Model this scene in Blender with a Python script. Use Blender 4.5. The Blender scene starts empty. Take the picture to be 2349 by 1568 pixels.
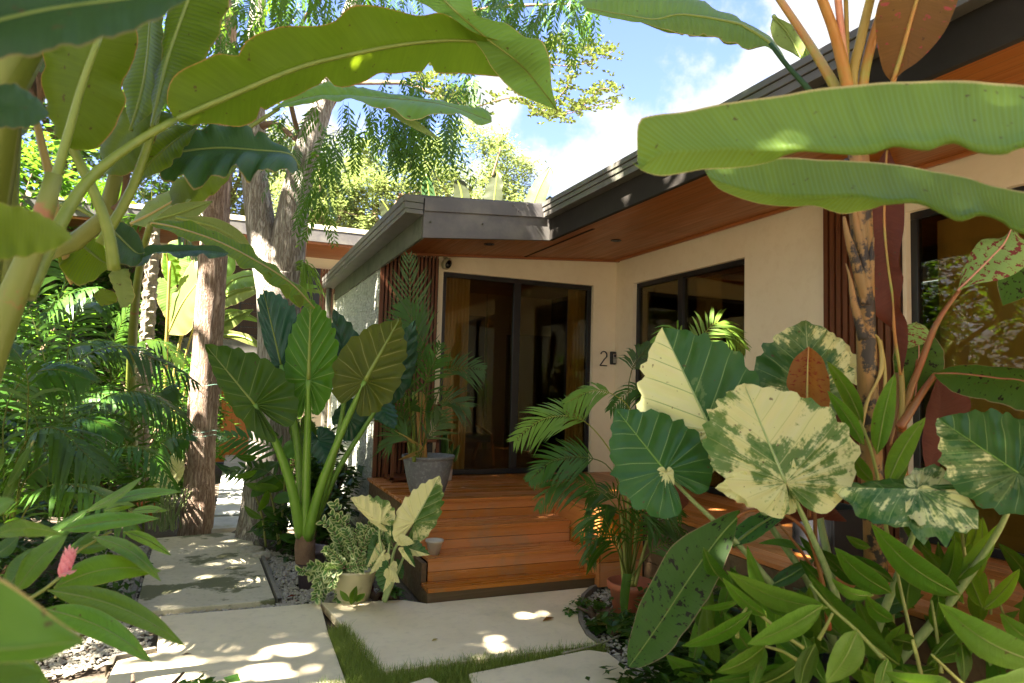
import bpy, math, random
from mathutils import Vector as V, noise
S = bpy.context.scene
random.seed(7)
RD = math.radians
# ---------------------------------------------------------------- camera
FPX, CX, CY = 1566.0, 1174.5, 784.0
yaw, pitch, roll = RD(22.9), RD(4.0), RD(1.6)
CAM = V((0, 0, 1.67))
F = V((math.sin(yaw)*math.cos(pitch), math.cos(yaw)*math.cos(pitch), math.sin(pitch)))
R0 = V((math.cos(yaw), -math.sin(yaw), 0)); U0 = R0.cross(F)
RX = R0*math.cos(roll)+U0*math.sin(roll); UY = -R0*math.sin(roll)+U0*math.cos(roll)
cd = bpy.data.cameras.new('camera'); cam = bpy.data.objects.new('camera', cd)
S.collection.objects.link(cam); S.camera = cam
from mathutils import Matrix
cam.matrix_world = Matrix(((RX[0], UY[0], -F[0], CAM[0]), (RX[1], UY[1], -F[1], CAM[1]), (RX[2], UY[2], -F[2], CAM[2]), (0, 0, 0, 1)))
cd.sensor_width = 36; cd.lens = 24.0; cd.clip_start = 0.05; cd.clip_end = 500
cd.dof.use_dof = True; cd.dof.focus_distance = 6.0; cd.dof.aperture_fstop = 3.2
# ---------------------------------------------------------------- sky, sun, exposure
SUNV = V((-0.60, -0.17, 0.78)).normalized()
EL = math.asin(SUNV.z); AZ = math.atan2(SUNV.x, SUNV.y)
def dray(x, y): return (F+RX*((x-CX)/FPX)-UY*((y-CY)/FPX))
w = bpy.data.worlds.new('World'); S.world = w; w.use_nodes = True
nt = w.node_tree; N = nt.nodes; L_ = nt.links; N.clear()
def nn(t, **k):
    n = N.new(t)
    for a, b in k.items(): setattr(n, a, b)
    return n
sky = nn('ShaderNodeTexSky'); sky.sky_type = 'NISHITA'; sky.sun_disc = False
sky.sun_elevation = EL; sky.sun_rotation = AZ; sky.air_density = 1.0; sky.dust_density = 1.5; sky.ozone_density = 1.2
tc = nn('ShaderNodeTexCoord')
acc = None
for (x, y, r, a) in [(1340,400,.11,1.0),(1450,430,.16,1.1),(1230,400,.10,.8),(1600,330,.17,1.0),(1740,235,.15,.75),(1900,60,.20,1.0),(1420,265,.05,.5),(1120,250,.10,.7),
                     (1590,150,.06,.45),(700,330,.16,.8),(1100,420,.08,.9),(2300,-400,.5,.9),(-600,300,.5,.8),(3500,300,.6,.8),(1500,-900,.3,.6),((-.9,-.5),.5,1.1,1.1),((.1,-1.),.4,1.2,1.1),((.9,-.5),.5,1.,1.),((-.9,.3),.5,.75,1.1)]:  # clouds outside the view are added to whiten the ambient light
    c = V((x[0], x[1], y)).normalized() if isinstance(x, tuple) else dray(x, y).normalized()
    vm = nn('ShaderNodeVectorMath', operation='DISTANCE'); vm.inputs[1].default_value = c
    L_.new(tc.outputs['Generated'], vm.inputs[0])
    mr = nn('ShaderNodeMapRange'); mr.interpolation_type = 'SMOOTHSTEP'
    mr.inputs[1].default_value = 0; mr.inputs[2].default_value = r*1.25; mr.inputs[3].default_value = a; mr.inputs[4].default_value = 0
    L_.new(vm.outputs['Value'], mr.inputs[0])
    if acc is None: acc = mr.outputs[0]
    else:
        m = nn('ShaderNodeMath', operation='MAXIMUM'); L_.new(acc, m.inputs[0]); L_.new(mr.outputs[0], m.inputs[1]); acc = m.outputs[0]
nz = nn('ShaderNodeTexNoise'); nz.inputs['Scale'].default_value = 9; nz.inputs['Detail'].default_value = 9; nz.inputs['Roughness'].default_value = .58
L_.new(tc.outputs['Generated'], nz.inputs['Vector'])
ad = nn('ShaderNodeMath', operation='MULTIPLY_ADD'); ad.inputs[1].default_value = 1.9; L_.new(nz.outputs[0], ad.inputs[0]); 
L_.new(acc, ad.inputs[2])
mr = nn('ShaderNodeMapRange'); mr.interpolation_type = 'SMOOTHSTEP'; mr.inputs[1].default_value = 1.38; mr.inputs[2].default_value = 1.74
L_.new(ad.outputs[0], mr.inputs[0])
nz2 = nn('ShaderNodeTexNoise'); nz2.inputs['Scale'].default_value = 5; nz2.inputs['Detail'].default_value = 6
L_.new(tc.outputs['Generated'], nz2.inputs['Vector'])
cc = nn('ShaderNodeMix', data_type='RGBA'); cc.inputs[6].default_value = (1.25, 1.3, 1.42, 1); cc.inputs[7].default_value = (2.0, 1.98, 1.95, 1)
L_.new(nz2.outputs[0], cc.inputs[0])
sb = nn('ShaderNodeMix', data_type='RGBA'); sb.blend_type = 'MULTIPLY'; sb.inputs[0].default_value = 1; sb.inputs[7].default_value = (.50, .49, .70, 1)
L_.new(sky.outputs[0], sb.inputs[6])
sb2 = nn('ShaderNodeMix', data_type='RGBA'); sb2.blend_type = 'ADD'; sb2.inputs[0].default_value = 1; sb2.inputs[7].default_value = (.06, .09, .23, 1)
L_.new(sb.outputs[2], sb2.inputs[6])
mx = nn('ShaderNodeMix', data_type='RGBA'); L_.new(mr.outputs[0], mx.inputs[0]); L_.new(sb2.outputs[2], mx.inputs[6]); L_.new(cc.outputs[2], mx.inputs[7])
bg = nn('ShaderNodeBackground'); bg.inputs[1].default_value = .05; L_.new(mx.outputs[2], bg.inputs[0])
ow = nn('ShaderNodeOutputWorld'); L_.new(bg.outputs[0], ow.inputs[0])
sl = bpy.data.lights.new('sun', 'SUN'); sl.energy = 5.0; sl.angle = RD(.6); sl.color = (1, .93, .82)
so = bpy.data.objects.new('sun', sl); S.collection.objects.link(so); so.location = (-6, -2, 12)
so.rotation_euler = SUNV.to_track_quat('Z', 'Y').to_euler()
S.view_settings.view_transform = 'Standard'; S.view_settings.look = 'None'; S.view_settings.exposure = 3.95; S.view_settings.gamma = 1
S.cycles.max_bounces = 10; S.cycles.transparent_max_bounces = 12; S.cycles.use_denoising = True
S.cycles.sample_clamp_indirect = 6

# ---------------------------------------------------------------- point helpers
def P(x, y, d): return CAM+dray(x, y)*d
def G(x, y, z=0.0):
    r = dray(x, y); return CAM+r*((z-CAM.z)/r.z)
def WX(x, y, X):
    r = dray(x, y); return CAM+r*((X-CAM.x)/r.x)
def WY(x, y, Y):
    r = dray(x, y); return CAM+r*((Y-CAM.y)/r.y)
def px(d): return d/FPX           # metres per photo pixel at depth d

# ---------------------------------------------------------------- objects
ORG = {}
def tag(o, label=None, cat=None, group=None, kind=None):
    if label: o['label'] = label
    if cat: o['category'] = cat
    if group: o['group'] = group
    if kind: o['kind'] = kind
    return o
def thing(name, label, cat, loc, group=None):
    o = bpy.data.objects.new(name, None); S.collection.objects.link(o); o.location = loc; o.empty_display_size = .1
    ORG[o.name] = V(loc)
    return tag(o, label, cat, group)
class MB:
    def __init__(s): s.v = []; s.f = []; s.uv = []; s.c = []
    def p(s, q, uv=(0, 0), c=0.0):
        s.v.append((q[0], q[1], q[2])); s.uv.append(uv); s.c.append(c); return len(s.v)-1
    def grid(s, rows, closed=False):
        for a, b in zip(rows, rows[1:]):
            n = len(a)
            for i in range(n if closed else n-1):
                j = (i+1) % n; s.f.append((a[i], a[j], b[j], b[i]))
    def box(s, x0, x1, y0, y1, z0, z1, c=0.0):
        i = [s.p((x, y, z), (x, z), c) for z in (z0, z1) for y in (y0, y1) for x in (x0, x1)]
        for q in ((0,2,3,1),(4,5,7,6),(0,1,5,4),(2,6,7,3),(0,4,6,2),(1,3,7,5)): s.f.append(tuple(i[k] for k in q))
    def quad(s, a, b, c, d, col=0.0):
        i = [s.p(q, uv, col) for q, uv in ((a, (0, 0)), (b, (1, 0)), (c, (1, 1)), (d, (0, 1)))]; s.f.append(tuple(i))
    def prism(s, poly, z0, z1):
        n = len(poly)
        a = [s.p((x, y, z0), (x, y)) for x, y in poly]; b = [s.p((x, y, z1), (x, y)) for x, y in poly]
        for i in range(n): j = (i+1) % n; s.f.append((a[i], a[j], b[j], b[i]))
        s.f.append(tuple(b)); s.f.append(tuple(reversed(a)))
    def tube(s, pts, rad, seg=8, c=0.0, cap=True, ell=1.0):
        rows = []; up = V((.3, .2, 1)).normalized(); L = 0
        n = len(pts)
        for i, q in enumerate(pts):
            t = (pts[min(i+1, n-1)]-pts[max(i-1, 0)])
            if t.length < 1e-6: t = V((0, 0, 1))
            t.normalize()
            a = t.cross(up)
            if a.length < 1e-3: a = t.cross(V((1, 0, 0)))
            a.normalize(); b = t.cross(a)
            if i: L += (pts[i]-pts[i-1]).length
            r = rad[i] if isinstance(rad, (list, tuple)) else rad
            rows.append([s.p(q+a*(r*math.cos(2*math.pi*k/seg))+b*(r*ell*math.sin(2*math.pi*k/seg)), (k/seg, L), c) for k in range(seg)])
        s.grid(rows, True)
        if cap: s.f.append(tuple(reversed(rows[0]))); s.f.append(tuple(rows[-1]))
    def lathe(s, cen, prof, seg=40, c=0.0):
        rows = [[s.p((cen[0]+r*math.cos(2*math.pi*k/seg), cen[1]+r*math.sin(2*math.pi*k/seg), cen[2]+z), (k/seg, z), c) for k in range(seg)] for r, z in prof]
        s.grid(rows, True)
    def build(s, name, mat, parent=None, smooth=False, loc=None, fix=True):
        org = V((0, 0, 0))
        if parent is not None: org = ORG[parent.name]
        elif loc is not None: org = V(loc)
        me = bpy.data.meshes.new(name)
        me.from_pydata([(a-org.x, b-org.y, c-org.z) for a, b, c in s.v], [], s.f)
        uvl = me.uv_layers.new(name='UVMap')
        li = [0]*len(me.loops); me.loops.foreach_get('vertex_index', li)
        flat = []
        for i in li: flat.extend(s.uv[i])
        uvl.data.foreach_set('uv', flat)
        at = me.attributes.new('var', 'FLOAT', 'POINT'); at.data.foreach_set('value', s.c)
        if smooth: me.polygons.foreach_set('use_smooth', [True]*len(me.polygons))
        me.materials.append(mat); me.update()
        if fix:
            import bmesh
            bm = bmesh.new(); bm.from_mesh(me); bmesh.ops.recalc_face_normals(bm, faces=bm.faces); bm.to_mesh(me); bm.free()
        o = bpy.data.objects.new(name, me); S.collection.objects.link(o)
        ORG[o.name] = org
        if parent is not None: o.parent = parent
        else: o.location = org
        return o
def bev(o, w=.006, seg=2):
    m = o.modifiers.new('bevel', 'BEVEL'); m.width = w; m.segments = seg; m.limit_method = 'ANGLE'; m.angle_limit = RD(40); return o

# ---------------------------------------------------------------- materials
def newmat(name):
    m = bpy.data.materials.new(name); m.use_nodes = True; t = m.node_tree; t.nodes.clear(); return m, t
class NT:
    def __init__(s, t): s.t = t
    def n(s, ty, ins=None, **k):
        q = s.t.nodes.new(ty)
        for a, b in k.items(): setattr(q, a, b)
        if ins:
            for a, b in ins.items():
                if isinstance(b, bpy.types.NodeSocket): s.t.links.new(b, q.inputs[a])
                else: q.inputs[a].default_value = b
        return q
    def math(s, op, a, b=0.0, c=None):
        i = {0: a, 1: b}
        if c is not None: i[2] = c
        return s.n('ShaderNodeMath', i, operation=op).outputs[0]
    def mix(s, f, a, b, bt='MIX'):
        return s.n('ShaderNodeMix', {0: f, 6: a, 7: b}, data_type='RGBA', blend_type=bt).outputs[2]
    def noise(s, vec, sc, det=4, ro=.55, dist=0.0):
        return s.n('ShaderNodeTexNoise', {'Vector': vec, 'Scale': sc, 'Detail': det, 'Roughness': ro, 'Distortion': dist}).outputs[0]
    def rng(s, v, a, b, c=0.0, d=1.0): return s.n('ShaderNodeMapRange', {0: v, 1: a, 2: b, 3: c, 4: d}).outputs[0]
    def mapping(s, vec, sc=(1, 1, 1), rot=(0, 0, 0)): return s.n('ShaderNodeMapping', {'Vector': vec, 'Scale': sc, 'Rotation': rot}).outputs[0]
def c4(c): return (c[0], c[1], c[2], 1)
def surf(name, base, c2=None, sc=6, rough=.6, stretch=(1, 1, 1), bump=.0, bsc=None, spec=.5, metal=0, dirt=None, dsc=2.0, dth=(.5, .65), det=6, c3=None):
    m, t = newmat(name); k = NT(t)
    tcn = k.n('ShaderNodeTexCoord').outputs['Object']; vec = k.mapping(tcn, stretch)
    f = k.rng(k.noise(vec, sc, det, .6), .3, .7)
    col = k.mix(f, c4(base), c4(c2 or base))
    if c3: col = k.mix(k.rng(k.noise(vec, sc*7, 5, .7), .5, .75), col, c4(c3))
    if dirt: col = k.mix(k.rng(k.noise(tcn, dsc, 8, .65), dth[0], dth[1]), col, c4(dirt))
    b = k.n('ShaderNodeBsdfPrincipled', {'Base Color': col, 'Roughness': rough, 'Metallic': metal, 'Specular IOR Level': spec})
    if bump:
        h = k.noise(vec, bsc or sc*4, 8, .65)
        bn = k.n('ShaderNodeBump', {'Strength': bump, 'Distance': .02, 'Height': h}); t.links.new(bn.outputs[0], b.inputs['Normal'])
    o = k.n('ShaderNodeOutputMaterial', {0: b.outputs[0]}); return m
def wood(name, base, c2, axis, plank=.0, paxis=0, rough=.4, bump=.15, dirt=None, pw=.012):
    """axis = grain direction; plank = board width measured along paxis"""
    m, t = newmat(name); k = NT(t)
    tcn = k.n('ShaderNodeTexCoord').outputs['Object']
    st = [14, 14, 14]; st[axis] = .7
    sp = k.n('ShaderNodeSeparateXYZ', {0: tcn}).outputs
    if plank:
        cell = k.math('FLOOR', k.math('DIVIDE', sp[paxis], plank))
        fr = k.math('FRACT', k.math('DIVIDE', sp[paxis], plank))
        wn = k.n('ShaderNodeTexWhiteNoise', {'W': cell}, noise_dimensions='1D').outputs[0]
        off = k.n('ShaderNodeCombineXYZ', {0: k.math('MULTIPLY', wn, 7.3), 1: k.math('MULTIPLY', wn, 3.1), 2: k.math('MULTIPLY', wn, 5.7)}).outputs[0]
        tv = k.n('ShaderNodeVectorMath', {0: tcn, 1: off}, operation='ADD').outputs[0]
    else: tv = tcn
    g = k.noise(k.mapping(tv, tuple(st)), 1.6, 8, .62, .6)
    col = k.mix(k.rng(g, .3, .7), c4(base), c4(c2))
    big = k.noise(tv, .9, 3)
    col = k.mix(k.rng(big, .35, .7, 0, .45), col, c4([x*.62 for x in base]))
    h = g
    if plank:
        col = k.mix(k.math('MULTIPLY', wn, .35), col, c4([x*.55 for x in base]))
        e = k.math('LESS_THAN', k.math('MINIMUM', fr, k.math('SUBTRACT', 1.0, fr)), pw)
        col = k.mix(k.math('MULTIPLY', e, .8), col, (.015, .008, .004, 1))
        h = k.math('SUBTRACT', g, k.math('MULTIPLY', e, 2.0))
    if dirt: col = k.mix(k.rng(k.noise(tcn, 3, 8, .7), .52, .7, 0, .7), col, c4(dirt))
    oir = k.n('ShaderNodeObjectInfo').outputs['Random']; col = k.n('ShaderNodeHueSaturation', {'Hue': .5, 'Saturation': k.rng(oir, 0, 1, 1.05, .9), 'Value': k.rng(oir, 0, 1, .78, 1.22), 'Color': col}).outputs[0]
    b = k.n('ShaderNodeBsdfPrincipled', {'Base Color': col, 'Roughness': k.rng(g, .3, .7, rough*.8, min(1, rough*1.3)), 'Specular IOR Level': .45})
    bn = k.n('ShaderNodeBump', {'Strength': bump, 'Distance': .01, 'Height': h}); t.links.new(bn.outputs[0], b.inputs['Normal'])
    k.n('ShaderNodeOutputMaterial', {0: b.outputs[0]}); return m
def leafmat(name, col, col2, trans, tf=.4, vein=None, vw=.06, rough=.42, spec=.3, stripe=0., cream=None, cth=(.5, .52), csc=3.0, spot=None, spth=(.6, .63), edge=None, bump=.3, stem=None, objvar=.25, streak=2., ssc=2.6, vamt=.85):
    """UV.x = lateral vein phase, UV.y = distance from midrib 0..1; attribute var = variegation bias / stem mask"""
    m, t = newmat(name); k = NT(t)
    uv = k.n('ShaderNodeTexCoord').outputs['UV']; ob = k.n('ShaderNodeTexCoord').outputs['Object']
    s = k.n('ShaderNodeSeparateXYZ', {0: uv}).outputs
    oi = k.n('ShaderNodeObjectInfo').outputs['Random']
    var = k.n('ShaderNodeAttribute', attribute_name='var').outputs['Fac']
    f = k.rng(k.noise(ob, 5, 5, .6), .3, .7)
    c = k.mix(f, c4(col), c4(col2))
    tr = c4(trans)
    offv = k.n('ShaderNodeCombineXYZ', {0: k.math('MULTIPLY', oi, 40.), 1: 0., 2: k.math('MULTIPLY', oi, 17.)}).outputs[0]
    sv = k.n('ShaderNodeVectorMath', {0: k.mapping(uv, (1., .35, 1.)), 1: offv}, operation='ADD').outputs[0]
    st = k.noise(sv, ssc, 6, .7)
    if stripe: c = k.mix(k.rng(st, .35, .65, 0, stripe), c, c4([x*.6 for x in col]))
    h = st
    tcx = k.mix(k.rng(st, .3, .7, 0, .35), tr, c4([x*.55 for x in trans]))
    if cream:
        ov = k.n('ShaderNodeVectorMath', {0: ob, 1: offv}, operation='ADD').outputs[0]
        big = k.noise(ov, csc, 5, .68)
        stv = k.n('ShaderNodeVectorMath', {0: k.mapping(uv, (streak, .6, 1.)), 1: offv}, operation='ADD').outputs[0]
        fine = k.noise(stv, 1.6, 7, .72)
        q = k.math('ADD', k.math('MULTIPLY_ADD', big, .95, k.math('MULTIPLY', fine, .30)), k.math('MULTIPLY', var, 1.))
        msk = k.rng(q, cth[0], cth[1])
        half = k.rng(q, cth[0]-.07, cth[0]-.045, 0, .45)
        cr = k.mix(k.rng(fine, .35, .6), c4(cream), c4([cream[0]*.93, cream[1]*.97, cream[2]*.82]))
        c = k.mix(half, c, k.mix(.5, c, c4([cream[0]*.5, cream[1]*.65, cream[2]*.5])))
        c = k.mix(msk, c, cr)
        tcx = k.mix(msk, tcx, c4([x*.85 for x in cream]))
    if spot:
        stv = k.n('ShaderNodeVectorMath', {0: k.mapping(uv, (.55, 2.6, 1.)), 1: offv}, operation='ADD').outputs[0]
        q = k.math('ADD', k.noise(stv, 1.3, 4, .6), k.math('MULTIPLY', k.noise(k.mapping(uv, (3., 1., 1.)), 3., 2), .12))
        msk = k.rng(q, spth[0], spth[1]); c = k.mix(msk, c, c4(spot)); tcx = k.mix(msk, tcx, c4(spot))
    if vein:
        fr = k.math('ABSOLUTE', k.math('SUBTRACT', k.math('FRACT', s[0]), .5))
        vm = k.rng(fr, vw*.4, vw, 1, 0)
        vm = k.math('MULTIPLY', vm, k.rng(s[1], .75, 1.0, 1, .2))
        c = k.mix(k.math('MULTIPLY', vm, vamt), c, c4(vein)); tcx = k.mix(k.math('MULTIPLY', vm, vamt), tcx, c4(vein))
        h = k.math('MULTIPLY_ADD', k.rng(fr, 0, .35), 1.0, k.math('MULTIPLY', st, .25))
    if edge:
        em = k.rng(k.math('MULTIPLY_ADD', k.noise(uv, 3.0, 3), .05, s[1]), .985, 1.01); c = k.mix(em, c, c4(edge)); tcx = k.mix(em, tcx, c4(edge))
    if stem: c = k.mix(k.math('GREATER_THAN', var, .5), c, c4(stem))
    sp2 = k.rng(k.noise(ob, 38, 2, .5), .70, .74, 0, .75); c = k.mix(sp2, c, (.10, .06, .02, 1)); tcx = k.mix(sp2, tcx, (.10, .06, .02, 1))
    hv = k.n('ShaderNodeHueSaturation', {'Hue': k.rng(oi, 0, 1, .484-.03*objvar*2, .484+.02*objvar*2), 'Saturation': 1., 'Value': k.rng(oi, 0, 1, 1.1*(1-objvar), 1.1*(1+objvar)), 'Color': c}).outputs[0]
    b = k.n('ShaderNodeBsdfPrincipled', {'Base Color': hv, 'Roughness': rough, 'Specular IOR Level': spec})
    bn = k.n('ShaderNodeBump', {'Strength': bump, 'Distance': .01, 'Height': h}).outputs[0]
    t.links.new(bn, b.inputs['Normal'])
    tl = k.n('ShaderNodeBsdfTranslucent', {'Color': tcx})
    mxs = k.n('ShaderNodeMixShader', {0: tf, 1: b.outputs[0], 2: tl.outputs[0]})
    k.n('ShaderNodeOutputMaterial', {0: mxs.outputs[0]}); return m

m_banana = leafmat('banana_leaf', (.05, .115, .012), (.07, .15, .018), (.32, .46, .012), .5, rough=.45, spec=.2, stripe=.3, edge=(.30, .30, .06), bump=.25, ssc=.9, vein=(.09, .17, .03), vw=.3, vamt=.35)
m_banana_l = leafmat('banana_leaf_light', (.11, .24, .05), (.15, .30, .07), (.33, .52, .05), .42, rough=.42, spec=.25, ssc=.9, vein=(.17, .32, .09), vw=.3, vamt=.4, stripe=.25, edge=(.5, .42, .15), bump=.2)
m_banana_d = leafmat('banana_leaf_dark', (.02, .06, .02), (.035, .09, .03), (.10, .22, .02), .25, rough=.4, spec=.25, stripe=.4, edge=(.25, .2, .06), bump=.4)
m_banana_olive = leafmat('banana_leaf_olive', (.075, .13, .01), (.10, .16, .012), (.29, .40, .015), .55, rough=.45, stripe=.35, edge=(.4, .25, .06), bump=.25)
m_banana_pale = leafmat('banana_leaf_pale', (.14, .22, .055), (.18, .25, .07), (.32, .40, .07), .42, rough=.45, stripe=.3, edge=(.5, .42, .15), bump=.2)
m_midrib = surf('midrib', (.15, .21, .025), (.20, .25, .04), sc=20, rough=.4)
m_midrib_y = surf('midrib_yellow', (.30, .22, .05), (.38, .28, .08), sc=14, rough=.4, stretch=(1, 1, .3))
m_midrib_o = surf('petiole_orange', (.42, .16, .035), (.46, .25, .07), sc=9, rough=.38, stretch=(1, 1, .3), dirt=(.30, .34, .07), dsc=3)
m_midrib_r = surf('petiole_red', (.32, .07, .02), (.20, .12, .03), sc=9, rough=.38, stretch=(1, 1, .3))
m_midrib_p = surf('petiole_pink', (.62, .20, .16), (.7, .4, .25), sc=9, rough=.4)
m_redleaf = leafmat('red_banana_leaf', (.10, .035, .015), (.14, .05, .02), (.30, .06, .01), .3, rough=.4, stripe=.5, edge=(.12, .04, .02), bump=.5)
m_brownleaf = leafmat('olive_red_leaf', (.16, .09, .02), (.22, .12, .03), (.42, .22, .03), .42, rough=.45, stripe=.4, spot=(.42, .12, .06), spth=(.69, .72))
m_orangeleaf = leafmat('orange_leaf', (.26, .11, .015), (.30, .15, .02), (.50, .22, .02), .45, rough=.4, stripe=.2, spot=(.26, .05, .01), spth=(.60, .70), objvar=.05)
m_mottle = leafmat('mottled_leaf', (.035, .12, .012), (.05, .15, .02), (.14, .30, .02), .35, rough=.45, spec=.25, stripe=.2, spot=(.022, .022, .006), spth=(.655, .68), edge=(.3, .25, .1), bump=.3)
m_mottle_l = leafmat('mottled_pale_leaf', (.20, .38, .10), (.26, .44, .14), (.35, .5, .12), .35, rough=.34, stripe=.15, spot=(.20, .05, .03), spth=(.60, .62), bump=.3)
m_aloc = leafmat('alocasia_leaf', (.018, .075, .004), (.03, .105, .007), (.13, .26, .01), .35, vein=(.16, .26, .05), vw=.035, rough=.32, bump=.2, spec=.28)
m_aloc_b = leafmat('alocasia_bright_leaf', (.035, .13, .012), (.05, .17, .02), (.20, .38, .015), .45, vein=(.26, .36, .09), vw=.04, rough=.35, bump=.25)
m_aloc_t = leafmat('alocasia_teal_leaf', (.012, .055, .035), (.018, .075, .045), (.05, .14, .03), .2, vein=(.05, .12, .07), vw=.04, rough=.3, bump=.2, spec=.45)
m_aloc_o = leafmat('alocasia_olive_leaf', (.05, .09, .01), (.07, .11, .012), (.30, .32, .01), .5, vein=(.34, .36, .08), vw=.045, rough=.4, bump=.4)
CREAM = (.72, .72, .36)
m_varie = leafmat('variegated_leaf', (.018, .085, .018), (.035, .12, .03), (.10, .24, .02), .3, vein=(.20, .32, .10), vw=.03, rough=.3, cream=CREAM, cth=(.665, .71), csc=3.4, bump=.2, objvar=.06)
m_varie2 = leafmat('variegated_cream_leaf', (.035, .12, .02), (.06, .17, .03), (.2, .36, .04), .35, vein=(.45, .5, .2), vw=.03, rough=.36, cream=CREAM, cth=(.595, .64), csc=3.6, bump=.15, objvar=.06)
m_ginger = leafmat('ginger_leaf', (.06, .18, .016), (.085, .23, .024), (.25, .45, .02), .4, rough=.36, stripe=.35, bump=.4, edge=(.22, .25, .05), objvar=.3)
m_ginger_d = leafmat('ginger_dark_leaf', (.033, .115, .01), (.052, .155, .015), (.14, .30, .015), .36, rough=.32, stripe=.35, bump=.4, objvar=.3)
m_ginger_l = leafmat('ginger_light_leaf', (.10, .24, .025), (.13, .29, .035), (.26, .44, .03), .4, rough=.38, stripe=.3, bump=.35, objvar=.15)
m_palm = leafmat('palm_leaf', (.022, .078, .008), (.036, .11, .011), (.11, .24, .012), .34, rough=.34, stem=(.10, .13, .02), bump=.1, objvar=.3)
m_palm_l = leafmat('palm_leaf_light', (.10, .24, .03), (.14, .30, .045), (.3, .46, .04), .4, rough=.36, stem=(.32, .34, .06), bump=.1, objvar=.2)
m_palm_g = leafmat('palm_leaf_grey', (.045, .10, .025), (.06, .13, .035), (.12, .22, .05), .3, rough=.34, stem=(.14, .18, .05), bump=.1, objvar=.15)
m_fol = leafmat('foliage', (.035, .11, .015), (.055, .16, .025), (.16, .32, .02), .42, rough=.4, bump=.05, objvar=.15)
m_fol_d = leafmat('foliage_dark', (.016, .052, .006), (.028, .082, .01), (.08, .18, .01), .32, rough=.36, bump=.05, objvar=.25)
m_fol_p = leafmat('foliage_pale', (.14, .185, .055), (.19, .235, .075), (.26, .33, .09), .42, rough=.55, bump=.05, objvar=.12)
m_fol_s = leafmat('foliage_small_olive', (.08, .11, .025), (.12, .15, .035), (.2, .26, .04), .38, rough=.45, bump=.05)
m_varshrub = leafmat('cream_edged_leaf', (.05, .14, .03), (.07, .18, .04), (.2, .34, .06), .35, rough=.38, bump=.05)
k = NT(m_varshrub.node_tree)   # cream margins on the small leaves
_b = [q for q in m_varshrub.node_tree.nodes if q.type == 'BSDF_PRINCIPLED'][0]
_uv = k.n('ShaderNodeTexCoord').outputs['UV']; _s = k.n('ShaderNodeSeparateXYZ', {0: _uv}).outputs[1]
_c = k.mix(k.rng(_s, .45, .65), (.05, .15, .03, 1), (.50, .55, .26, 1)); m_varshrub.node_tree.links.new(_c, _b.inputs['Base Color'])
m_bark = surf('bark', (.26, .17, .11), (.36, .26, .18), sc=9, rough=.9, stretch=(3, 3, .5), bump=.9, bsc=10, c3=(.13, .08, .05))
m_bark_g = surf('bark_grey', (.36, .32, .26), (.48, .44, .37), sc=7, rough=.9, stretch=(3, 3, .45), bump=.9, bsc=9, c3=(.20, .16, .12))
m_bark_b = surf('bark_brown', (.12, .07, .04), (.2, .13, .08), sc=10, rough=.95, bump=.6)
m_bstem = surf('banana_stem', (.14, .17, .022), (.20, .22, .045), sc=5, rough=.5, stretch=(2, 2, .4), dirt=(.28, .12, .05), dsc=4, dth=(.58, .64), bump=.15)
m_estem = surf('red_banana_stem', (.34, .16, .045), (.20, .13, .045), sc=5, rough=.55, stretch=(3, 3, .5), dirt=(.03, .02, .015), dsc=9, dth=(.49, .54), bump=.35)
m_astem = surf('alocasia_stem', (.10, .22, .02), (.15, .28, .03), sc=4, rough=.35)
m_vstem = surf('variegated_stem', (.20, .32, .09), (.40, .44, .20), sc=10, rough=.4, stretch=(6, 6, .3))
m_cane = surf('ginger_cane', (.22, .28, .05), (.34, .30, .08), sc=8, rough=.45)
def barkmat(name, base, c2, crack, sc=1.):
    m, t = newmat(name); k = NT(t); ob = k.n('ShaderNodeTexCoord').outputs['Object']
    n1 = k.noise(k.mapping(ob, (26*sc, 26*sc, 3.6*sc)), 1, 6, .6, .5); rid = k.math('ABSOLUTE', k.math('SUBTRACT', n1, .5))
    n2 = k.noise(k.mapping(ob, (70, 70, 22)), 1, 6, .7)
    cr_ = k.rng(rid, .0, .075, 1, 0)
    col = k.mix(k.rng(k.noise(ob, 3.5, 5), .35, .65), c4(base), c4(c2)); col = k.mix(k.rng(n2, .3, .7, 0, .5), col, c4([x*.55 for x in base]))
    col = k.mix(k.math('MULTIPLY', cr_, .85), col, c4(crack))
    h = k.math('ADD', k.rng(rid, 0, .12), k.math('MULTIPLY', n2, .35))
    b = k.n('ShaderNodeBsdfPrincipled', {'Base Color': col, 'Roughness': .92, 'Specular IOR Level': .2}); bn = k.n('ShaderNodeBump', {'Strength': 1., 'Distance': .03, 'Height': h}); t.links.new(bn.outputs[0], b.inputs['Normal'])
    k.n('ShaderNodeOutputMaterial', {0: b.outputs[0]}); return m
m_bark = barkmat('bark', (.50, .36, .26), (.62, .48, .36), (.22, .13, .08))
m_bark_g = barkmat('bark_grey', (.56, .50, .41), (.70, .64, .55), (.20, .15, .11), .85)
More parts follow.
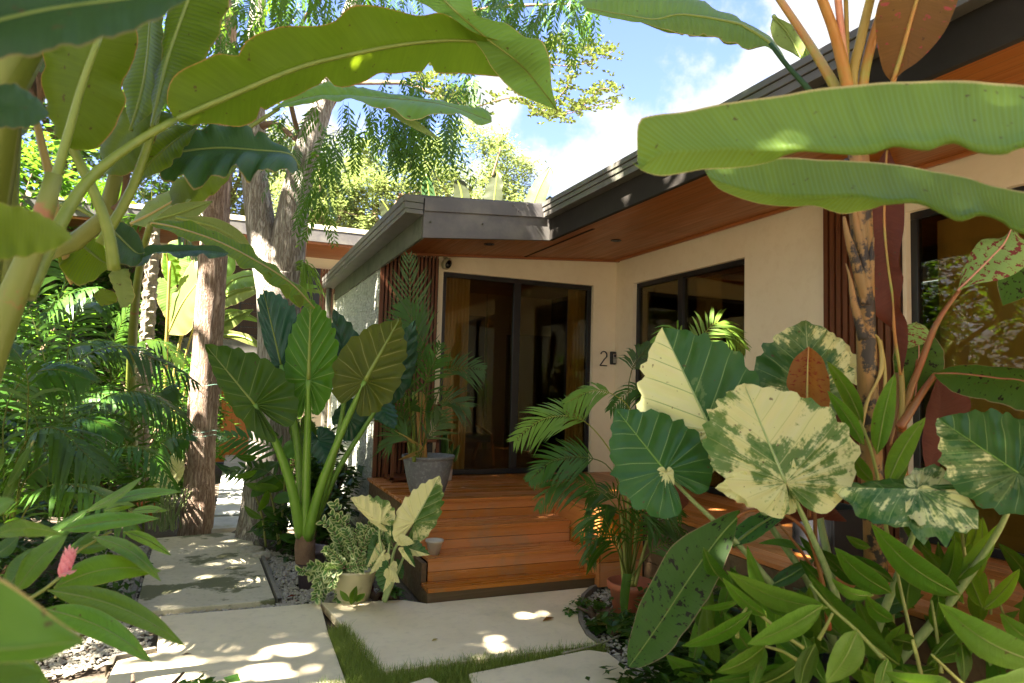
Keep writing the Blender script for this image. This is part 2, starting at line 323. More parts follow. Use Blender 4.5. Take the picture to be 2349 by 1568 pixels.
# ================================================================ SETTING
m_soil = surf('soil', (.055, .038, .022), (.09, .065, .04), sc=8, rough=.95, bump=.5, c3=(.16, .13, .09))
m_slab = surf('slab_concrete', (.72, .60, .38), (.80, .68, .45), sc=2.2, rough=.8, bump=.12, bsc=30, c3=(.66, .55, .36), dirt=(.46, .39, .25), dsc=1.3, dth=(.54, .85))
m_slab_m = surf('slab_mossy', (.48, .42, .27), (.56, .50, .34), sc=2.5, rough=.85, bump=.15, bsc=30, c3=(.36, .33, .22), dirt=(.14, .14, .06), dsc=1.5, dth=(.52, .56))
m_slab_f = surf('slab_far', (.42, .41, .36), (.50, .49, .42), sc=3, rough=.85, bump=.1, dirt=(.25, .26, .16), dsc=2, dth=(.5, .7))
m_gravel = surf('gravel', (.50, .46, .38), (.34, .30, .22), sc=30, rough=.9, bump=.3)
m_kerb = surf('kerb_stone', (.16, .14, .11), (.25, .22, .17), sc=12, rough=.9, bump=.4)
m_grass = leafmat('grass_blade', (.15, .23, .035), (.24, .30, .065), (.3, .42, .06), .35, rough=.5, bump=.02, objvar=.05)
gb = MB(); gb.quad(V((-120, -60, -.07)), V((120, -60, -.07)), V((120, 160, -.07)), V((-120, 160, -.07)))
tag(gb.build('ground', m_soil), kind='structure')
def slab(pts, mat, z1=0.0, th=.06, name='path_slab'):
    b = MB(); b.prism(pts, z1-th, z1); o = b.build(name, mat); tag(o, kind='structure'); bev(o, .008, 2); return o
def g2(x, y): q = G(x, y); return (q.x, q.y)
slab([(-.56, 8.20), (-.49, 5.66), (.47, 5.66), (.37, 8.35)], m_slab_m)
# cross slab with the notch on its left side, and the big slab in front of the steps with the curved bed cut out
slab([g2(235, 1580), g2(268, 1515), g2(360, 1497), (-.32, 5.52), (.62, 5.49), g2(735, 1382), g2(752, 1448), g2(800, 1580), g2(800, 1700), g2(190, 1700)], m_slab)
cut = [g2(x, y) for x, y in ((1372, 1478), (1345, 1458), (1328, 1428), (1324, 1395), (1333, 1368), (1352, 1350), (1390, 1335))]
slab([g2(737, 1382), g2(760, 1383), (1.40, 5.36), (1.55, 5.22), (3.04, 5.22)]+cut[::-1]+[g2(875, 1541), g2(826, 1490), g2(790, 1440)], m_slab)
slab([g2(1075, 1545), g2(1348, 1490), g2(1395, 1497), g2(1490, 1570), g2(1620, 1700), g2(1130, 1700)], m_slab)
slab([g2(800, 1610), g2(985, 1552), g2(1025, 1576), g2(1090, 1700), g2(820, 1700)], m_slab)
# slabs climbing towards the far house
yy = 8.55
for i in range(9):
    dy = .78+.02*i; slab([(-.02+.02*i, yy), (.95, yy), (1.0, yy+dy-.05), (0.0+.02*i, yy+dy-.05)], m_slab_f, z1=.012*i); yy += dy
# kerb strips of the planting beds
def strip(pts, wd, z0, z1, name, mat, kind='structure'):
    b = MB(); n = len(pts); L = []; 
    for i in range(n):
        t = (V(pts[min(i+1, n-1)])-V(pts[max(i-1, 0)])); t.normalize(); s = V((-t.y, t.x)); L.append((V(pts[i])-s*wd/2, V(pts[i])+s*wd/2))
    rows = [[b.p((a.x, a.y, z0)), b.p((a.x, a.y, z1)), b.p((c.x, c.y, z1)), b.p((c.x, c.y, z0))] for a, c in L]
    b.grid(rows); o = b.build(name, mat); tag(o, kind=kind); return o
strip([(-.535, 5.66), (-.60, 8.2)], .035, -.06, .012, 'bed_kerb', m_kerb)
strip([(.50, 5.64), (.42, 7.9)], .03, -.06, .014, 'bed_kerb', m_kerb)
strip([(c[0]+.02, c[1]) for c in cut], .03, -.06, .012, 'bed_kerb', m_kerb)
strip([g2(250, 1530), g2(262, 1508), g2(357, 1490)], .035, -.06, .012, 'bed_kerb', m_kerb)
# gravel beds: sheet plus real pebbles
def inpoly(x, y, P_):
    c = False; n = len(P_)
    for i in range(n):
        x1, y1 = P_[i]; x2, y2 = P_[(i+1) % n]
        if (y1 > y) != (y2 > y) and x < (x2-x1)*(y-y1)/(y2-y1)+x1: c = not c
    return c
def gravel(poly, n, sz, name='gravel_bed', seed=1, z=-.05):
    r = random.Random(seed); b = MB()
    xs = [q[0] for q in poly]; ys = [q[1] for q in poly]; c = 0
    while c < n:
        x = r.uniform(min(xs), max(xs)); y = r.uniform(min(ys), max(ys))
        if not inpoly(x, y, poly): continue
        c += 1; s = sz*r.uniform(.5, 1.3); a = r.uniform(0, 6.28); u = V((math.cos(a), math.sin(a), r.uniform(-.3, .3)))*s; v = V((-math.sin(a), math.cos(a), r.uniform(-.3, .3)))*s*r.uniform(.5, .8)
        ce = V((x, y, z+s*.35+r.uniform(0, sz*.7))); w_ = V((0, 0, s*.5))
        i = [b.p(ce+u), b.p(ce+v+u*.3), b.p(ce-u+v*.2), b.p(ce-v), b.p(ce+w_), b.p(ce-w_)]
        for k_ in range(4): b.f.append((i[k_], i[(k_+1) % 4], i[4])); b.f.append((i[(k_+1) % 4], i[k_], i[5]))
    o = b.build(name, m_gravel, fix=False); tag(o, kind='stuff'); return o
tag(gravel([(.5, 5.6), (1.35, 5.5), (1.1, 6.6), (.44, 7.6)], 2600, .022, seed=1), 'pale gravel with leaf litter beside the mossy slab and the shrub pot', 'gravel')
tag(gravel([(-.56, 8.0), (-.5, 5.66), (-.34, 5.45), (-.33, 4.85), (-1.0, 4.6), (-1.25, 8.)], 3800, .022, seed=2), 'white gravel patch left of the path under the ginger leaves', 'gravel')
tag(gravel([g2(1372, 1478), g2(1326, 1420), g2(1330, 1370), g2(1390, 1335), g2(1560, 1330), g2(1900, 1500), g2(1900, 1750), g2(1640, 1750), g2(1400, 1500)], 4200, .022, seed=3), 'pale gravel around the terracotta pot in the curved bed', 'gravel')
tag(gravel([(-.33, 5.53), (.60, 5.5), (.60, 5.66), (-.5, 5.66)], 500, .018, seed=4), 'thin line of gravel between two path slabs', 'gravel')
# grass joints
def grass(poly, n, h, seed, name='grass'):
    r = random.Random(seed); b = MB(); xs = [q[0] for q in poly]; ys = [q[1] for q in poly]; c = 0
    while c < n:
        x = r.uniform(min(xs), max(xs)); y = r.uniform(min(ys), max(ys))
        if not inpoly(x, y, poly): continue
        c += 1; a = r.uniform(0, 6.28); hh = h*r.uniform(.4, 1.25)*(1.3 if r.random() < .1 else 1); wd = .0016; l = V((math.cos(a), math.sin(a), 0))*hh*r.uniform(.1, .6); s = V((-math.sin(a), math.cos(a), 0))*wd
        p0 = V((x, y, -.055)); p1 = p0+l*.35+V((0, 0, hh*.7)); p2 = p0+l+V((0, 0, hh))
        i = [b.p(p0-s), b.p(p0+s), b.p(p1+s*.8), b.p(p1-s*.8), b.p(p2)]
        b.f.append((i[0], i[1], i[2], i[3])); b.f.append((i[3], i[2], i[4]))
    o = b.build(name, m_grass, fix=False); return tag(o, kind='stuff')
tag(grass([g2(752, 1448), g2(792, 1436), g2(835, 1485), g2(880, 1540), g2(870, 1575), g2(806, 1575)], 6500, .085, 11), 'grass growing in the wide joint between two front slabs', 'grass')
tag(grass([g2(800, 1558), g2(875, 1538), g2(1140, 1502), g2(1372, 1475), g2(1400, 1490), g2(1340, 1494), g2(1075, 1548), g2(985, 1556), g2(800, 1605), g2(680, 1585)], 10000, .075, 12), 'long line of grass along the lower slab joint', 'grass')
tag(grass([g2(985, 1552), g2(1080, 1540), g2(1130, 1620), g2(1040, 1620)], 2500, .06, 13), 'short tuft of grass between the two front slabs at the bottom edge', 'grass')
# ================================================================ HOUSE
m_wall = surf('wall_render', (.86, .75, .54), (.90, .80, .59), sc=1.2, rough=.85, bump=.15, bsc=30, c3=(.83, .72, .50), dirt=(.76, .63, .43), dsc=.8, dth=(.55, .9))
m_metal = surf('dark_fascia_metal', (.085, .078, .075), (.11, .10, .095), sc=4, rough=.5, bump=.03, dirt=(.17, .155, .13), dsc=3.5, dth=(.45, .75))
m_gutter = surf('gutter_metal', (.085, .078, .066), (.12, .11, .095), sc=5, rough=.45, bump=.03, dirt=(.09, .10, .06), dsc=2)
m_lipgreen = surf('mossy_fascia', (.07, .075, .045), (.10, .10, .065), sc=6, rough=.7, dirt=(.04, .05, .025), dsc=4)
m_soffit = wood('soffit_wood', (.50, .17, .035), (.36, .11, .024), 1, .11, 0, .4, .1, pw=.02)
m_soffit_x = wood('soffit_trim', (.40, .13, .03), (.26, .075, .018), 0, 0, 0, .4, .1)
m_slat = wood('slat_wood', (.20, .065, .022), (.13, .04, .014), 2, 0, 0, .5, .1)
m_slatback = surf('slat_backing', (.03, .012, .006), rough=.8)
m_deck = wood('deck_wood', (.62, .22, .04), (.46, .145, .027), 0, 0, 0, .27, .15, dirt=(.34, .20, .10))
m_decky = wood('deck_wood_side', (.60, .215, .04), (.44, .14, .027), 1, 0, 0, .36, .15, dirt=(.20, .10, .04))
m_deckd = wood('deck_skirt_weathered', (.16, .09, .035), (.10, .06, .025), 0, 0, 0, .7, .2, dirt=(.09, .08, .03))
m_frame = surf('door_frame_black', (.012, .012, .014), rough=.35)
m_curtain = surf('curtain_cloth', (.78, .66, .44), (.68, .56, .36), sc=2, rough=.95, stretch=(8, 8, .2))
m_inwall = surf('interior_wall', (.50, .40, .24), rough=.9)
m_indark = surf('interior_dark_wood', (.07, .035, .015), (.04, .02, .01), rough=.6, stretch=(5, 5, .3))
m_infloor = surf('interior_floor', (.32, .20, .10), (.25, .15, .08), sc=3, rough=.25)
m_glass, t_ = newmat('tinted_glass'); k = NT(t_)
_fr = k.n('ShaderNodeFresnel', {'IOR': 1.5}).outputs[0]
_tr = k.n('ShaderNodeBsdfTransparent', {'Color': (.72, .64, .44, 1)}); _gl = k.n('ShaderNodeBsdfGlossy', {'Color': (.9, .9, .8, 1), 'Roughness': .015})
_m = k.n('ShaderNodeMixShader', {0: k.math('MULTIPLY_ADD', _fr, .8, .01), 1: _tr.outputs[0], 2: _gl.outputs[0]}); k.n('ShaderNodeOutputMaterial', {0: _m.outputs[0]})
# white split-face stone
m_stone, t_ = newmat('white_split_stone'); k = NT(t_)
_ob = k.n('ShaderNodeTexCoord').outputs['Object']
_vv = k.n('ShaderNodeTexVoronoi', {'Vector': k.mapping(_ob, (20, 14, 34)), 'Scale': 1.0})
_ns = k.noise(_ob, 30, 8, .7); _h = k.math('ADD', k.math('MULTIPLY', _vv.outputs['Distance'], -.8), _ns)
_c = k.mix(k.rng(_h, -.3, .6), (.30, .31, .25, 1), (.66, .66, .58, 1))
_c = k.mix(k.rng(k.noise(_ob, 1.2, 4), .45, .7, 0, .6), _c, (.36, .38, .28, 1))
_b = k.n('ShaderNodeBsdfPrincipled', {'Base Color': _c, 'Roughness': .85}); _bn = k.n('ShaderNodeBump', {'Strength': .9, 'Distance': .03, 'Height': _h}); t_.links.new(_bn.outputs[0], _b.inputs['Normal'])
k.n('ShaderNodeOutputMaterial', {0: _b.outputs[0]})

XW, YD, ZD, XR = 1.60, 7.66, .65, 4.70
def zs(X): return 3.175+.07*(X-XW)          # soffit height
house = thing('house', 'cream rendered villa with dark metal eaves, timber soffit and tall black framed glass doors', 'house', (XW, YD, 0))
def part(mb, name, mat, parent=house, b=0, smooth=False):
    o = mb.build(name, mat, parent, smooth)
    if b: bev(o, b)
    return o
T = .16
# front wall round the sliding door (sloping top)
def wallx(x0, x1, z0, y=YD, t=T):
    b = MB()
    i = [b.p(q) for q in ((x0, y, z0), (x1, y, z0), (x1, y, zs(x1)+.05), (x0, y, zs(x0)+.05), (x0, y+t, z0), (x1, y+t, z0), (x1, y+t, zs(x1)+.05), (x0, y+t, zs(x0)+.05))]
    for q in ((0,1,2,3),(5,4,7,6),(4,0,3,7),(1,5,6,2),(3,2,6,7),(4,5,1,0)): b.f.append(tuple(i[k_] for k_ in q))
    return b
part(wallx(XW+.002, 2.337, 0), 'wall', m_wall); part(wallx(2.337, 4.36, 3.035), 'wall', m_wall); part(wallx(4.36, XR-.002, 0), 'wall', m_wall)
# left stone wall
b = MB()
n1, n2 = 60, 56
rows = []
for j in range(n2+1):
    z = -.05+3.25*j/n2
    rows.append([b.p((XW-.012*noise.noise(V((i*.9, j*1.6, 3)))-.01*(noise.noise(V((i*.31, j*.47, 9)))), YD-.03+i*(3.5/n1), z)) for i in range(n1+1)])
b.grid(rows); part(b, 'stone_wall', m_stone)
b = MB(); b.box(XW+.03, XW+.2, 7.85, 11.1, -.05, 3.17); part(b, 'wall', m_wall)
b = MB(); b.box(XW+.01, 9, 11.13, 11.28, -.05, 3.5); part(b, 'wall', m_wall)
# slatted cladding, left panel and right panel
def slats_x(x0, x1, n):
    b = MB(); b.box(x0, x1, YD-.012, YD-.003, ZD, zs(x0)); part(b, 'cladding_backing', m_slatback)
    b = MB(); st = (x1-x0)/n
    for i in range(n): x = x0+i*st; b.box(x+.004, x+st*.66, YD-.04, YD-.013, ZD, zs(x)+.01)
    b.box(x0-.012, x0+.002, YD-.042, YD-.002, ZD, zs(x0)); part(b, 'slat_cladding', m_slat)
slats_x(XW, 2.273, 15)
b = MB(); b.box(XR-.014, XR-.003, 3.565, 4.28, ZD, 3.40); part(b, 'cladding_backing', m_slatback)
b = MB()
for i in range(11): y = 3.57+i*.0648; b.box(XR-.045, XR-.015, y+.004, y+.048, ZD, zs(XR)+.01)
part(b, 'slat_cladding', m_slat)
# right wall with openings
for y0, y1, z0, z1 in ((7.255, YD+T, 0, 3.45), (5.27, 7.255, 3.04, 3.45), (3.537, 5.27, 0, 3.45), (1.1, 3.537, 3.09, 3.45), (-1.2, 1.1, 0, 3.45)):
    b = MB(); b.box(XR, XR+T, y0, y1-.001, z0, z1); part(b, 'wall', m_wall)
# soffit (boards run along y) and its trims
def slope_sheet(x0, x1, y0, y1, dz0, dz1, nm, mat):
    b = MB(); i = [b.p(q) for q in ((x0, y0, zs(x0)+dz0), (x1, y0, zs(x1)+dz0), (x1, y1, zs(x1)+dz0), (x0, y1, zs(x0)+dz0), (x0, y0, zs(x0)+dz1), (x1, y0, zs(x1)+dz1), (x1, y1, zs(x1)+dz1), (x0, y1, zs(x0)+dz1))]
    for q in ((0,1,2,3),(4,5,6,7),(0,1,5,4),(1,2,6,5),(2,3,7,6),(3,0,4,7)): b.f.append(tuple(i[k_] for k_ in q))
    return part(b, nm, mat)
XL, YF, XF = 1.587, 5.87, 2.86
slope_sheet(XL+.02, XR+.1, YF+.02, YD+.05, 0, .03, 'soffit', m_soffit)
slope_sheet(XF+.02, XR+.1, -1.5, YF+.018, 0, .03, 'soffit', m_soffit)
slope_sheet(XW+.01, XR, YD-.075, YD-.046, -.028, -.001, 'soffit_trim', m_soffit_x)
slope_sheet(XR-.075, XR-.047, -1.2, YD-.08, -.03, -.001, 'soffit_trim', m_soffit)
slope_sheet(3.33, 3.36, YF+.03, YD-.08, -.006, -.001, 'soffit_joint', m_slatback)
# roof deck above
slope_sheet(XL-.1, 9.5, YF+.1, 11.4, .06, .24, 'roof', m_metal)
slope_sheet(XF+.05, 9.5, -1.5, YF+.098, .06, .24, 'roof', m_metal)
# front fascia: lower board and proud upper band, both rising gently to the right
def fasc(x0, x1, y, zb0, zt0, zb1, zt1, t, nm, mat):
    b = MB(); i = [b.p(q) for q in ((x0, y, zb0), (x1, y, zb1), (x1, y, zt1), (x0, y, zt0), (x0, y+t, zb0), (x1, y+t, zb1), (x1, y+t, zt1), (x0, y+t, zt0))]
    for q in ((0,1,2,3),(5,4,7,6),(4,0,3,7),(1,5,6,2),(3,2,6,7),(4,5,1,0)): b.f.append(tuple(i[k_] for k_ in q))
    o = part(b, nm, mat, b=.004); return o
fasc(XL, XF-.012, YF, 3.0, 3.245, 3.115, 3.335, .03, 'fascia', m_metal)
fasc(XL, 2.76, YF-.018, 3.24, 3.362, 3.325, 3.458, .05, 'fascia_cap', m_metal)
m_fshade = surf('shaded_fascia_metal', (.022, .019, .016), (.03, .026, .022), sc=4, rough=.75, spec=.12)  # darker copy of the fascia metal with the eave's shade put into the colour
b = MB(); b.box(XF-.01, XF+.03, -1.5, YF+.03, 3.12, 3.40); part(b, 'fascia', m_fshade, b=.004)
# right gutter with two stepped lips
b = MB(); b.box(2.762, 2.849, -1.5, YF-.02, 3.325, 3.375); b.box(2.752, 2.849, -1.5, YF-.02, 3.378, 3.42); b.box(2.742, 2.849, -1.5, YF-.02, 3.423, 3.465); part(b, 'gutter', m_gutter, b=.003)
b = MB(); b.box(XL-.012, XL+.02, YF+.031, 11.05, 3.0, 3.21); part(b, 'fascia', m_lipgreen, b=.004)
b = MB(); b.box(1.41, XL-.013, YF-.03, 11.2, 3.20, 3.24); b.box(1.402, XL-.013, YF-.03, 11.2, 3.243, 3.30); b.box(1.395, XL-.013, YF-.035, 11.2, 3.303, 3.365); gl_ = part(b, 'gutter', m_gutter, b=.004)
b = MB(); b.tube([V((1.5, 11.12, 3.22)), V((1.5, 11.12, 2.9)), V((1.52, 11.16, 2.7)), V((1.52, 11.16, 0))], .045, 10); part(b, 'downspout', m_gutter)
b = MB(); b.box(XW-.03, XW-.005, 11.02, 11.10, -.05, 3.1); part(b, 'corner_trim', m_wall)
# downlights
for q in ((2.60, 6.87), (3.90, 6.38), (3.9, 4.1)):
    b = MB(); z = zs(q[0])-.006; b.lathe((q[0], q[1], z), [(.0, .004), (.035, .004), (.038, -.004), (.055, -.006), (.06, 0)], 24); part(b, 'downlight', m_frame)
# bolts of the fascia
b = MB()
for x, z in ((1.65, 3.15), (2.15, 3.19), (2.45, 3.40), (2.6, 3.42), (2.5, 3.36)): b.box(x-.006, x+.006, YF-.028, YF-.002, z-.006, z+.006)
part(b, 'fascia_screw', m_gutter)
# ---- sliding doors and window: frame > glass
def opening(axis, c, a0, a1, z0, z1, mull, name, fw=.055, rec=.05):
    """axis 'x': plane y=c, runs along x ; axis 'y': plane x=c, runs along y"""
    root = MB(); 
    def bx(mb, p0, p1, q0, q1, d0=0, d1=.06):
        if axis == 'x': mb.box(p0, p1, c+rec+d0, c+rec+d1, q0, q1)
        else: mb.box(c+rec+d0, c+rec+d1, p0, p1, q0, q1)
    bx(root, a0, a1, z1-fw, z1); bx(root, a0, a1, z0, z0+fw*1.1); bx(root, a0, a0+fw, z0+fw*1.1, z1-fw); bx(root, a1-fw, a1, z0+fw*1.1, z1-fw)
    for m_ in mull: bx(root, m_-.045, m_+.045, z0+fw*1.1, z1-fw, -.012, .05)
    fr = part(root, name, m_frame, b=.004)
    g = MB(); bx(g, a0+fw, a1-fw, z0+fw*1.1, z1-fw, .022, .030); ORG[fr.name] = ORG[house.name]
    o = g.build('glass', m_glass, fr); o.location = (0, 0, 0); return fr
opening('x', YD, 2.337, 4.36, ZD, 3.035, [3.312], 'sliding_door')
opening('y', XR, 5.27, 7.255, ZD, 3.04, [6.35], 'sliding_door')
opening('y', XR, 1.1, 3.537, ZD, 3.09, [2.3], 'sliding_door')
# interiors seen dimly through the glass
b = MB(); b.box(1.9, 9.5, YD+T, 11.1, .55, .645); b.box(XR+T, 9.5, -1.2, YD+T-.001, .55, .645); part(b, 'interior_floor', m_infloor)
b = MB(); b.box(2.0, 9.4, 11.0, 11.1, .65, 3.4); b.box(9.4, 9.5, -1.2, 11.1, .65, 3.4); b.box(XR+T, 9.4, -1.35, -1.2, .65, 3.4); b.box(1.82, 1.9, YD+T, 11.1, .65, 3.2); part(b, 'interior_wall', m_inwall)
b = MB(); b.box(5.4, 5.5, YD+.3, 11, .65, 3.35); part(b, 'interior_wall', m_indark)
b = MB(); b.box(3.0, 4.1, 10.9, 10.98, .65, 2.9); b.box(4.5, 5.2, 10.6, 10.9, .65, 2.6); part(b, 'interior_cupboard', m_indark)
b = MB(); b.box(1.9, 9.45, YD+T, 11.1, 3.30, 3.34); b.box(XR+T, 9.45, -1.3, YD+T-.002, 3.42, 3.45); part(b, 'interior_ceiling', m_soffit_x)
def curtain(axis, c, a0, a1, z0, z1, waves=16, amp=.03, seed=0):
    b = MB(); n = waves*6; rows = []
    for j in range(9):
        z = z0+(z1-z0)*j/8; row = []
        for i in range(n+1):
            a = a0+(a1-a0)*i/n; d = amp*math.sin(i/6*2*math.pi+seed)+.012*noise.noise(V((a*5, z, seed)))
            row.append(b.p((a, c+d, z) if axis == 'x' else (c+d, a, z)))
        rows.append(row)
    b.grid(rows); return part(b, 'curtain', m_curtain, smooth=True)
curtain('x', YD+.2, 2.36, 2.74, ZD+.02, 3.0, 9); curtain('x', YD+.30, 4.15, 4.4, ZD+.02, 3.0, 5)
curtain('y', XR+.30, 6.0, 6.4, ZD+.02, 3.0, 6, seed=2); curtain('y', XR+.30, 5.2, 5.6, ZD+.02, 3.0, 7, seed=2)
curtain('y', XR+.30, 2.75, 3.5, ZD+.02, 3.05, 3, .01, seed=1); curtain('y', XR+.32, 1.2, 2.3, ZD+.02, 3.05, 16, seed=4)
# lounge chair seen inside
m_chair = surf('chair_wood', (.35, .16, .06), rough=.4); m_cush = surf('chair_cushion', (.05, .045, .04), rough=.9)
ch = thing('lounge_chair', 'low wooden lounge chair with dark cushions, seen dimly behind the sliding door', 'chair', (3.1, 8.9, ZD))
b = MB()
for sx in (2.85, 3.4):
    b.tube([V((sx, 8.55, .65)), V((sx, 8.65, 1.05)), V((sx, 9.3, 1.15))], .02, 6); b.tube([V((sx, 9.35, .65)), V((sx, 9.05, 1.1))], .02, 6)
b.build('chair_frame', m_chair, ch)
b = MB(); b.box(2.88, 3.37, 8.6, 9.2, .95, 1.05); bev(b.build('seat', m_cush, ch), .02)
b = MB(); i = [b.p(q) for q in ((2.88, 9.15, 1.0), (3.37, 9.15, 1.0), (3.37, 9.45, 1.6), (2.88, 9.45, 1.6), (2.88, 9.25, 1.0), (3.37, 9.25, 1.0), (3.37, 9.55, 1.6), (2.88, 9.55, 1.6))]
for q in ((0,1,2,3),(5,4,7,6),(4,0,3,7),(1,5,6,2),(3,2,6,7),(4,5,1,0)): b.f.append(tuple(i[k_] for k_ in q))
bev(b.build('backrest', m_cush, ch), .02)
# ================================================================ DECK + STEPS
deck = thing('deck_steps', 'orange stained timber deck with four wide steps down to the pale slabs', 'steps', (2.3, 5.2, 0))
def board(x0, x1, y0, y1, z0, z1, mat=m_deck, name='tread_board'):
    b = MB(); b.box(x0, x1, y0, y1, z0, z1); return bev(b.build(name, mat, deck), .0015)
XS0, XS1 = 1.56, 3.05
steps = [(5.23, 5.44, .10), (5.42, 5.72, .285), (5.70, 6.06, .47)]
for y0, y1, z in steps:
    n = 2 if y1-y0 < .25 else 3; w_ = (y1-y0+.02)/n
    for i in range(n): board(XS0-.0 if z < .2 else XS0+.05, XS1, y0+i*w_, y0+(i+1)*w_-.0015, z-.03, z, name='tread')
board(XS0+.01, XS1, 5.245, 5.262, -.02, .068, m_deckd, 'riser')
for y, z0, z1 in ((5.435, .101, .252), (5.715, .286, .437), (6.07, .471, .617)):
    h = (z1-z0)/2; board(XS0+.055, XS1-.001, y, y+.018, z0, z0+h-.002, name='riser'); board(XS0+.055, XS1-.001, y, y+.018, z0+h+.002, z1, name='riser')
for i in range(14):   # deck boards parallel to x on the landing
    y0 = 6.05+i*.116
    if y0 > 7.6: break
    board(XS0-.02, XS1-.003, y0, min(y0+.1148, 7.655), ZD-.03, ZD, name='deck_board')
b = MB()
for (y0, y1, z) in steps+[(6.05, 6.3, ZD)]:
    for i in range(6):
        for yy_ in (y0+.03, y1-.05):
            x = XS0+.12+i*.26; b.box(x-.005, x+.005, yy_-.005, yy_+.005, z-.002, z+.0012)
o = b.build('screw_heads', m_frame, deck)
# left stringer stepping up
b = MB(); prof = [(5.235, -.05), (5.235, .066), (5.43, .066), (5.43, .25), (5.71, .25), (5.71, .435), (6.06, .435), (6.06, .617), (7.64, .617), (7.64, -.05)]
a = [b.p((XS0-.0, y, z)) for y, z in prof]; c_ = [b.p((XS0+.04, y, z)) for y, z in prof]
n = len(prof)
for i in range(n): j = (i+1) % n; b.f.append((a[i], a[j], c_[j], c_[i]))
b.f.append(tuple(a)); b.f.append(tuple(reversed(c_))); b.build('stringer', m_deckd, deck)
# side deck running along the right wing, boards along y
for i in range(15):
    x0 = 3.053+i*.112
    if x0 > 4.66: break
    y0 = 5.17 if i < 4 else (1.0); 
    b = MB(); b.box(x0, x0+.108, y0, 7.655, ZD-.03, ZD); bev(b.build('deck_board', m_decky, deck), .004)
    if i < 4 and i >= 1:
        b = MB(); b.box(x0, x0+.108, 1.0, 4.0, ZD-.03, ZD); bev(b.build('deck_board', m_decky, deck), .004)
for z0, z1 in ((.0, .20), (.205, .41), (.415, .616)):
    b = MB(); b.box(3.055, 3.075, 5.185, 7.6, z0, z1); bev(b.build('side_panel', m_decky, deck), .003)
    b = MB(); b.box(3.076, 3.50, 5.186, 5.205, z0, z1); bev(b.build('side_panel', m_deck, deck), .003)
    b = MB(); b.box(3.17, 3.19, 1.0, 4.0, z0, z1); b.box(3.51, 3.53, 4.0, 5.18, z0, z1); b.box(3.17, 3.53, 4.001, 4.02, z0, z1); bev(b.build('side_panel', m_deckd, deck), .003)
# ================================================================ small fittings
m_black = surf('black_plastic', (.015, .015, .016), rough=.35); m_lens = surf('camera_face', (.008, .008, .01), rough=.08); m_camw = surf('camera_shell', (.38, .34, .22), rough=.4)
sc_ = thing('security_camera', 'small rounded security camera above the left corner of the sliding door', 'camera', (2.345, YD-.02, 3.08))
b = MB(); b.tube([V((2.335, YD, 3.13)), V((2.345, YD-.05, 3.12)), V((2.35, YD-.115, 3.105)), V((2.352, YD-.125, 3.103))], [.03, .05, .048, .03], 16, ell=1.5); b.build('camera_body', m_camw, sc_, True)
b = MB(); b.tube([V((2.352, YD-.12, 3.10)), V((2.356, YD-.135, 3.098))], [.036, .033], 16, ell=1.5); b.build('lens_face', m_lens, sc_, True)
b = MB(); b.tube([V((2.33, YD-.02, 3.16)), V((2.325, YD-.02, 3.21)), V((2.34, YD-.03, 3.235))], .004, 5); b.build('cable', m_camw, sc_)
# house number: a 2 built as a bent strip with thickness
nb = MB(); cx, cz, hh = 4.525, 2.10, .19; pts = []
for i in range(13):
    a_ = RD(165-i*195/12); pts.append((cx+.046*math.cos(a_), cz+hh/2-.052+.048*math.sin(a_)))
pts += [(cx+.008, cz-.012), (cx-.05, cz-hh/2+.008)]
def ribbon(mb, pts, w_, y0, y1):
    L = []
    for i, q in enumerate(pts):
        t = V(pts[min(i+1, len(pts)-1)])-V(pts[max(i-1, 0)]); t.normalize(); s = V((-t.y, t.x))*w_/2; L.append((V(q)-s, V(q)+s))
    rows = [[mb.p((a.x, y0, a.y)), mb.p((c.x, y0, c.y)), mb.p((c.x, y1, c.y)), mb.p((a.x, y1, a.y))] for a, c in L]
    mb.grid(rows, True); mb.f.append(tuple(rows[0])); mb.f.append(tuple(reversed(rows[-1])))
ribbon(nb, pts, .013, YD-.014, YD-.002); nb.box(cx-.056, cx+.05, YD-.0135, YD-.0025, cz-hh/2-.004, cz-hh/2+.009)
tag(nb.build('house_number', m_black, None, loc=(cx, YD, cz)), 'black house number 2 on the cream wall', 'house number')
lb = thing('key_lockbox', 'small black and grey key safe on the wall beside the house number', 'lockbox', (4.655, YD-.01, 2.10))
m_grey = surf('lockbox_grey', (.35, .33, .28), rough=.4)
b = MB(); b.box(4.615, 4.705-.012, YD-.045, YD-.002, 2.025, 2.195); bev(b.build('lockbox_body', m_black, lb), .012)
b = MB(); b.box(4.642, 4.688, YD-.052, YD-.046, 2.045, 2.165); bev(b.build('door_plate', m_grey, lb), .004)
b = MB(); b.box(4.652, 4.680, YD-.056, YD-.053, 2.12, 2.155); b.build('keypad', m_black, lb)
# ================================================================ FAR HOUSE
m_fw = surf('far_wall', (.78, .68, .48), (.84, .74, .54), sc=2, rough=.9)
m_orange = wood('orange_door_wood', (.62, .20, .035), (.48, .14, .025), 2, .14, 0, .4, .05, pw=.02)
fh = thing('far_house', 'cream two storey house with orange timber door beyond the tree trunks', 'house', (1.5, 16, 0))
def fb(nm, mat, *bx, bv=0):
    b = MB()
    for q in bx: b.box(*q)
    return part(b, nm, mat, fh, bv)
fb('wall', m_fw, (-6, 9, 16.05, 16.2, 0, 5.0)); fb('roof', m_metal, (-7, 9, 14.45, 20, 4.78, 4.93)); fb('roof_edge', m_fw, (-7.02, 9, 14.40, 14.449, 4.86, 4.955))
fb('fascia', m_metal, (-7, 9, 14.41, 14.448, 4.60, 4.858)); fb('soffit', m_soffit_x, (-7, 9, 14.45, 16.04, 4.55, 4.60))
fb('slat_cladding', m_slat, *[(1.95+i*.062, 1.99+i*.062, 15.98, 16.03, 2.4, 4.3) for i in range(10)])
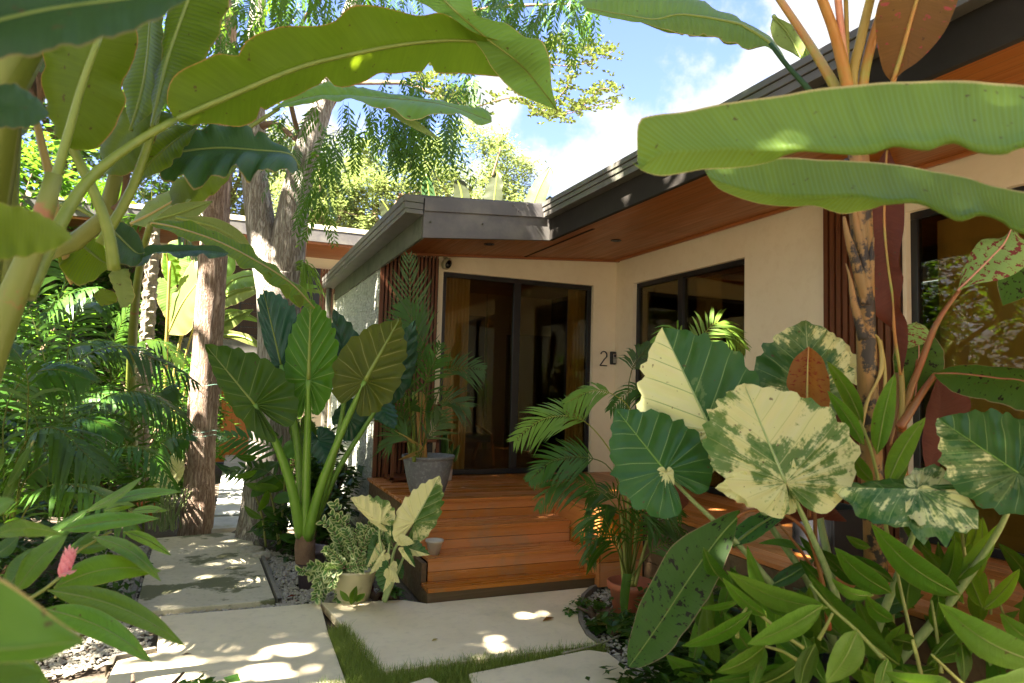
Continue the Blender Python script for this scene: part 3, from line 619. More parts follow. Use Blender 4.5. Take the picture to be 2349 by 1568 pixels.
fb('upper_window', m_frame, (1.15, 1.95, 15.97, 16.03, 2.4, 4.3)); fb('upper_window', m_indark, (-3.4, .9, 15.97, 16.03, 2.6, 4.2))
fb('terrace', m_gutter, (-4, 1.3, 14.9, 16.04, 2.05, 2.5)); rl = fb('railing', m_frame, *[(-4, 1.3, 14.9, 14.92, 2.62+i*.16, 2.635+i*.16) for i in range(5)], *[(x, x+.03, 14.885, 14.899, 2.5, 3.3) for x in (-3.5, -2.2, -.9, .25, 1.2)])
dr = fb('door', m_orange, (.02, .82, 15.95, 16.03, .08, 2.2)); ORG[dr.name] = ORG[fh.name]
b = MB(); b.box(.72, .735, 15.90, 15.949, .9, 1.3); b.build('handle', m_frame, dr)
fb('door_frame', m_slat, (-.10, -.02, 15.93, 16.04, .05, 2.3), (.86, .92, 15.93, 16.04, .05, 2.3), (-.02, .86, 15.93, 16.04, 2.22, 2.3))
fb('doorstep', m_deck, (-.1, 1.0, 15.5, 15.93, .0, .09))
# ================================================================ PLANT TOOLS
def cr(pts, n):
    """Catmull-Rom resample of tuples (any dim) to n points"""
    m = len(pts); D = [0.]
    for a, b in zip(pts, pts[1:]): D.append(D[-1]+max(1e-6, math.dist(a[:2], b[:2])))
    out = []
    for i in range(n):
        s = D[-1]*i/(n-1); j = 0
        while j < m-2 and D[j+1] < s: j += 1
        t = (s-D[j])/(D[j+1]-D[j]); p0 = pts[max(j-1, 0)]; p1 = pts[j]; p2 = pts[j+1]; p3 = pts[min(j+2, m-1)]
        out.append(tuple(.5*((2*b)+(-a+c)*t+(2*a-5*b+4*c-d)*t*t+(-a+3*b-3*c+d)*t**3) for a, b, c, d in zip(p0, p1, p2, p3)))
    return out
def lerpd(d, t):
    if not isinstance(d, (tuple, list)): return d
    s = t*(len(d)-1); i = min(int(s), len(d)-2); return d[i]+(d[i+1]-d[i])*(s-i)
def ptube(parent, name, mat, pts, d, r, n=14, seg=8, ell=1.):
    """tube traced by points (x,y); d depth(s); r radius in photo px (start..end)"""
    q = cr(pts, n); P3 = []; R3 = []
    for i, a in enumerate(q):
        t = i/(n-1); dd = lerpd(d, t); P3.append(P(a[0], a[1], dd)); R3.append(lerpd(r, t)*px(dd))
    b = MB(); b.tube(P3, R3, seg, ell=ell); return b.build(name, mat, parent, True)
def blade(parent, mat, M, L, R, d, ol=0., orr=0., n=30, kk=6, fold=.06, wav=.012, ph=26, rib=None, rr=(5, 1.5), seed=0, name='leaf', var=0., wf=17., notch=None):
    rnd = random.Random(seed*77+len(M)*13+int(M[0][0])); o1, o2 = rnd.uniform(0, 99), rnd.uniform(0, 99)
    qm, ql, qr = cr(M, n), cr(L, n), cr(R, n); b = MB(); C3 = []; nrm = []
    rows = []
    for i in range(n):
        t = i/(n-1); dd = lerpd(d, t); m3 = P(qm[i][0], qm[i][1], dd); C3.append(m3)
        pr = math.sin(math.pi*min(max(t, .0), 1))**.5
        E1 = P(ql[i][0], ql[i][1], dd+ol*pr); E2 = P(qr[i][0], qr[i][1], dd+orr*pr); row = []
        nt_ = (.03 if n >= 40 and not name.startswith('x') else 0.) if notch is None else notch
        if .06 < t < .94:
            if rnd.random() < nt_: E1 = E1.lerp(m3, rnd.uniform(.12, .42))
            if rnd.random() < nt_: E2 = E2.lerp(m3, rnd.uniform(.12, .42))
        j = min(i+1, n-1); k0 = max(i-1, 0)
        tg = P(qm[j][0], qm[j][1], lerpd(d, j/(n-1)))-P(qm[k0][0], qm[k0][1], lerpd(d, k0/(n-1)))
        for sgn, E, of in ((-1, E1, o1), (1, E2, o2)):
            e = E-m3; w_ = e.length; nv = e.cross(tg)*sgn
            if nv.length > 1e-9: nv.normalize()
            if nv.dot(F) > 0: nv = -nv
            rg = range(kk, 0, -1) if sgn < 0 else range(0, kk+1)
            for k_ in rg:
                s = k_/kk
                wv = wav*s*s*(noise.noise(V((t*wf, of, 0)))*2+.7*math.sin(t*wf*2.3+of))*min(1, w_*4)
                row.append((m3+e*s+nv*(fold*w_*math.sin(math.pi*s*.9)+wv), (t*ph+s*1.2, s)))
        rows.append([b.p(q, uv, var) for q, uv in row])
    b.grid(rows); o = b.build(name, mat, parent, True, fix=False)
    if rib is not None:
        rb = MB(); rb.tube(C3, [lerpd(rr, i/(n-1))*px(lerpd(d, i/(n-1))) for i in range(n)], 6); rb.build('midrib', rib, o, True)
    return o
def lance(parent, mat, b0, t0, hw, d, bend=0., tilt=.05, name='leaf', rib=None, seed=0, tip=.06, fold=.12, wav=.0025, n=16):
    """simple lance leaf base->tip, half width hw px, sideways bend px"""
    x0, y0 = b0; x1, y1 = t0; dx, dy = x1-x0, y1-y0; l = math.hypot(dx, dy); ux, uy = dx/l, dy/l; sx, sy = -uy, ux
    M = []; L = []; R = []
    for i in range(9):
        t = i/8; w_ = hw*(math.sin(math.pi*t**.85)**.75)*(1-.12*t); w_ = max(w_, .5)
        o = bend*math.sin(math.pi*t); cx, cy = x0+dx*t+sx*o, y0+dy*t+sy*o
        M.append((cx, cy)); L.append((cx-sx*w_, cy-sy*w_)); R.append((cx+sx*w_, cy+sy*w_))
    return blade(parent, mat, M, L, R, d, tilt, -tilt, n=n, kk=3, fold=fold, wav=wav, ph=18, rib=rib, rr=(2.5, .8), seed=seed, name=name)
HEART = [(1.0, .0), (.93, .14), (.82, .34), (.66, .58), (.48, .78), (.28, .93), (.08, 1.0), (-.12, .96), (-.28, .80), (-.38, .58), (-.42, .36), (-.36, .18), (-.20, .06), (-.04, .012)]
def heart(parent, mat, J, T, WL, WR, lob=1.0, cup=.10, scal=.05, name='leaf', rib=None, rr=4, seed=0, biasL=0., biasR=0., nv=7, ruff=.03, curl=0.):
    """J junction (x,y,d), T tip (x,y,d), WL/WR offsets (dx,dy,dd) of the widest points"""
    rnd = random.Random(seed+int(J[0])); O = P(*J); A = P(*T)-O
    oL = P(J[0]+WL[0], J[1]+WL[1], J[2]+WL[2])-O; oR = P(J[0]+WR[0], J[1]+WR[1], J[2]+WR[2])-O
    nvv = oR.cross(A); nvv.normalize()
    if nvv.dot(F) > 0: nvv = -nvv
    size = A.length; b = MB(); of = rnd.uniform(0, 90)
    def pos(a, c, s, ph_=0.):
        q = O+A*a+(oR*c if c > 0 else oL*(-c))
        r2 = abs(c)
        q = q-nvv*(cup*size*(r2**1.6))+nvv*(ruff*size*s*s*noise.noise(V((a*4+of, c*4, 0)))*2.2)-nvv*(curl*size*max(a, 0)**2)
        q = q-nvv*(size*.022*math.cos(2*math.pi*ph_)*math.sin(math.pi*min(s, .95)))
        return q
    for sg, bias in ((-1, biasL), (1, biasR)):
        out = cr([(x if x > 0 else x*lob, y) for x, y in HEART], 46); rows = []
        for i, (a, c) in enumerate(out):
            # lateral vein phase: angle measured from the junction for the lobes, position along the midrib for the blade
            row = []
            for k_ in range(9):
                s = k_/8
                if a > .0:  # blade: spokes start on the midrib behind their end point
                    a0 = max(0., a-.34*abs(c)-.04) if a < .98 else a
                else: a0 = 0.
                aa = a0+(a-a0)*s; ccx = c*s
                phs = i/45*(nv+4)
                sc = 1-scal*(math.cos(2*math.pi*phs))*s*s*(1+1.4*noise.noise(V((phs*.8+of, bias*9, 2.))))+.05*s*s*noise.noise(V((phs*2.3+of, 7., sg*3.)))
                row.append(b.p(pos(a0+(a-a0)*s*(sc if a > 0 else 1), ccx*sc*sg, s, phs+.5), (phs+.5, s), bias))
            rows.append(row)
        b.grid(rows)
    o = b.build(name, mat, parent, True, fix=False)
    if rib is not None:
        rb = MB(); n = 12; pr = [O+A*(i/n)-nvv*(curl*size*(i/n)**2)+nvv*.001 for i in range(n+1)]
        rb.tube(pr, [rr*px(J[2])*(1-.8*i/n) for i in range(n+1)], 6); rb.build('midrib', rib, o, True)
    return o
def frond(parent, mat, pts, n=26, ll=.35, ang=60, droop=.35, up=V((0, 0, 1)), wd=.014, taper=.5, rad=.006, name='frond', seed=0, lift=0., start=.12):
    """pinnate palm frond along 3D points"""
    rnd = random.Random(seed); b = MB()
    q = cr([tuple(a) for a in pts], 24)
    # cr measures in xy only; rebuild with true 3d spacing
    q = [V(a) for a in q]; b.tube(q, [rad*(1-.8*i/23) for i in range(24)], 5, c=1.)
    for i in range(n):
        t = start+(1-start)*(i+.5)/n; s = t*23; j = min(int(s), 22); p = q[j].lerp(q[j+1], s-j); tg = (q[j+1]-q[j]).normalized()
        sd = tg.cross(up); sd = sd.normalized() if sd.length > 1e-3 else V((1, 0, 0)); un = sd.cross(tg)
        L0 = ll*(math.sin(math.pi*min(.97, .12+t*.86))**.6)*rnd.uniform(.85, 1.1)*(1-taper*max(0, t-.6))
        an = RD(ang*(1-.35*t)+rnd.uniform(-7, 7))
        for sg in (-1, 1):
            dr = (tg*math.cos(an)+sd*sg*math.sin(an)+un*(lift+rnd.uniform(-.08, .08))).normalized(); pp = p; dd = dr; wn = dd.cross(sd*sg); 
            wv = tg.cross(dr).cross(dr); wv = wv.normalized() if wv.length > 1e-4 else tg
            prev = None
            for k_, (f_, wf_) in enumerate(((0, .35), (.3, 1.), (.65, .8), (1., .05))):
                c = p+dr*(L0*f_)+V((0, 0, -1))*(droop*L0*f_*f_)
                a_, c_ = b.p(c-wv*wd*wf_, (f_*2, 0)), b.p(c+wv*wd*wf_, (f_*2, 1))
                if prev: b.f.append((prev[0], prev[1], c_, a_))
                prev = (a_, c_)
    return b.build(name, mat, parent, False, fix=False)
def arc(p0, p1, h, n=6):
    """arching path from p0 to p1 rising h above the chord"""
    return [p0.lerp(p1, i/n)+V((0, 0, h*math.sin(math.pi*(i/n)))) for i in range(n+1)]
def pf(parent, mat, pts, d, **k):
    q = cr(pts, 8); return frond(parent, mat, [P(a[0], a[1], lerpd(d, i/7)) for i, a in enumerate(q)], **k)
def leafcloud(b, cen, rad, n, size, rnd, clump=.0, nc=0, flat=.5, shell=.3, asp=.45, gaps=None):
    cs = []
    for _ in range(nc or 1):
        while True:
            v = V((rnd.uniform(-1, 1), rnd.uniform(-1, 1), rnd.uniform(-1, 1)))
            if shell < v.length <= 1: break
        cs.append(v)
    for _ in range(n):
        if nc:
            c = rnd.choice(cs); v = c+V((rnd.gauss(0, clump), rnd.gauss(0, clump), rnd.gauss(0, clump*.7)))
        else:
            v = V((rnd.uniform(-1, 1), rnd.uniform(-1, 1), rnd.uniform(-1, 1)))
            if v.length > 1: continue
        p = V((cen[0]+v.x*rad[0], cen[1]+v.y*rad[1], cen[2]+v.z*rad[2]))
        if gaps and any(((p.x-SUNV.x*(p.z-g[2])/SUNV.z-g[0])/(g[3]+.12))**2+((p.y-SUNV.y*(p.z-g[2])/SUNV.z-g[1])/(g[4]+.12))**2 < 1 for g in gaps): continue
        s = size*rnd.uniform(.6, 1.3)
        a = rnd.uniform(0, 6.283); u = V((math.cos(a), math.sin(a), rnd.uniform(-flat*1.6, flat*.4))).normalized(); w_ = u.cross(V((rnd.uniform(-.4, .4), rnd.uniform(-.4, .4), 1))).normalized()
        m_ = p+u*s*.5+V((0, 0, .06*s))
        i = [b.p(p, (0, 0)), b.p(m_+w_*s*asp*.5, (.5, 1)), b.p(p+u*s, (1, 0)), b.p(m_-w_*s*asp*.5, (.5, 1)), b.p(m_-V((0, 0, .05*s)), (.5, 0))]
        b.f.append((i[0], i[1], i[4])); b.f.append((i[1], i[2], i[4])); b.f.append((i[2], i[3], i[4])); b.f.append((i[3], i[0], i[4]))
def pinnate(b, p0, dirv, L, n, ll, rnd, wd=.32):
    """hanging compound leaf: pairs of drooping leaflets along a curved rachis"""
    dirv = dirv.normalized(); sd = dirv.cross(V((0, 0, 1)));
    if sd.length < .1: sd = V((rnd.uniform(-1, 1), rnd.uniform(-1, 1), 0))
    sd.normalize(); a = rnd.uniform(-.9, .9); sd = (sd*math.cos(a)+dirv.cross(sd)*math.sin(a)).normalized(); p = p0.copy(); d = dirv.copy(); st = L/n; old = p.copy()
    i0 = b.p(p-sd*.002); i1 = b.p(p+sd*.002)
    for i in range(n):
        d = (d+V((0, 0, -.10))).normalized(); p = p+d*st
        j0 = b.p(p-sd*.002); j1 = b.p(p+sd*.002); b.f.append((i0, i1, j1, j0)); i0, i1 = j0, j1
        for sg in (-1, 1):
            l = ll*rnd.uniform(.8, 1.15)*(1-.35*(i/n)**3); u = (sd*sg*.85+d*.5+V((0, 0, -.35-rnd.uniform(0, .3)))).normalized(); w_ = (d-u*d.dot(u)).normalized()*l*wd*.5
            m_ = p+u*l*.5; k_ = [b.p(p, (0, 0)), b.p(m_+w_, (.5, .8)), b.p(p+u*l, (1, 0)), b.p(m_-w_, (.5, .8))]; b.f.append(tuple(k_))
def trunk(parent, name, mat, pts, rads, seg=40, amp=.010, n=90, fr=9., loc=None, flute=.0):
    """bark trunk with real ridges. pts 3D, radii m"""
    q = cr([(p_.z, i, p_.x, p_.y) for i, p_ in enumerate(pts)], n); q = [V((a[2], a[3], a[0])) for a in q]
    m = len(rads); b = MB(); rows = []
    for i, c in enumerate(q):
        t = i/(n-1); r = lerpd(rads, t); row = []
        for k_ in range(seg):
            a = 2*math.pi*k_/seg; nx, ny = math.cos(a), math.sin(a)
            rid = abs(noise.noise(V((nx*fr*.35*3, ny*fr*.35*3, c.z*1.3))))*1.6+abs(noise.noise(V((nx*fr, ny*fr, c.z*3.1))))*.9
            rr_ = r*(1+.10*noise.noise(V((nx*1.2, ny*1.2, c.z*.8))))-amp*(1-rid)*.8+flute*r*max(0, math.cos(a*2+.6))*(1-t)
            row.append(b.p(c+V((nx*rr_, ny*rr_, 0)), (k_/seg*6, c.z)))
        rows.append(row)
    b.grid(rows, True); b.f.append(tuple(rows[-1])); return b.build(name, mat, parent, True, loc=loc)
def Z1(*q): return [(x*.33548, y*.33548) for x, y in q]
def Z2(*q): return [(783+x*.33548, y*.33548) for x, y in q]
def Z3(*q): return [(1566+x*.33548, y*.33548) for x, y in q]
def Z4(*q): return [(x*.33548, 520+y*.33548) for x, y in q]
def Z5(*q): return [(783+x*.33548, 520+y*.33548) for x, y in q]
def Z6(*q): return [(1566+x*.33548, 520+y*.33548) for x, y in q]
def Z7(*q): return [(x*.33548, 1041.8+y*.33548) for x, y in q]
def Z8(*q): return [(783+x*.33548, 1041.8+y*.33548) for x, y in q]
def Z9(*q): return [(1566+x*.33548, 1041.8+y*.33548) for x, y in q]
# ================================================================ TREES WITH TRUNKS
t1 = thing('tree', 'straight brown barked tree trunk standing at the corner of the mossy slab', 'tree', (-.17, 8.62, -.06))
trunk(t1, 'trunk', m_bark, [V((-.19, 8.62, -.1)), V((-.16, 8.62, .3)), P(462, 1000, 7.85), P(478, 760, 7.9), P(490, 590, 7.95), P(500, 450, 8.0), P(512, 250, 8.05), P(520, -50, 8.1), P(515, -400, 8.2)], [.185, .172, .165, .16, .15, .13, .12, .11, .10], fr=8)
t2 = thing('tree', 'thick pale grey tree trunk that forks above the big green alocasia', 'tree', (.5, 7.95, -.06))
trunk(t2, 'trunk', m_bark_g, [V((.47, 7.98, -.1)), P(606, 1180, 7.5), P(622, 1000, 7.55), P(636, 800, 7.6), P(640, 700, 7.62), P(643, 630, 7.65)], [.26, .23, .215, .21, .23, .25], fr=7, flute=.12)
trunk(t2, 'fork', m_bark_g, [P(628, 690, 7.6), P(612, 600, 7.65), P(597, 500, 7.7), P(585, 400, 7.75), P(582, 290, 7.9), P(585, 120, 8.1), P(600, -120, 8.4)], [.17, .165, .155, .145, .12, .10, .08], fr=7, n=50)
trunk(t2, 'fork', m_bark_g, [P(652, 690, 7.65), P(660, 600, 7.65), P(668, 510, 7.65), P(690, 400, 7.65), P(722, 290, 7.7), P(752, 200, 7.8), P(800, 40, 7.9), P(860, -150, 8.0)], [.18, .185, .17, .16, .13, .11, .09, .07], fr=7, n=60)
ptube(t2, 'branch', m_bark_b, [(585, 300), (630, 285), (690, 330), (740, 370)], (7.9, 7.5), (9, 3))
ptube(t2, 'branch', m_bark_b, [(752, 200), (850, 120), (980, 60), (1120, 20), (1300, 10)], (7.8, 6.6), (10, 2))
ptube(t2, 'branch', m_bark_b, [(740, 220), (860, 215), (940, 240), (1000, 280)], (7.7, 6.5), (7, 2))
ptube(t2, 'branch', m_bark_b, [(690, 330), (660, 180), (700, 40), (800, -60)], (7.7, 6.9), (6, 3))
r_ = random.Random(5); b = MB()
def hang(b, poly, n, d, L=(.30, .55), n_=(7, 11), ll=.10, down=.8, wd=.27):
    xs = [q[0] for q in poly]; ys = [q[1] for q in poly]; c = 0
    while c < n:
        x, y = r_.uniform(min(xs), max(xs)), r_.uniform(min(ys), max(ys))
        if not inpoly(x, y, poly): continue
        c += 1; dv = V((r_.uniform(-1, 1), r_.uniform(-1, 1), -down)); pinnate(b, P(x, y, r_.uniform(*d)), dv, r_.uniform(*L), r_.randint(*n_), ll, r_, wd)
hang(b, [(500, -60), (980, -60), (960, 40), (900, 60), (740, 60), (600, 120), (500, 150), (480, 60)], 150, (6, 7.6))
hang(b, [(1060, -80), (1400, -80), (1370, 40), (1330, 90), (1200, 60), (1080, 20)], 110, (5.2, 6.6), L=(.25, .42), ll=.085)
hang(b, [(880, 150), (1010, 150), (1060, 260), (1040, 310), (960, 330), (890, 260)], 60, (6, 6.9), L=(.35, .6))
hang(b, [(860, 240), (960, 240), (1010, 330), (960, 380), (900, 330)], 28, (6, 6.9), L=(.3, .5))
hang(b, [(700, 215), (860, 230), (850, 300), (760, 300), (720, 270)], 22, (6.3, 7.3))
hang(b, [(730, 300), (790, 300), (770, 400), (735, 400)], 22, (6.3, 7.3))
hang(b, [(600, 250), (690, 250), (700, 380), (660, 420), (610, 330)], 15, (6.8, 7.4))
hang(b, [(700, 400), (745, 400), (760, 480), (715, 470)], 14, (6.5, 7.3))
hang(b, [(1060, 140), (1100, 150), (1080, 200), (1040, 200)], 14, (6, 6.6))
b.build('foliage', m_fol, t2, fix=False)
# unseen crown foliage added above and left, placed to shade path, deck and walls
b = MB(); r_ = random.Random(21)
# gaps cut in the added foliage for sun patches: x, y, z, half sizes
SUN_GAPS = [(3.10, 5.22, .55, .10, .10), (2.9, 6.05, .65, .10, .03), (.55, 4.55, 0, .16, .02), (2.2, 4.70, 0, .2, .06), (1.75, 4.35, 0, .10, .10), (.95, 5.35, 0, .16, .04), (-.2, 8.6, 1.6, .22, .2), (-.2, 8.6, 2.6, .2, .2), (-.2, 8.6, .7, .14, .14), (.45, 8.5, 0, .6, .2), (.2, 7.0, 0, .14, .08), (-.1, 6.5, 0, .12, .06), (.3, 6.2, 0, .10, .06), (-.2, 7.6, 0, .2, .06),
        (3.7, 3.4, .65, .2, .1), (1.6, 8.3, 2.2, .0, .08), (1.6, 9.4, 2.0, .0, .08), (.4, 7.9, 2.8, .25, .2), (.3, 7.8, 1.2, .1, .1), (2.8, 5.87, 3.35, .15, .15), (2.75, 4.6, 3.4, .12, .1), (2.0, .9, 2.2, .05, .03), (2.5, 1.3, 2.1, .05, .02)]
for x, y, d_, g_ in ((1655, 745, 5.2, .1), (1250, 960, 5.0, .02), (1085, 850, 6.2, .0)): q = P(x, y, d_); SUN_GAPS.append((q.x, q.y, q.z, g_, g_))
def crown(b, cen, rad, n, size=.27, nc=60, cl=.2): leafcloud(b, cen, rad, n, size, r_, cl, nc, shell=.0, gaps=SUN_GAPS)
SHADE_CROWN = [((-7.4, 5.8, 7.9), (1.6, 2.7, .9), 3600), ((-4.6, 3.3, 8.2), (1.5, 1.5, .5), 1800), ((-2.6, 8.3, 7.6), (1.0, 1.7, .7), 2000), ((-5.0, .6, 7.9), (1.7, 2.0, .9), 3800), ((-4.9, 4.7, 7.9), (2.1, 2.7, .9), 5600), ((-2.4, 3.6, 7.6), (2.4, 3.0, .9), 5600), ((-1.6, .6, 7.7), (1.7, 1.7, .8), 2200), ((-2.2, 5.9, 7.2), (1.9, 1.3, .9), 1300)]
for c_, ra, n in SHADE_CROWN: crown(b, c_, ra, n)
b.build('foliage', m_fol_d, t1, fix=False)
b = MB()
for c_, ra, n in [((-1.6, 4.2, 7.4), (2.0, 2.2, .9), 1500), ((-3.6, 2.6, 7.0), (1.8, 1.8, .9), 1100), ((-.5, 1.5, 8.2), (2.2, 1.8, .8), 900)]: crown(b, c_, ra, n)
b.build('foliage', m_fol, t2, fix=False)
# slim tree whose small leaved twigs hang over the sky
t3 = thing('tree', 'fine branches with small olive leaves reaching across the blue sky', 'tree', (1.0, 12.4, -.06))
b = MB(); b.tube([V((1.0, 12.4, -.1)), P(690, 600, 12), P(712, 330, 12), P(790, 190, 12), P(930, 190, 11.4), P(1080, 250, 10.5)], [.10, .08, .06, .05, .035, .02], 8); b.build('trunk', m_bark_b, t3, True)
tw = [[(1080, 250), (1180, 225), (1240, 262), (1330, 250), (1420, 232)], [(1100, 150), (1240, 148), (1310, 152), (1360, 140), (1408, 118)], [(1240, 262), (1290, 215), (1310, 180)], [(1180, 225), (1240, 255), (1275, 262)],
      [(1310, 152), (1340, 110), (1395, 130)], [(1330, 250), (1380, 205), (1412, 215)], [(1080, 250), (1000, 205), (960, 190)], [(1100, 150), (1000, 170), (950, 190)], [(1080, 250), (1040, 215), (1000, 230)], [(1240, 148), (1270, 100), (1300, 95)], [(1240, 262), (1300, 262), (1350, 245)]]
br = MB(); fo = MB(); r_ = random.Random(8)
for q in tw:
    c_ = cr(q, 24); br.tube([P(a[0], a[1], 10.5) for a in c_], [2.0*px(10.5)*(1-.6*i/23) for i in range(24)], 5)
    for i, a in enumerate(c_):
        if i < 3: continue
        for _ in range(3):
            p0 = P(a[0]+r_.gauss(0, 13), a[1]+r_.gauss(0, 11)-4, 10.5+r_.gauss(0, .25))
            for _k in range(6):
                an = _k*1.05+r_.random(); u = (V((math.cos(an), math.sin(an)*.6, r_.uniform(-.1, .7)))).normalized(); l = r_.uniform(.05, .085); w_ = u.cross(V((r_.uniform(-1, 1), 1, .5))).normalized()*l*.22
                k_ = [fo.p(p0, (0, 0)), fo.p(p0+u*l*.6+w_, (.5, .8)), fo.p(p0+u*l, (1, 0)), fo.p(p0+u*l*.6-w_, (.5, .8))]; fo.f.append(tuple(k_))
br.build('branch', m_bark_b, t3, True); fo.build('foliage', m_fol_s, t3, fix=False)
# far sunlit trees
def fartree(cx, cy, d, rx, rz, lab, seed, n=24000, size=.15, mat=None, nc=150, base=-1.):
    c_ = P(cx, cy, d); th = thing('tree', lab, 'tree', (c_.x, c_.y, -.07), 'trees beyond the roofs'); r_ = random.Random(seed)
    b = MB(); b.tube([V((c_.x, c_.y, -.1)), V((c_.x+.2, c_.y, c_.z*.5)), V((c_.x, c_.y, c_.z))], [.3, .22, .1], 8)
    for i in range(9):
        a = r_.uniform(0, 6.3); b.tube([V((c_.x+.1, c_.y, c_.z*r_.uniform(.5, .9))), c_+V((math.cos(a)*rx*.45, math.sin(a)*rx*.4, r_.uniform(-.3, .3)*rz)), c_+V((math.cos(a)*rx*.85, math.sin(a)*rx*.7, r_.uniform(-.2, .75)*rz))], [.10, .06, .02], 5)
    b.build('trunk', m_bark_b, th, True)
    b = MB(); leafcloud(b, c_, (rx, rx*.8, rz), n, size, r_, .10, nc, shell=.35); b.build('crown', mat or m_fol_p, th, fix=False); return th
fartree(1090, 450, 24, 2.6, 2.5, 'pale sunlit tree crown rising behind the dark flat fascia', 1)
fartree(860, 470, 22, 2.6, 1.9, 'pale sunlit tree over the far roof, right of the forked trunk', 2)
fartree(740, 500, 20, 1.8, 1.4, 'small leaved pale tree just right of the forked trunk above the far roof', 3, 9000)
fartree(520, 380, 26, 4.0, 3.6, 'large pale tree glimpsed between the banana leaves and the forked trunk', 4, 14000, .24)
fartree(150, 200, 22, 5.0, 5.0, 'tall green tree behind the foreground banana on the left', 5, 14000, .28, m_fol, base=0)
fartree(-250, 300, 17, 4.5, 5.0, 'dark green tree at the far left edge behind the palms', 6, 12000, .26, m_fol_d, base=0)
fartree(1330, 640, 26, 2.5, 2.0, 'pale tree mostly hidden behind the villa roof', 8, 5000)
# ================================================================ BANANA CLUMPS
m_bstemg = surf('banana_stem_green', (.13, .17, .02), (.20, .23, .04), sc=4, rough=.45, stretch=(2, 2, .4), dirt=(.22, .10, .04), dsc=5, dth=(.62, .68), bump=.1)
ban = thing('banana_plant', 'large banana plant filling the upper left foreground, its arching leaf reaching over the path', 'banana plant', P(-80, 1500, 2.2))
ptube(ban, 'pseudostem', m_bstem, [(-190, 1500), (-130, 1150), (-50, 880), (25, 690), (85, 540), (125, 400)], (2.0, 2.1), (60, 58, 48, 38, 26, 18), seg=14)
ptube(ban, 'pseudostem', m_bstem, [(-260, 1400), (-160, 800), (60, 600), (200, 545), (250, 480), (268, 390), (285, 300)], (3.0, 3.0), (30, 26, 20, 20, 20, 12), seg=12)
ptube(ban, 'leaf_stalk', m_midrib, [(60, 680), (144, 503), (208, 409), (300, 335), (402, 275)], (2.1, 2.5), (20, 15, 11, 9))
ptube(ban, 'leaf_stalk', m_midrib, [(40, 640), (114, 453), (158, 302), (190, 190), (231, 78)], (2.1, 2.15), (15, 12, 9, 7))
ptube(ban, 'leaf_stalk', m_midrib, [(155, 315), (185, 380), (215, 440), (248, 530), (262, 620)], (2.5, 2.6), (10, 12, 13, 14))
ptube(ban, 'leaf_stalk', m_midrib_y, [(85, 285), (100, 350), (117, 419), (128, 520)], (2.6, 2.6), (8, 10, 12))
ptube(ban, 'leaf_stalk', m_bstemg, [(30, 300), (22, 420), (18, 520), (0, 700)], (2.7, 2.7), (18, 20, 24))
ptube(ban, 'leaf_stalk', m_midrib, [(230, 560), (300, 440), (352, 290), (379, 161), (403, 84), (450, -40)], (2.7, 2.8), (12, 10, 7, 5))
ptube(ban, 'dry_sheath', m_bark_b, Z1((240, 700), (200, 560), (150, 420)), (2.6, 2.6), (16, 22, 6), seg=6)
ptube(ban, 'dry_sheath', m_bark_b, Z1((230, 480), (290, 560), (270, 690)), (2.55, 2.6), (3, 14, 4), seg=6)
ptube(ban, 'dry_sheath', m_bark_b, Z1((880, 1080), (860, 1250), (830, 1380), (770, 1430)), (2.9, 2.9), (8, 7, 6), seg=6)
blade(ban, m_banana_olive, [(402, 275), (503, 231), (671, 161), (783, 130), (951, 99), (1102, 97), (1252, 146)],
      [(402, 275), (381, 235), (397, 180), (453, 141), (500, 125), (543, 127), (562, 98), (637, 64), (721, 70), (783, 28), (850, 17), (951, 30), (1018, 37), (1118, 90), (1202, 94), (1252, 142)],
      [(402, 275), (440, 290), (500, 289), (570, 287), (620, 255), (704, 215), (783, 197), (860, 180), (934, 171), (1085, 175), (1180, 178), (1240, 162), (1252, 150)], (2.5, 2.7, 3.0, 3.3), -.18, .18, n=60, fold=-.05, wav=.02, ph=60, rib=m_midrib, rr=(8, 3), seed=1)
blade(ban, m_banana_d, Z1((1170, 1075), (1250, 1040), (1500, 1015), (1750, 1030), (1980, 1055), (2045, 1150)), Z1((1170, 1075), (1260, 960), (1350, 885), (1500, 862), (1700, 865), (1850, 950), (1990, 1050), (2045, 1150)),
      Z1((1170, 1075), (1090, 1220), (1250, 1262), (1400, 1285), (1550, 1200), (1640, 1178), (1720, 1240), (1800, 1205), (1920, 1170), (1980, 1197), (2045, 1150)), (2.9, 3.2), .04, -.22, n=40, fold=.10, wav=.03, ph=36, rib=m_midrib, rr=(4, 2), seed=2)
blade(ban, m_banana, [(300, 430), (350, 370), (400, 325), (455, 288)], [(300, 428), (325, 345), (395, 293), (455, 286)], [(300, 432), (350, 405), (410, 365), (455, 290)], (2.8, 2.9), .1, -.1, seed=3, rib=m_midrib)
blade(ban, m_banana, [(350, 292), (379, 161), (403, 84), (455, -60)], [(350, 292), (352, 200), (374, 90), (405, -60)], [(350, 292), (402, 205), (474, 133), (506, 68), (545, -60)], (2.6, 2.7), .08, -.08, ph=40, n=36, rib=m_midrib, rr=(6, 5), seed=4)
blade(ban, m_banana_olive, [(150, 335), (170, 260), (200, 170), (231, 80), (245, 30)], [(150, 337), (120, 285), (102, 200), (112, 110), (160, 30), (230, 20)], [(150, 335), (178, 345), (236, 330), (286, 240), (280, 190), (312, 121), (308, 50), (262, 20)], (2.3, 2.25), .12, .12, ph=40, n=36, seed=5, rib=m_midrib)
blade(ban, m_banana_d, [(-90, 70), (100, 25), (280, 0), (440, -20)], [(-90, -120), (100, -120), (300, -90), (440, -30)], [(-90, 142), (60, 128), (200, 108), (310, 70), (380, 35), (440, -10)], (.85, 1.0), .05, -.05, ph=30, n=30, seed=6, rib=m_midrib, rr=(5, 4))
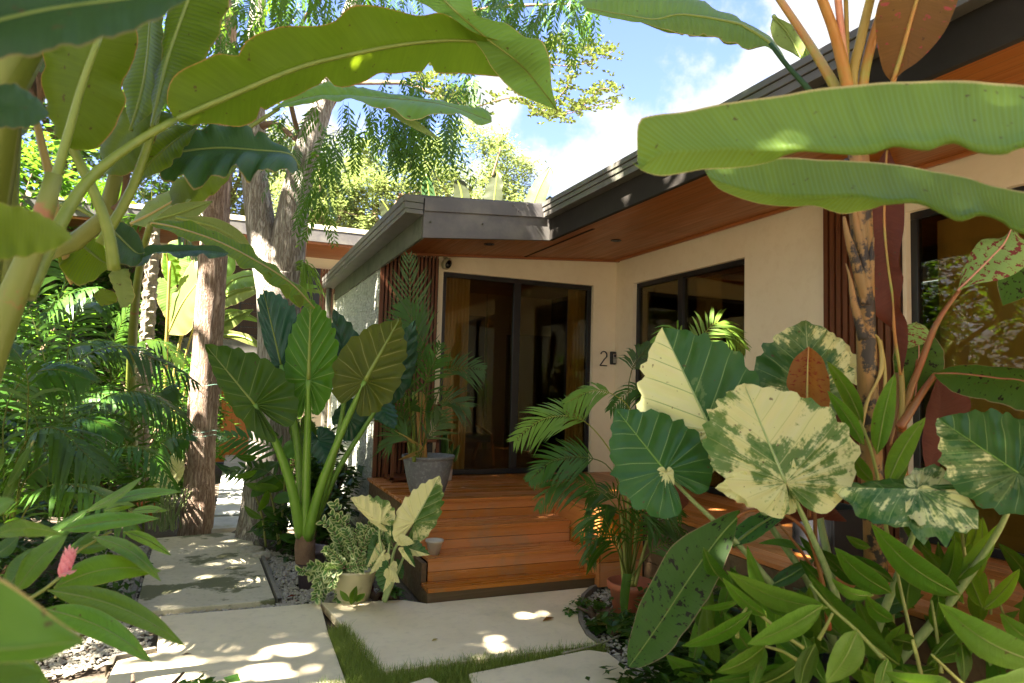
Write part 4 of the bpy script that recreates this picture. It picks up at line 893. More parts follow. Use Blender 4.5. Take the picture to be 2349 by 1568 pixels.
blade(ban, m_banana_d, [(-50, 250), (50, 242), (112, 262)], [(-50, 192), (40, 198), (85, 225), (112, 260)], [(-50, 292), (40, 297), (80, 290), (112, 264)], (1.15, 1.2), .03, -.03, seed=7)
blade(ban, m_banana, [(-60, 525), (60, 520), (165, 545)], [(-60, 460), (50, 478), (120, 505), (165, 542)], [(-60, 600), (50, 592), (120, 575), (165, 547)], (1.0, 1.1), .03, -.03, seed=8)
blade(ban, m_banana, [(300, 300), (332, 180), (345, 40), (345, -60)], [(300, 300), (286, 200), (308, 100), (312, -60)], [(300, 300), (352, 250), (372, 150), (376, 30), (376, -60)], (2.75, 2.8), .1, -.1, ph=40, seed=9, rib=m_midrib)
blade(ban, m_banana_olive, [(240, 400), (280, 320), (330, 270), (400, 265)], [(240, 400), (235, 330), (290, 250), (400, 262)], [(240, 400), (300, 400), (350, 330), (400, 268)], (2.9, 2.9), .1, -.1, seed=10)
blade(ban, m_banana_d, [(30, 330), (30, 200), (20, 80)], [(30, 330), (-30, 230), (-30, 80)], [(30, 330), (105, 240), (100, 90), (30, 75)], (2.9, 2.9), .1, -.1, seed=11)
# near leaves hanging in mid left
mid = thing('banana_plant', 'younger banana with broad rounded leaves hanging in front of the hairy palm trunk', 'banana plant', P(230, 1500, 3.6))
ptube(mid, 'pseudostem', m_bstemg, [(-220, 1500), (-160, 1000), (-80, 700), (60, 520), (144, 530)], (3.4, 3.2), (40, 34, 26, 12, 6))
ptube(mid, 'leaf_stalk', m_midrib, [(60, 515), (150, 470), (235, 510)], (3.2, 3.2), (7, 6, 5)); ptube(mid, 'leaf_stalk', m_midrib, [(235, 510), (270, 560), (300, 610)], (3.2, 3.5), (5, 4))
blade(mid, m_banana, Z4((430, 40), (560, 130), (700, 240), (755, 260)), Z4((430, 40), (560, 50), (690, 110), (755, 250)), Z4((430, 45), (400, 250), (520, 400), (640, 375), (755, 265)), (3.2, 3.1), .05, -.1, seed=12, rib=m_midrib)
blade(mid, m_banana_d, Z4((700, -30), (800, 60), (930, 180), (990, 180)), Z4((700, -40), (860, -20), (950, 60), (990, 175)), Z4((700, -20), (760, 180), (860, 270), (950, 260), (990, 185)), (3.2, 3.3), .05, -.1, seed=13, rib=m_midrib)
blade(mid, m_banana_pale, Z4((820, 290), (830, 400), (850, 555)), Z4((780, 300), (745, 340), (790, 450), (825, 558)), Z4((880, 290), (900, 380), (922, 490), (865, 555)), (3.3, 3.3), .02, -.02, seed=14)
blade(mid, m_banana_olive, Z4((700, 420), (690, 480), (690, 540)), Z4((700, 420), (640, 470), (690, 545)), Z4((700, 420), (800, 460), (790, 520), (692, 545)), (3.4, 3.4), seed=15)
ptube(mid, 'dry_sheath', m_midrib_y, Z4((430, 60), (450, 200), (465, 330), (490, 395)), (3.1, 3.1), (12, 9, 8, 3)); ptube(mid, 'dry_sheath', m_midrib_y, Z4((720, -20), (760, 150), (800, 300)), (3.1, 3.1), (10, 9, 3))
blade(mid, m_banana_d, Z4((900, 270), (1000, 200), (1250, 165), (1450, 165), (1562, 185)), Z4((900, 265), (1000, 140), (1150, 125), (1350, 128), (1480, 132), (1562, 180)), Z4((900, 275), (980, 270), (1060, 190), (1140, 185), (1240, 220), (1350, 200), (1480, 223), (1562, 190)), (3.5, 3.8), .02, -.1, seed=16, n=36, wav=.02)
# long drooping leaf in front of the forked trunk
lg = thing('banana_plant', 'banana with one long pale ribbed leaf drooping in front of the forked trunk', 'banana plant', P(330, 1300, 5.2))
ptube(lg, 'pseudostem', m_bstemg, [(310, 1180), (300, 900), (315, 650), (345, 515)], (8.2, 7.0, 5.4), (14, 12, 10, 7))
blade(lg, m_banana, Z4((1030, -20), (1200, 10), (1500, 110), (1800, 265), (2000, 400), (2150, 560)), Z4((1030, -22), (1250, -40), (1500, 60), (1720, 160), (1950, 330), (2080, 440), (2150, 555)), Z4((1030, -15), (1200, 60), (1400, 130), (1560, 215), (1640, 265), (1760, 320), (1900, 430), (2060, 560), (2150, 562)), (4.8, 5.0, 5.2), .1, -.15, n=44, wav=.03, ph=50, rib=m_midrib_y, rr=(4, 2), seed=17)
blade(lg, m_banana_pale, Z4((1200, -60), (1450, 0), (1650, 110), (1740, 200)), Z4((1200, -62), (1460, -60), (1650, 40), (1740, 195)), Z4((1200, -58), (1430, 40), (1600, 140), (1740, 202)), (5.3, 5.5), seed=18, rib=m_midrib)
blade(lg, m_banana_pale, Z4((1050, -40), (1250, -100), (1450, -170)), Z4((1050, -42), (1200, -150), (1450, -175)), Z4((1050, -38), (1300, -40), (1450, -165)), (5.3, 5.5), seed=19, rib=m_midrib)
blade(lg, m_banana_olive, [(390, 470), (420, 420), (490, 410), (545, 380)], [(390, 470), (400, 415), (480, 385), (545, 378)], [(390, 470), (430, 480), (500, 440), (545, 382)], (5.6, 5.6), .1, -.1, seed=20)
blade(lg, m_banana_pale, [(300, 515), (350, 490), (410, 455), (470, 420)], [(300, 515), (340, 465), (410, 430), (470, 418)], [(300, 515), (360, 520), (430, 470), (470, 422)], (5.6, 5.6), .1, -.1, seed=21, rib=m_midrib_y)
for i, (a, c, e) in enumerate([((1900, 400), (1990, 440), (1960, 495)), ((2000, 470), (2080, 500), (2050, 560)), ((1780, 310), (1860, 340), (1830, 385))]):
    blade(lg, m_banana_olive, Z4(a, ((a[0]+c[0])/2, c[1]), c), Z4(a, (c[0]-20, a[1]), c), Z4(a, e, c), (5.0, 5.0), seed=22+i, name='torn_strip', n=10)
# clump behind the two trunks
cl = thing('banana_plant', 'bright green banana clump growing behind the straight brown trunk', 'banana plant', P(400, 1060, 10.))
for i, (q, wd_) in enumerate([([(375, 1040), (400, 860), (420, 760), (470, 640)], 5), ([(380, 1040), (380, 850), (386, 700), (390, 600)], 5), ([(385, 1040), (420, 840), (450, 740), (462, 735)], 3), ([(390, 1040), (440, 850), (520, 700), (560, 680)], 3)]): ptube(cl, 'leaf_stalk', m_midrib_y, q, (9.8, 9.6), (wd_, wd_*.6))
blade(cl, m_banana_pale, Z4((1150, 740), (1210, 600), (1280, 480), (1400, 330)), Z4((1150, 740), (1170, 520), (1230, 380), (1330, 230), (1400, 325)), Z4((1150, 740), (1290, 730), (1350, 580), (1400, 335)), (9.7, 9.5), .2, -.2, ph=30, seed=30, rib=m_midrib_y, rr=(4, 2))
blade(cl, m_banana, Z4((1160, 420), (1158, 300), (1140, 180)), Z4((1160, 420), (1110, 300), (1120, 180)), Z4((1160, 420), (1225, 380), (1230, 250), (1145, 175)), (9.8, 9.6), seed=31, rib=m_midrib_y, ol=.1, orr=-.1)
blade(cl, m_banana_l, [(388, 660), (400, 620), (415, 560)], [(388, 660), (370, 610), (385, 560), (412, 550)], [(388, 660), (425, 640), (440, 600), (418, 555)], (10, 10), seed=32, rib=m_midrib)
blade(cl, m_banana_l, [(420, 760), (400, 700), (370, 640)], [(420, 760), (380, 730), (352, 660), (368, 636)], [(420, 760), (425, 710), (400, 650), (372, 638)], (10.3, 10.3), seed=33)
blade(cl, m_banana_l, Z4((1500, 500), (1560, 400), (1640, 350), (1780, 330)), Z4((1500, 500), (1490, 380), (1620, 320), (1700, 300), (1780, 325)), Z4((1500, 500), (1560, 450), (1640, 430), (1780, 400), (1782, 335)), (9.2, 9.0), .1, -.15, seed=34, rib=m_midrib)
blade(cl, m_banana_l, Z4((1500, 340), (1560, 260), (1600, 200)), Z4((1500, 345), (1490, 260), (1530, 190), (1598, 196)), Z4((1500, 345), (1560, 350), (1610, 290), (1605, 205)), (9.3, 9.2), seed=35)
blade(cl, m_banana_pale, Z4((1490, 520), (1600, 460), (1720, 430), (1800, 420)), Z4((1490, 515), (1590, 415), (1700, 400), (1800, 415)), Z4((1490, 530), (1520, 560), (1620, 530), (1720, 480), (1800, 425)), (9.1, 8.9), .05, -.1, seed=36, rib=m_midrib)
blade(cl, m_banana_l, Z4((1480, 640), (1560, 600), (1640, 590), (1760, 640)), Z4((1480, 630), (1540, 570), (1640, 570), (1760, 630)), Z4((1480, 660), (1540, 690), (1640, 640), (1760, 655)), (9.1, 8.9), seed=37, rib=m_midrib)
blade(cl, m_banana_pale, Z4((1480, 700), (1560, 640), (1650, 600), (1730, 570)), Z4((1480, 690), (1560, 610), (1660, 570), (1730, 568)), Z4((1480, 710), (1570, 710), (1650, 650), (1730, 575)), (9.1, 8.9), seed=38, rib=m_midrib)
blade(cl, m_banana_pale, Z4((1480, 750), (1600, 745), (1700, 770), (1790, 835)), Z4((1480, 700), (1600, 715), (1720, 750), (1790, 830)), Z4((1480, 765), (1580, 765), (1680, 800), (1788, 838)), (9.0, 8.8), seed=39, rib=m_midrib)
blade(cl, m_banana_l, Z4((2040, 400), (2090, 400), (2170, 410)), Z4((2040, 380), (2100, 390), (2175, 405)), Z4((2040, 425), (2100, 430), (2170, 418)), (9.0, 8.8), seed=40); blade(cl, m_banana_pale, Z4((2050, 430), (2140, 440), (2230, 465)), Z4((2050, 425), (2150, 428), (2232, 460)), Z4((2050, 440), (2140, 452), (2228, 468)), (9.0, 8.8), seed=41)
# banana tips behind the roof
m_bgrey = leafmat('grey_banana_leaf', (.035, .047, .022), (.05, .062, .03), (.07, .085, .03), .22, rough=.5, spec=.2, stripe=.3, bump=.2)
bt = thing('banana_plant', 'torn grey green banana leaves standing up behind the dark fascia', 'banana plant', P(1120, 700, 12))
for i, (M_, L__, R__, mt) in enumerate([
    ([(1062, 520), (1060, 450), (1050, 413)], [(1041, 520), (1040, 450), (1042, 415)], [(1084, 520), (1078, 450), (1065, 412)], m_bgrey),
    ([(1128, 520), (1135, 450), (1142, 395)], [(1100, 520), (1112, 440), (1130, 402)], [(1150, 520), (1154, 440), (1150, 398)], m_bgrey),
    ([(1205, 520), (1235, 440), (1262, 385)], [(1180, 500), (1218, 430), (1235, 405), (1258, 384)], [(1230, 520), (1262, 430), (1270, 405), (1266, 388)], m_bgrey),
    ([(985, 520), (985, 450), (978, 400)], [(972, 520), (966, 440), (972, 400)], [(1003, 520), (1000, 450), (985, 402)], m_banana_d),
    ([(1240, 520), (1258, 475), (1268, 455)], [(1225, 520), (1240, 470), (1262, 450)], [(1256, 520), (1272, 480), (1272, 460)], m_bgrey),
    ([(910, 520), (890, 480), (875, 458)], [(900, 530), (872, 490), (872, 460)], [(925, 520), (905, 480), (880, 458)], m_bgrey)]):
    blade(bt, mt, M_+[], L__, R__, (12, 12), .12, -.12, n=16, seed=50+i, rib=m_midrib, rr=(3, 2), wav=.03)
b = MB(); b.tube([V((P(1120, 560, 12).x, P(1120, 560, 12).y, -.1)), P(1120, 520, 12)], [.12, .08], 8); b.build('pseudostem', m_bstemg, bt)
# leaves over the top centre: same near clump, upper right leaves
bc = thing('banana_plant', 'banana whose bright pointed leaf bends down over the top centre of the view', 'banana plant', P(500, 1500, 3.4))
ptube(bc, 'leaf_stalk', m_midrib, [(820, -320), (900, -200), (960, -90)], (2.9, 2.95), (9, 7)); b = MB(); b.tube([P(820, -320, 2.9), P(700, -500, 3.0), P(400, -500, 2.6), P(0, 200, 2.4), P(-200, 1500, 2.4)], [.03, .05, .06, .08, .10], 8); b.build('pseudostem', m_bstemg, bc, True)
blade(bc, m_banana_l, [(940, -90), (1025, 7), (1115, 87), (1200, 155), (1278, 252)], [(880, -90), (945, -5), (1031, 45), (1090, 100), (1150, 185), (1210, 228), (1278, 252)], [(1060, -90), (1085, 10), (1097, 45), (1152, 50), (1202, 80), (1255, 118), (1266, 200), (1278, 252)], (2.95, 2.95, 3.15, 3.5), .06, -.05, n=40, fold=-.1, wav=.02, ph=44, rib=m_midrib, rr=(4, 1.5), seed=60)
blade(bc, m_banana_l, [(625, 252), (704, 226), (783, 222), (951, 231), (1038, 247), (1128, 279)], [(625, 250), (700, 205), (783, 195), (884, 215), (984, 231), (1112, 253), (1128, 277)], [(625, 254), (690, 240), (783, 233), (850, 242), (884, 255), (925, 270), (968, 277), (1018, 262), (1068, 275), (1098, 288), (1128, 281)], (4.0, 4.0), .10, -.15, n=44, fold=.12, wav=.02, rib=m_midrib, rr=(3, 1.5), seed=61)
blade(bc, m_banana_pale, [(884, 252), (930, 270), (975, 300), (1008, 320)], [(884, 250), (907, 243), (957, 278), (1008, 318)], [(884, 256), (930, 285), (985, 312), (1008, 322)], (3.95, 3.9), n=16, seed=62, name='curled_edge')
ptube(bc, 'leaf_stalk', m_midrib, [(560, 300), (600, 275), (640, 250)], (3.9, 4.0), (5, 4))
# ================================================================ LEFT JUNGLE
hp = thing('palm_tree', 'slim palm with a rough grey trunk of old leaf scars behind the dark fronds', 'palm', P(325, 1250, 8.5))
def scar_trunk(parent, name, mat, pts, d, r, n=26, seed=0):
    rnd = random.Random(seed); q = cr(pts, n*4); b = MB(); rows = []
    for i, a in enumerate(q):
        t = i/(len(q)-1); c = P(a[0], a[1], d); row = []
        for k_ in range(14):
            an = 2*math.pi*k_/14; ph = (i/4+k_/14*2) % 1; rr_ = px(d)*lerpd(r, t)*(.72+.5*ph+rnd.uniform(-.06, .1)); row.append(b.p(c+V((math.cos(an)*rr_, math.sin(an)*rr_, 0))))
        rows.append(row)
    b.grid(rows, True); return b.build(name, mat, parent)
m_scar = surf('scarred_trunk', (.26, .21, .15), (.36, .30, .23), sc=9, rough=.95, bump=.8, c3=(.14, .10, .07))
scar_trunk(hp, 'trunk', m_scar, [(318, 1260), (322, 1100), (328, 900), (338, 760), (345, 650), (352, 560), (348, 500)], 8.5, (20, 17, 17, 16, 15, 13))
for i, (q, ll) in enumerate([([(348, 500), (300, 420), (200, 440)], .5), ([(348, 500), (380, 430), (460, 470)], .5), ([(348, 500), (345, 400), (310, 340)], .5), ([(348, 500), (400, 500), (450, 590)], .45), ([(348, 500), (290, 500), (240, 580)], .45)]): pf(hp, m_palm, q, 8.5, n=22, ll=ll, droop=.5, seed=i, wd=.02)
# dark fronds: several clustering palms, each frond its own part
r_ = random.Random(44)
def clump_palm(lab, base, fr, mat=m_palm, ll=.34, droop=.5, wd=.013, n=28, st=(10, 14)):
    x, y, d = base; o = thing('palm_plant', lab, 'palm', P(x, y, d))
    for i, q in enumerate(fr):
        dd = q[0]; pf(o, mat, q[1:], dd, n=n, ll=ll*r_.uniform(.85, 1.1), droop=droop, wd=wd, seed=i, up=(V((0, 0, 1))-F*r_.uniform(.0, .9)).normalized())
    return o
clump_palm('dark arching palm whose long frond tip touches the brown trunk', (150, 1260, 5.2),
    [((5.2, 5.6), (150, 1200), (120, 900), (255, 798), (369, 832), (452, 880)), ((5.2, 5.3), (150, 1200), (200, 950), (330, 900), (440, 980)), ((5.2, 5.0), (150, 1200), (60, 900), (0, 840), (-60, 900)),
     ((5.2, 4.8), (150, 1200), (230, 1050), (330, 1030), (400, 1120)), ((5.2, 5.6), (150, 1200), (110, 860), (60, 700), (20, 640)), ((5.2, 5.5), (150, 1200), (150, 850), (190, 700), (260, 680)), ((5.2, 5.0), (140, 1200), (110, 1080), (180, 960), (280, 1000))])
clump_palm('shadowy palm with drooping fronds at the left edge above the ginger', (20, 1300, 4.2),
    [((4.2, 4.0), (20, 1250), (40, 1050), (120, 980), (230, 1080)), ((4.2, 4.4), (20, 1250), (10, 950), (90, 850), (200, 870)), ((4.2, 4.2), (20, 1250), (-20, 1050), (-60, 1000)), ((4.2, 3.9), (20, 1250), (100, 1120), (220, 1130), (300, 1210)), ((4.2, 4.2), (20, 1250), (60, 1000), (60, 850), (10, 780)), ((4.2, 4.2), (20, 1250), (60, 1100), (150, 1060), (170, 1150))])
clump_palm('low dark palm filling the shade between the ginger and the brown trunk', (330, 1230, 6.2),
    [((6.2, 6), (330, 1220), (300, 1080), (220, 1040), (140, 1110)), ((6.2, 6), (330, 1220), (340, 1060), (400, 1000), (430, 1010)), ((6.2, 6.2), (330, 1220), (290, 1020), (230, 930), (160, 940)), ((6.2, 6), (330, 1220), (260, 1160), (190, 1180)), ((6.2, 6.4), (330, 1220), (330, 980), (360, 900), (400, 890)), ((6.2, 6.4), (330, 1220), (300, 980), (300, 860), (340, 800))])
clump_palm('tall feathery palm deep in the shade on the far left', (80, 1180, 7.5),
    [((7.5, 7), (80, 1150), (60, 850), (120, 700), (220, 660)), ((7.5, 7.5), (80, 1150), (100, 880), (200, 780), (300, 820)), ((7.5, 7.8), (80, 1150), (30, 850), (-30, 750)), ((7.5, 7), (80, 1150), (70, 900), (30, 780), (-40, 820)), ((7.5, 7.5), (80, 1150), (110, 800), (150, 640), (120, 560)), ((7.5, 7.5), (80, 1150), (90, 800), (70, 640), (0, 580)), ((7.5, 7), (80, 1150), (130, 950), (230, 900), (300, 960))], ll=.5, wd=.018)
clump_palm('half hidden palm behind the scarred trunk', (250, 1150, 8.0),
    [((8, 7.6), (250, 1150), (240, 900), (160, 800), (90, 830)), ((8, 7.8), (250, 1150), (270, 850), (350, 780), (420, 830)), ((8, 8), (250, 1150), (250, 800), (200, 700), (130, 690)), ((8, 8), (250, 1150), (260, 800), (300, 700), (310, 660)), ((8, 7.6), (250, 1150), (290, 950), (380, 930), (420, 1000))], ll=.5, wd=.018)
# leafy shrubs behind them
def shrub(lab, cen, rad, n, size, mat, seed, nc=45, asp=.5, name='shrub', cat='shrub', group=None, cl=.14):
    o = thing(name, lab, cat, (cen[0], cen[1], -.07), group); r2 = random.Random(seed)
    b = MB()
    for i in range(7):
        a = r2.uniform(0, 6.3); b.tube([V((cen[0], cen[1], -.1)), V((cen[0]+math.cos(a)*rad[0]*.3, cen[1]+math.sin(a)*rad[1]*.3, cen[2]*.6)), V((cen[0]+math.cos(a)*rad[0]*.7, cen[1]+math.sin(a)*rad[1]*.7, cen[2]+rad[2]*.4))], [.03, .02, .008], 5)
    b.build('stem', m_bark_b, o, True)
    b = MB(); leafcloud(b, cen, rad, n, size, r2, cl, nc, shell=.2, asp=asp); b.build('foliage', mat, o, fix=False); return o
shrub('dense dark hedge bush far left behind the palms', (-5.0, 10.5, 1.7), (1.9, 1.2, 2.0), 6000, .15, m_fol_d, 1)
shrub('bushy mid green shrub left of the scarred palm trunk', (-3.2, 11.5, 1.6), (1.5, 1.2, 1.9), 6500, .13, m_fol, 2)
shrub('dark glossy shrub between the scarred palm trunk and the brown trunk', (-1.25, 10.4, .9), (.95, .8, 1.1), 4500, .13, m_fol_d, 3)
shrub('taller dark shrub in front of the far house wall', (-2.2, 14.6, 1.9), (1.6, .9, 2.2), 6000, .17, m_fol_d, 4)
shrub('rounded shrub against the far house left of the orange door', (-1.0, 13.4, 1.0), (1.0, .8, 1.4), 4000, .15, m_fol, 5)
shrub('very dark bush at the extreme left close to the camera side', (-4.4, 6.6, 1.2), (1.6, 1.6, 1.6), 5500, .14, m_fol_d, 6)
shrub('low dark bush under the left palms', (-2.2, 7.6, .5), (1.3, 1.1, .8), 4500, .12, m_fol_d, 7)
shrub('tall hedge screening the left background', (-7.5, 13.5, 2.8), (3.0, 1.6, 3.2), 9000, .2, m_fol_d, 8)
shrub('leafy tree like shrub above the scarred palm trunk', (-4.3, 14.5, 4.4), (2.4, 1.4, 2.0), 7000, .2, m_fol, 9)
shrub('dark bush on the ground beneath the pink flower', (-1.5, 5.9, .25), (.85, .7, .45), 3200, .09, m_fol_d, 10)
shrub('low round leaved plant at the bottom left edge of the path', (-.30, 3.9, .06), (.45, .40, .14), 420, .09, m_fol_d, 12, nc=14, asp=.75)
shrub('dark bush right of the orange door', (1.25, 13.2, .8), (.35, .7, 1.1), 1800, .12, m_fol_d, 13)
shrub('unseen tall leafy hedge added left of the path to darken door reflections', (-9.5, 5.0, 2.6), (1.6, 4.2, 3.4), 5000, .32, m_fol_d, 70); shrub('unseen leafy tree added beyond the left hedge to darken door reflections', (-9.5, 12., 3.0), (1.8, 3.6, 3.6), 4500, .34, m_fol, 71)  # unseen planting added to darken the reflections in the right glass
# coconut husk and twine round the brown trunk
hk = MB(); c_ = P(416, 1012, 7.45); r2 = random.Random(3)
rows = [[hk.p(c_+V((math.cos(a*.628)*math.sin(t)*.055, math.sin(a*.628)*math.sin(t)*.055, math.cos(t)*.085))*(1+r2.uniform(-.12, .12))) for a in range(10)] for t in [i*math.pi/8 for i in range(9)]]
hk.grid(rows, True)
for i in range(60):
    a = r2.uniform(0, 6.3); s = c_+V((math.cos(a)*.05, math.sin(a)*.05, r2.uniform(-.07, .07))); e = s+V((math.cos(a)*.04, math.sin(a)*.04, r2.uniform(-.07, .02))); hk.tube([s, e], [.002, .001], 3, cap=False)
tag(hk.build('coconut_husk', surf('husk_fibre', (.36, .17, .07), (.5, .28, .14), sc=30, rough=1, bump=.6), None, loc=c_), 'shaggy brown coconut husk tied to the side of the brown trunk', 'husk')
tw_ = MB()
for z in (1.05, 1.10, 1.62):
    pr = [V((-.165+.178*math.cos(a*.2618), 8.62+.178*math.sin(a*.2618), z+.012*math.sin(a))) for a in range(25)]; tw_.tube(pr, .0028, 4, cap=False)
tag(tw_.build('twine', surf('twine_green', (.15, .28, .20), rough=.8), None, loc=(-.165, 8.62, 1.05)), 'green twine wound around the brown trunk beside the coconut husk', 'twine')
# hanging fern on the grey trunk
fe = thing('fern', 'pale drooping fern growing out of the side of the grey trunk', 'fern', P(690, 610, 7.3)); b = MB()
for i in range(26):
    b0 = P(684+r_.uniform(-8, 8), 612+r_.uniform(-10, 10), 7.3); e = P(700+r_.uniform(-20, 50), 660+r_.uniform(-20, 45), 7.1); m_ = b0.lerp(e, .4)+V((.03, 0, .10)); q = [V(a) for a in cr([tuple(b0), tuple(m_), tuple(e)], 9)]
    for j in range(8):
        p, n_ = q[j], q[j+1]; w_ = .02*(1-j/9); sx = RX*w_; u = b.p(p-sx); v = b.p(p+sx); b.f.append((u, v, b.p(n_+sx*.4), b.p(n_-sx*.4)))
b.build('fronds', m_palm_l, fe, fix=False)
# ---- ginger on the left with the pink flower
gi = thing('ginger_plant', 'broad leaved ginger at the lower left with one pink torch flower', 'ginger plant', P(40, 1500, 2.2))
def gl(th, Z, q, d, mat=m_ginger, rib=m_midrib):
    for i, a in enumerate(q):
        (p0, p1) = Z(a[0], a[1]); lance(th, a[5] if len(a) > 5 else mat, p0, p1, a[2]*.33548, a[4] if len(a) > 4 and a[4] else d, bend=a[3]*.33548, rib=rib, seed=i+int(p0[0]), n=22)
gl(gi, Z7, [((330, 935), (1268, 1312), 95, -75, (2.3, 2.1)), ((300, 1060), (1042, 1424), 105, -60, (2.2, 2.0)), ((370, 915), (1100, 800), 105, -70, (2.4, 2.5)), ((110, 940), (460, 560), 85, -30, (2.3, 2.5)), ((420, 520), (1090, 440), 62, -20, (2.7, 2.8)), ((740, 330), (1240, 258), 40, -20, (3.0, 3.0)),
    ((590, 395), (975, 158), 34, 20, (2.9, 2.9), m_ginger_l), ((850, 535), (1168, 692), 42, -20, (2.9, 2.8)), ((-60, 560), (425, 548), 62, -45, (1.7, 1.8)), ((40, 960), (240, 640), 80, -10, (2.4, 2.6), m_ginger_d), ((500, 640), (760, 620), 70, -10, (2.7, 2.8), m_ginger_d), ((720, 385), (925, 350), 38, -10, (3.0, 3.0), m_ginger_l),
    ((900, 395), (1150, 385), 28, -8, (3.1, 3.1)), ((-80, 1500), (362, 1600), 120, -50, (1.5, 1.4)), ((-60, 420), (102, 320), 60, -20, (1.4, 1.4)), ((640, 570), (1100, 870), 60, -55, (2.6, 2.4)), ((-40, 700), (130, 560), 60, 10, (2.4, 2.5), m_ginger_d), ((300, 600), (600, 380), 55, 10, (2.8, 2.9), m_ginger_d), ((450, 700), (700, 500), 45, 10, (2.9, 2.9), m_ginger_d), ((20, 350), (130, 100), 40, 10, (2.2, 2.3), m_ginger_d), ((60, 220), (210, -60), 35, 10, (2.2, 2.3), m_ginger_d), ((-60, 120), (30, -40), 50, 5, (2, 2), m_ginger_d)], 2.3)
ptube(gi, 'cane', m_cane, Z7((-60, 1150), (100, 1040), (210, 985), (320, 915), (400, 850)), (2.1, 2.3), (5, 4)); ptube(gi, 'cane', m_cane, Z7((380, 980), (480, 720), (640, 600), (760, 530)), (2.5, 2.8), (3.5, 3)); ptube(gi, 'cane', m_cane, Z7((60, 260), (150, 60), (230, -90)), (2.3, 2.4), (3, 2))
nb_ = thing('ginger_plant', 'very close out of focus variegated leaf in the bottom left corner', 'ginger plant', P(-250, 1600, .9))
m_near = leafmat('near_yellow_edged_leaf', (.07, .18, .015), (.10, .23, .025), (.14, .28, .02), .35, rough=.4, edge=(.50, .40, .14), bump=.1, objvar=0)
blade(nb_, m_near, [(-120, 1490), (20, 1490), (110, 1480), (196, 1470)], [(-120, 1290), (-10, 1325), (60, 1370), (130, 1425), (196, 1468)], [(-120, 1525), (60, 1520), (130, 1505), (196, 1473)], (.80, .84), .03, -.02, n=24, seed=3, wav=.002, rib=m_midrib)
blade(nb_, m_ginger_d, [(-150, 1700), (0, 1570), (100, 1545)], [(-150, 1600), (-20, 1520), (100, 1543)], [(-150, 1800), (40, 1640), (102, 1548)], (.95, 1.0), seed=4, wav=.002)
ptube(nb_, 'cane', m_cane, [(-260, 1700), (-200, 1520), (-120, 1480)], (.85, .82), (9, 7))
ptube(nb_, 'leaf_margin', m_midrib_y, [(-120, 1288), (-10, 1323), (60, 1368), (130, 1423), (196, 1468)], (.80, .84), (9, 8, 3), ell=.3)
# torch flower
m_pink = leafmat('pink_bract', (.85, .30, .32), (.92, .48, .46), (.95, .45, .42), .4, rough=.4, edge=(.95, .75, .65), bump=.1, objvar=0)
fl = MB(); c0, c1 = P(142, 1325, 2.2), P(164, 1258, 2.25); ax = (c1-c0); L0 = ax.length; ax.normalize(); sx = ax.cross(F).normalized(); sy = ax.cross(sx); r2 = random.Random(9)
for i in range(42):
    t = i/42; a = i*2.4; rad = (sx*math.cos(a)+sy*math.sin(a)); w_ = .013*math.sin(math.pi*(t*.75+.2))+.004; b0 = c0+ax*(L0*t*.92)+rad*.006; dr = (ax*1.0+rad*(.45+.3*t)).normalized(); l = .034*(1-.3*t); sd = dr.cross(rad).normalized()
    k_ = [fl.p(b0-sd*w_*.5, (0, .5)), fl.p(b0+sd*w_*.5, (0, .5)), fl.p(b0+dr*l*.6+sd*w_*.6+rad*.003, (.5, .8)), fl.p(b0+dr*l, (1, 1.0)), fl.p(b0+dr*l*.6-sd*w_*.6+rad*.003, (.5, .8))]; fl.f.append(tuple(k_))
fl.build('flower', m_pink, gi, fix=False)
fl = MB()
for a_, e_ in (((140, 1322), (172, 1312)), ((138, 1320), (150, 1280))):
    pass
lance(gi, m_pink, (134, 1325), (176, 1308), 4, 2.2, bend=-3, name='bract', n=8, wav=.001)
# ---- variegated alocasia beside the brown trunk
va = thing('alocasia_plant', 'sunlit variegated elephant ear with thin pale stems left of the brown trunk', 'alocasia', P(385, 1215, 7.8))
heart(va, m_varie2, (352, 1085, 7.6), (340, 1038, 7.5), (-24, -8, 0), (22, -12, 0), biasL=.06, biasR=.1, seed=1); heart(va, m_varie2, (375, 1110, 7.5), (360, 1045, 7.4), (-30, 0, 0), (30, -10, 0), biasL=.0, biasR=.08, seed=2); heart(va, m_varie2, (400, 1090, 7.6), (405, 1035, 7.6), (-22, -8, 0), (20, -10, 0), biasL=.12, biasR=.0, seed=3)
heart(va, m_ginger_l, (350, 1140, 7.4), (335, 1110, 7.3), (-18, 0, 0), (18, -6, 0), seed=4)
for i, q in enumerate([[(375, 1210), (372, 1160), (352, 1085)], [(385, 1215), (385, 1160), (375, 1110)], [(395, 1212), (400, 1150), (400, 1090)], [(370, 1215), (350, 1170), (345, 1130)], [(392, 1215), (410, 1170), (418, 1150)], [(398, 1215), (380, 1180), (372, 1140)]]): ptube(va, 'leaf_stalk', m_vstem, q, 7.7, (3, 2), seg=5)
r2 = random.Random(31)
st = MB()
for i in range(34):
    x = 340+r2.uniform(0, 78); st.tube([P(x, 1218+r2.uniform(-4, 4), 7.6), P(x+r2.uniform(-10, 10), 1175, 7.6), P(x+r2.uniform(-25, 25), 1130+r2.uniform(-20, 20), 7.5)], [.006, .005, .003], 4, cap=False)
st.build('stems', m_vstem, va, True)
op = MB(); c_ = P(337, 1172, 7.9); op.lathe((c_.x, c_.y, c_.z-.12), [(.001, 0), (.07, 0), (.10, .2), (.11, .2), (.11, .225), (.09, .22), (.085, .18), (.001, .18)], 20)
tag(op.build('flower_pot', surf('orange_pot', (.65, .16, .03), rough=.5), None, True, loc=c_), 'small orange pot half hidden among the pale stems', 'pot')
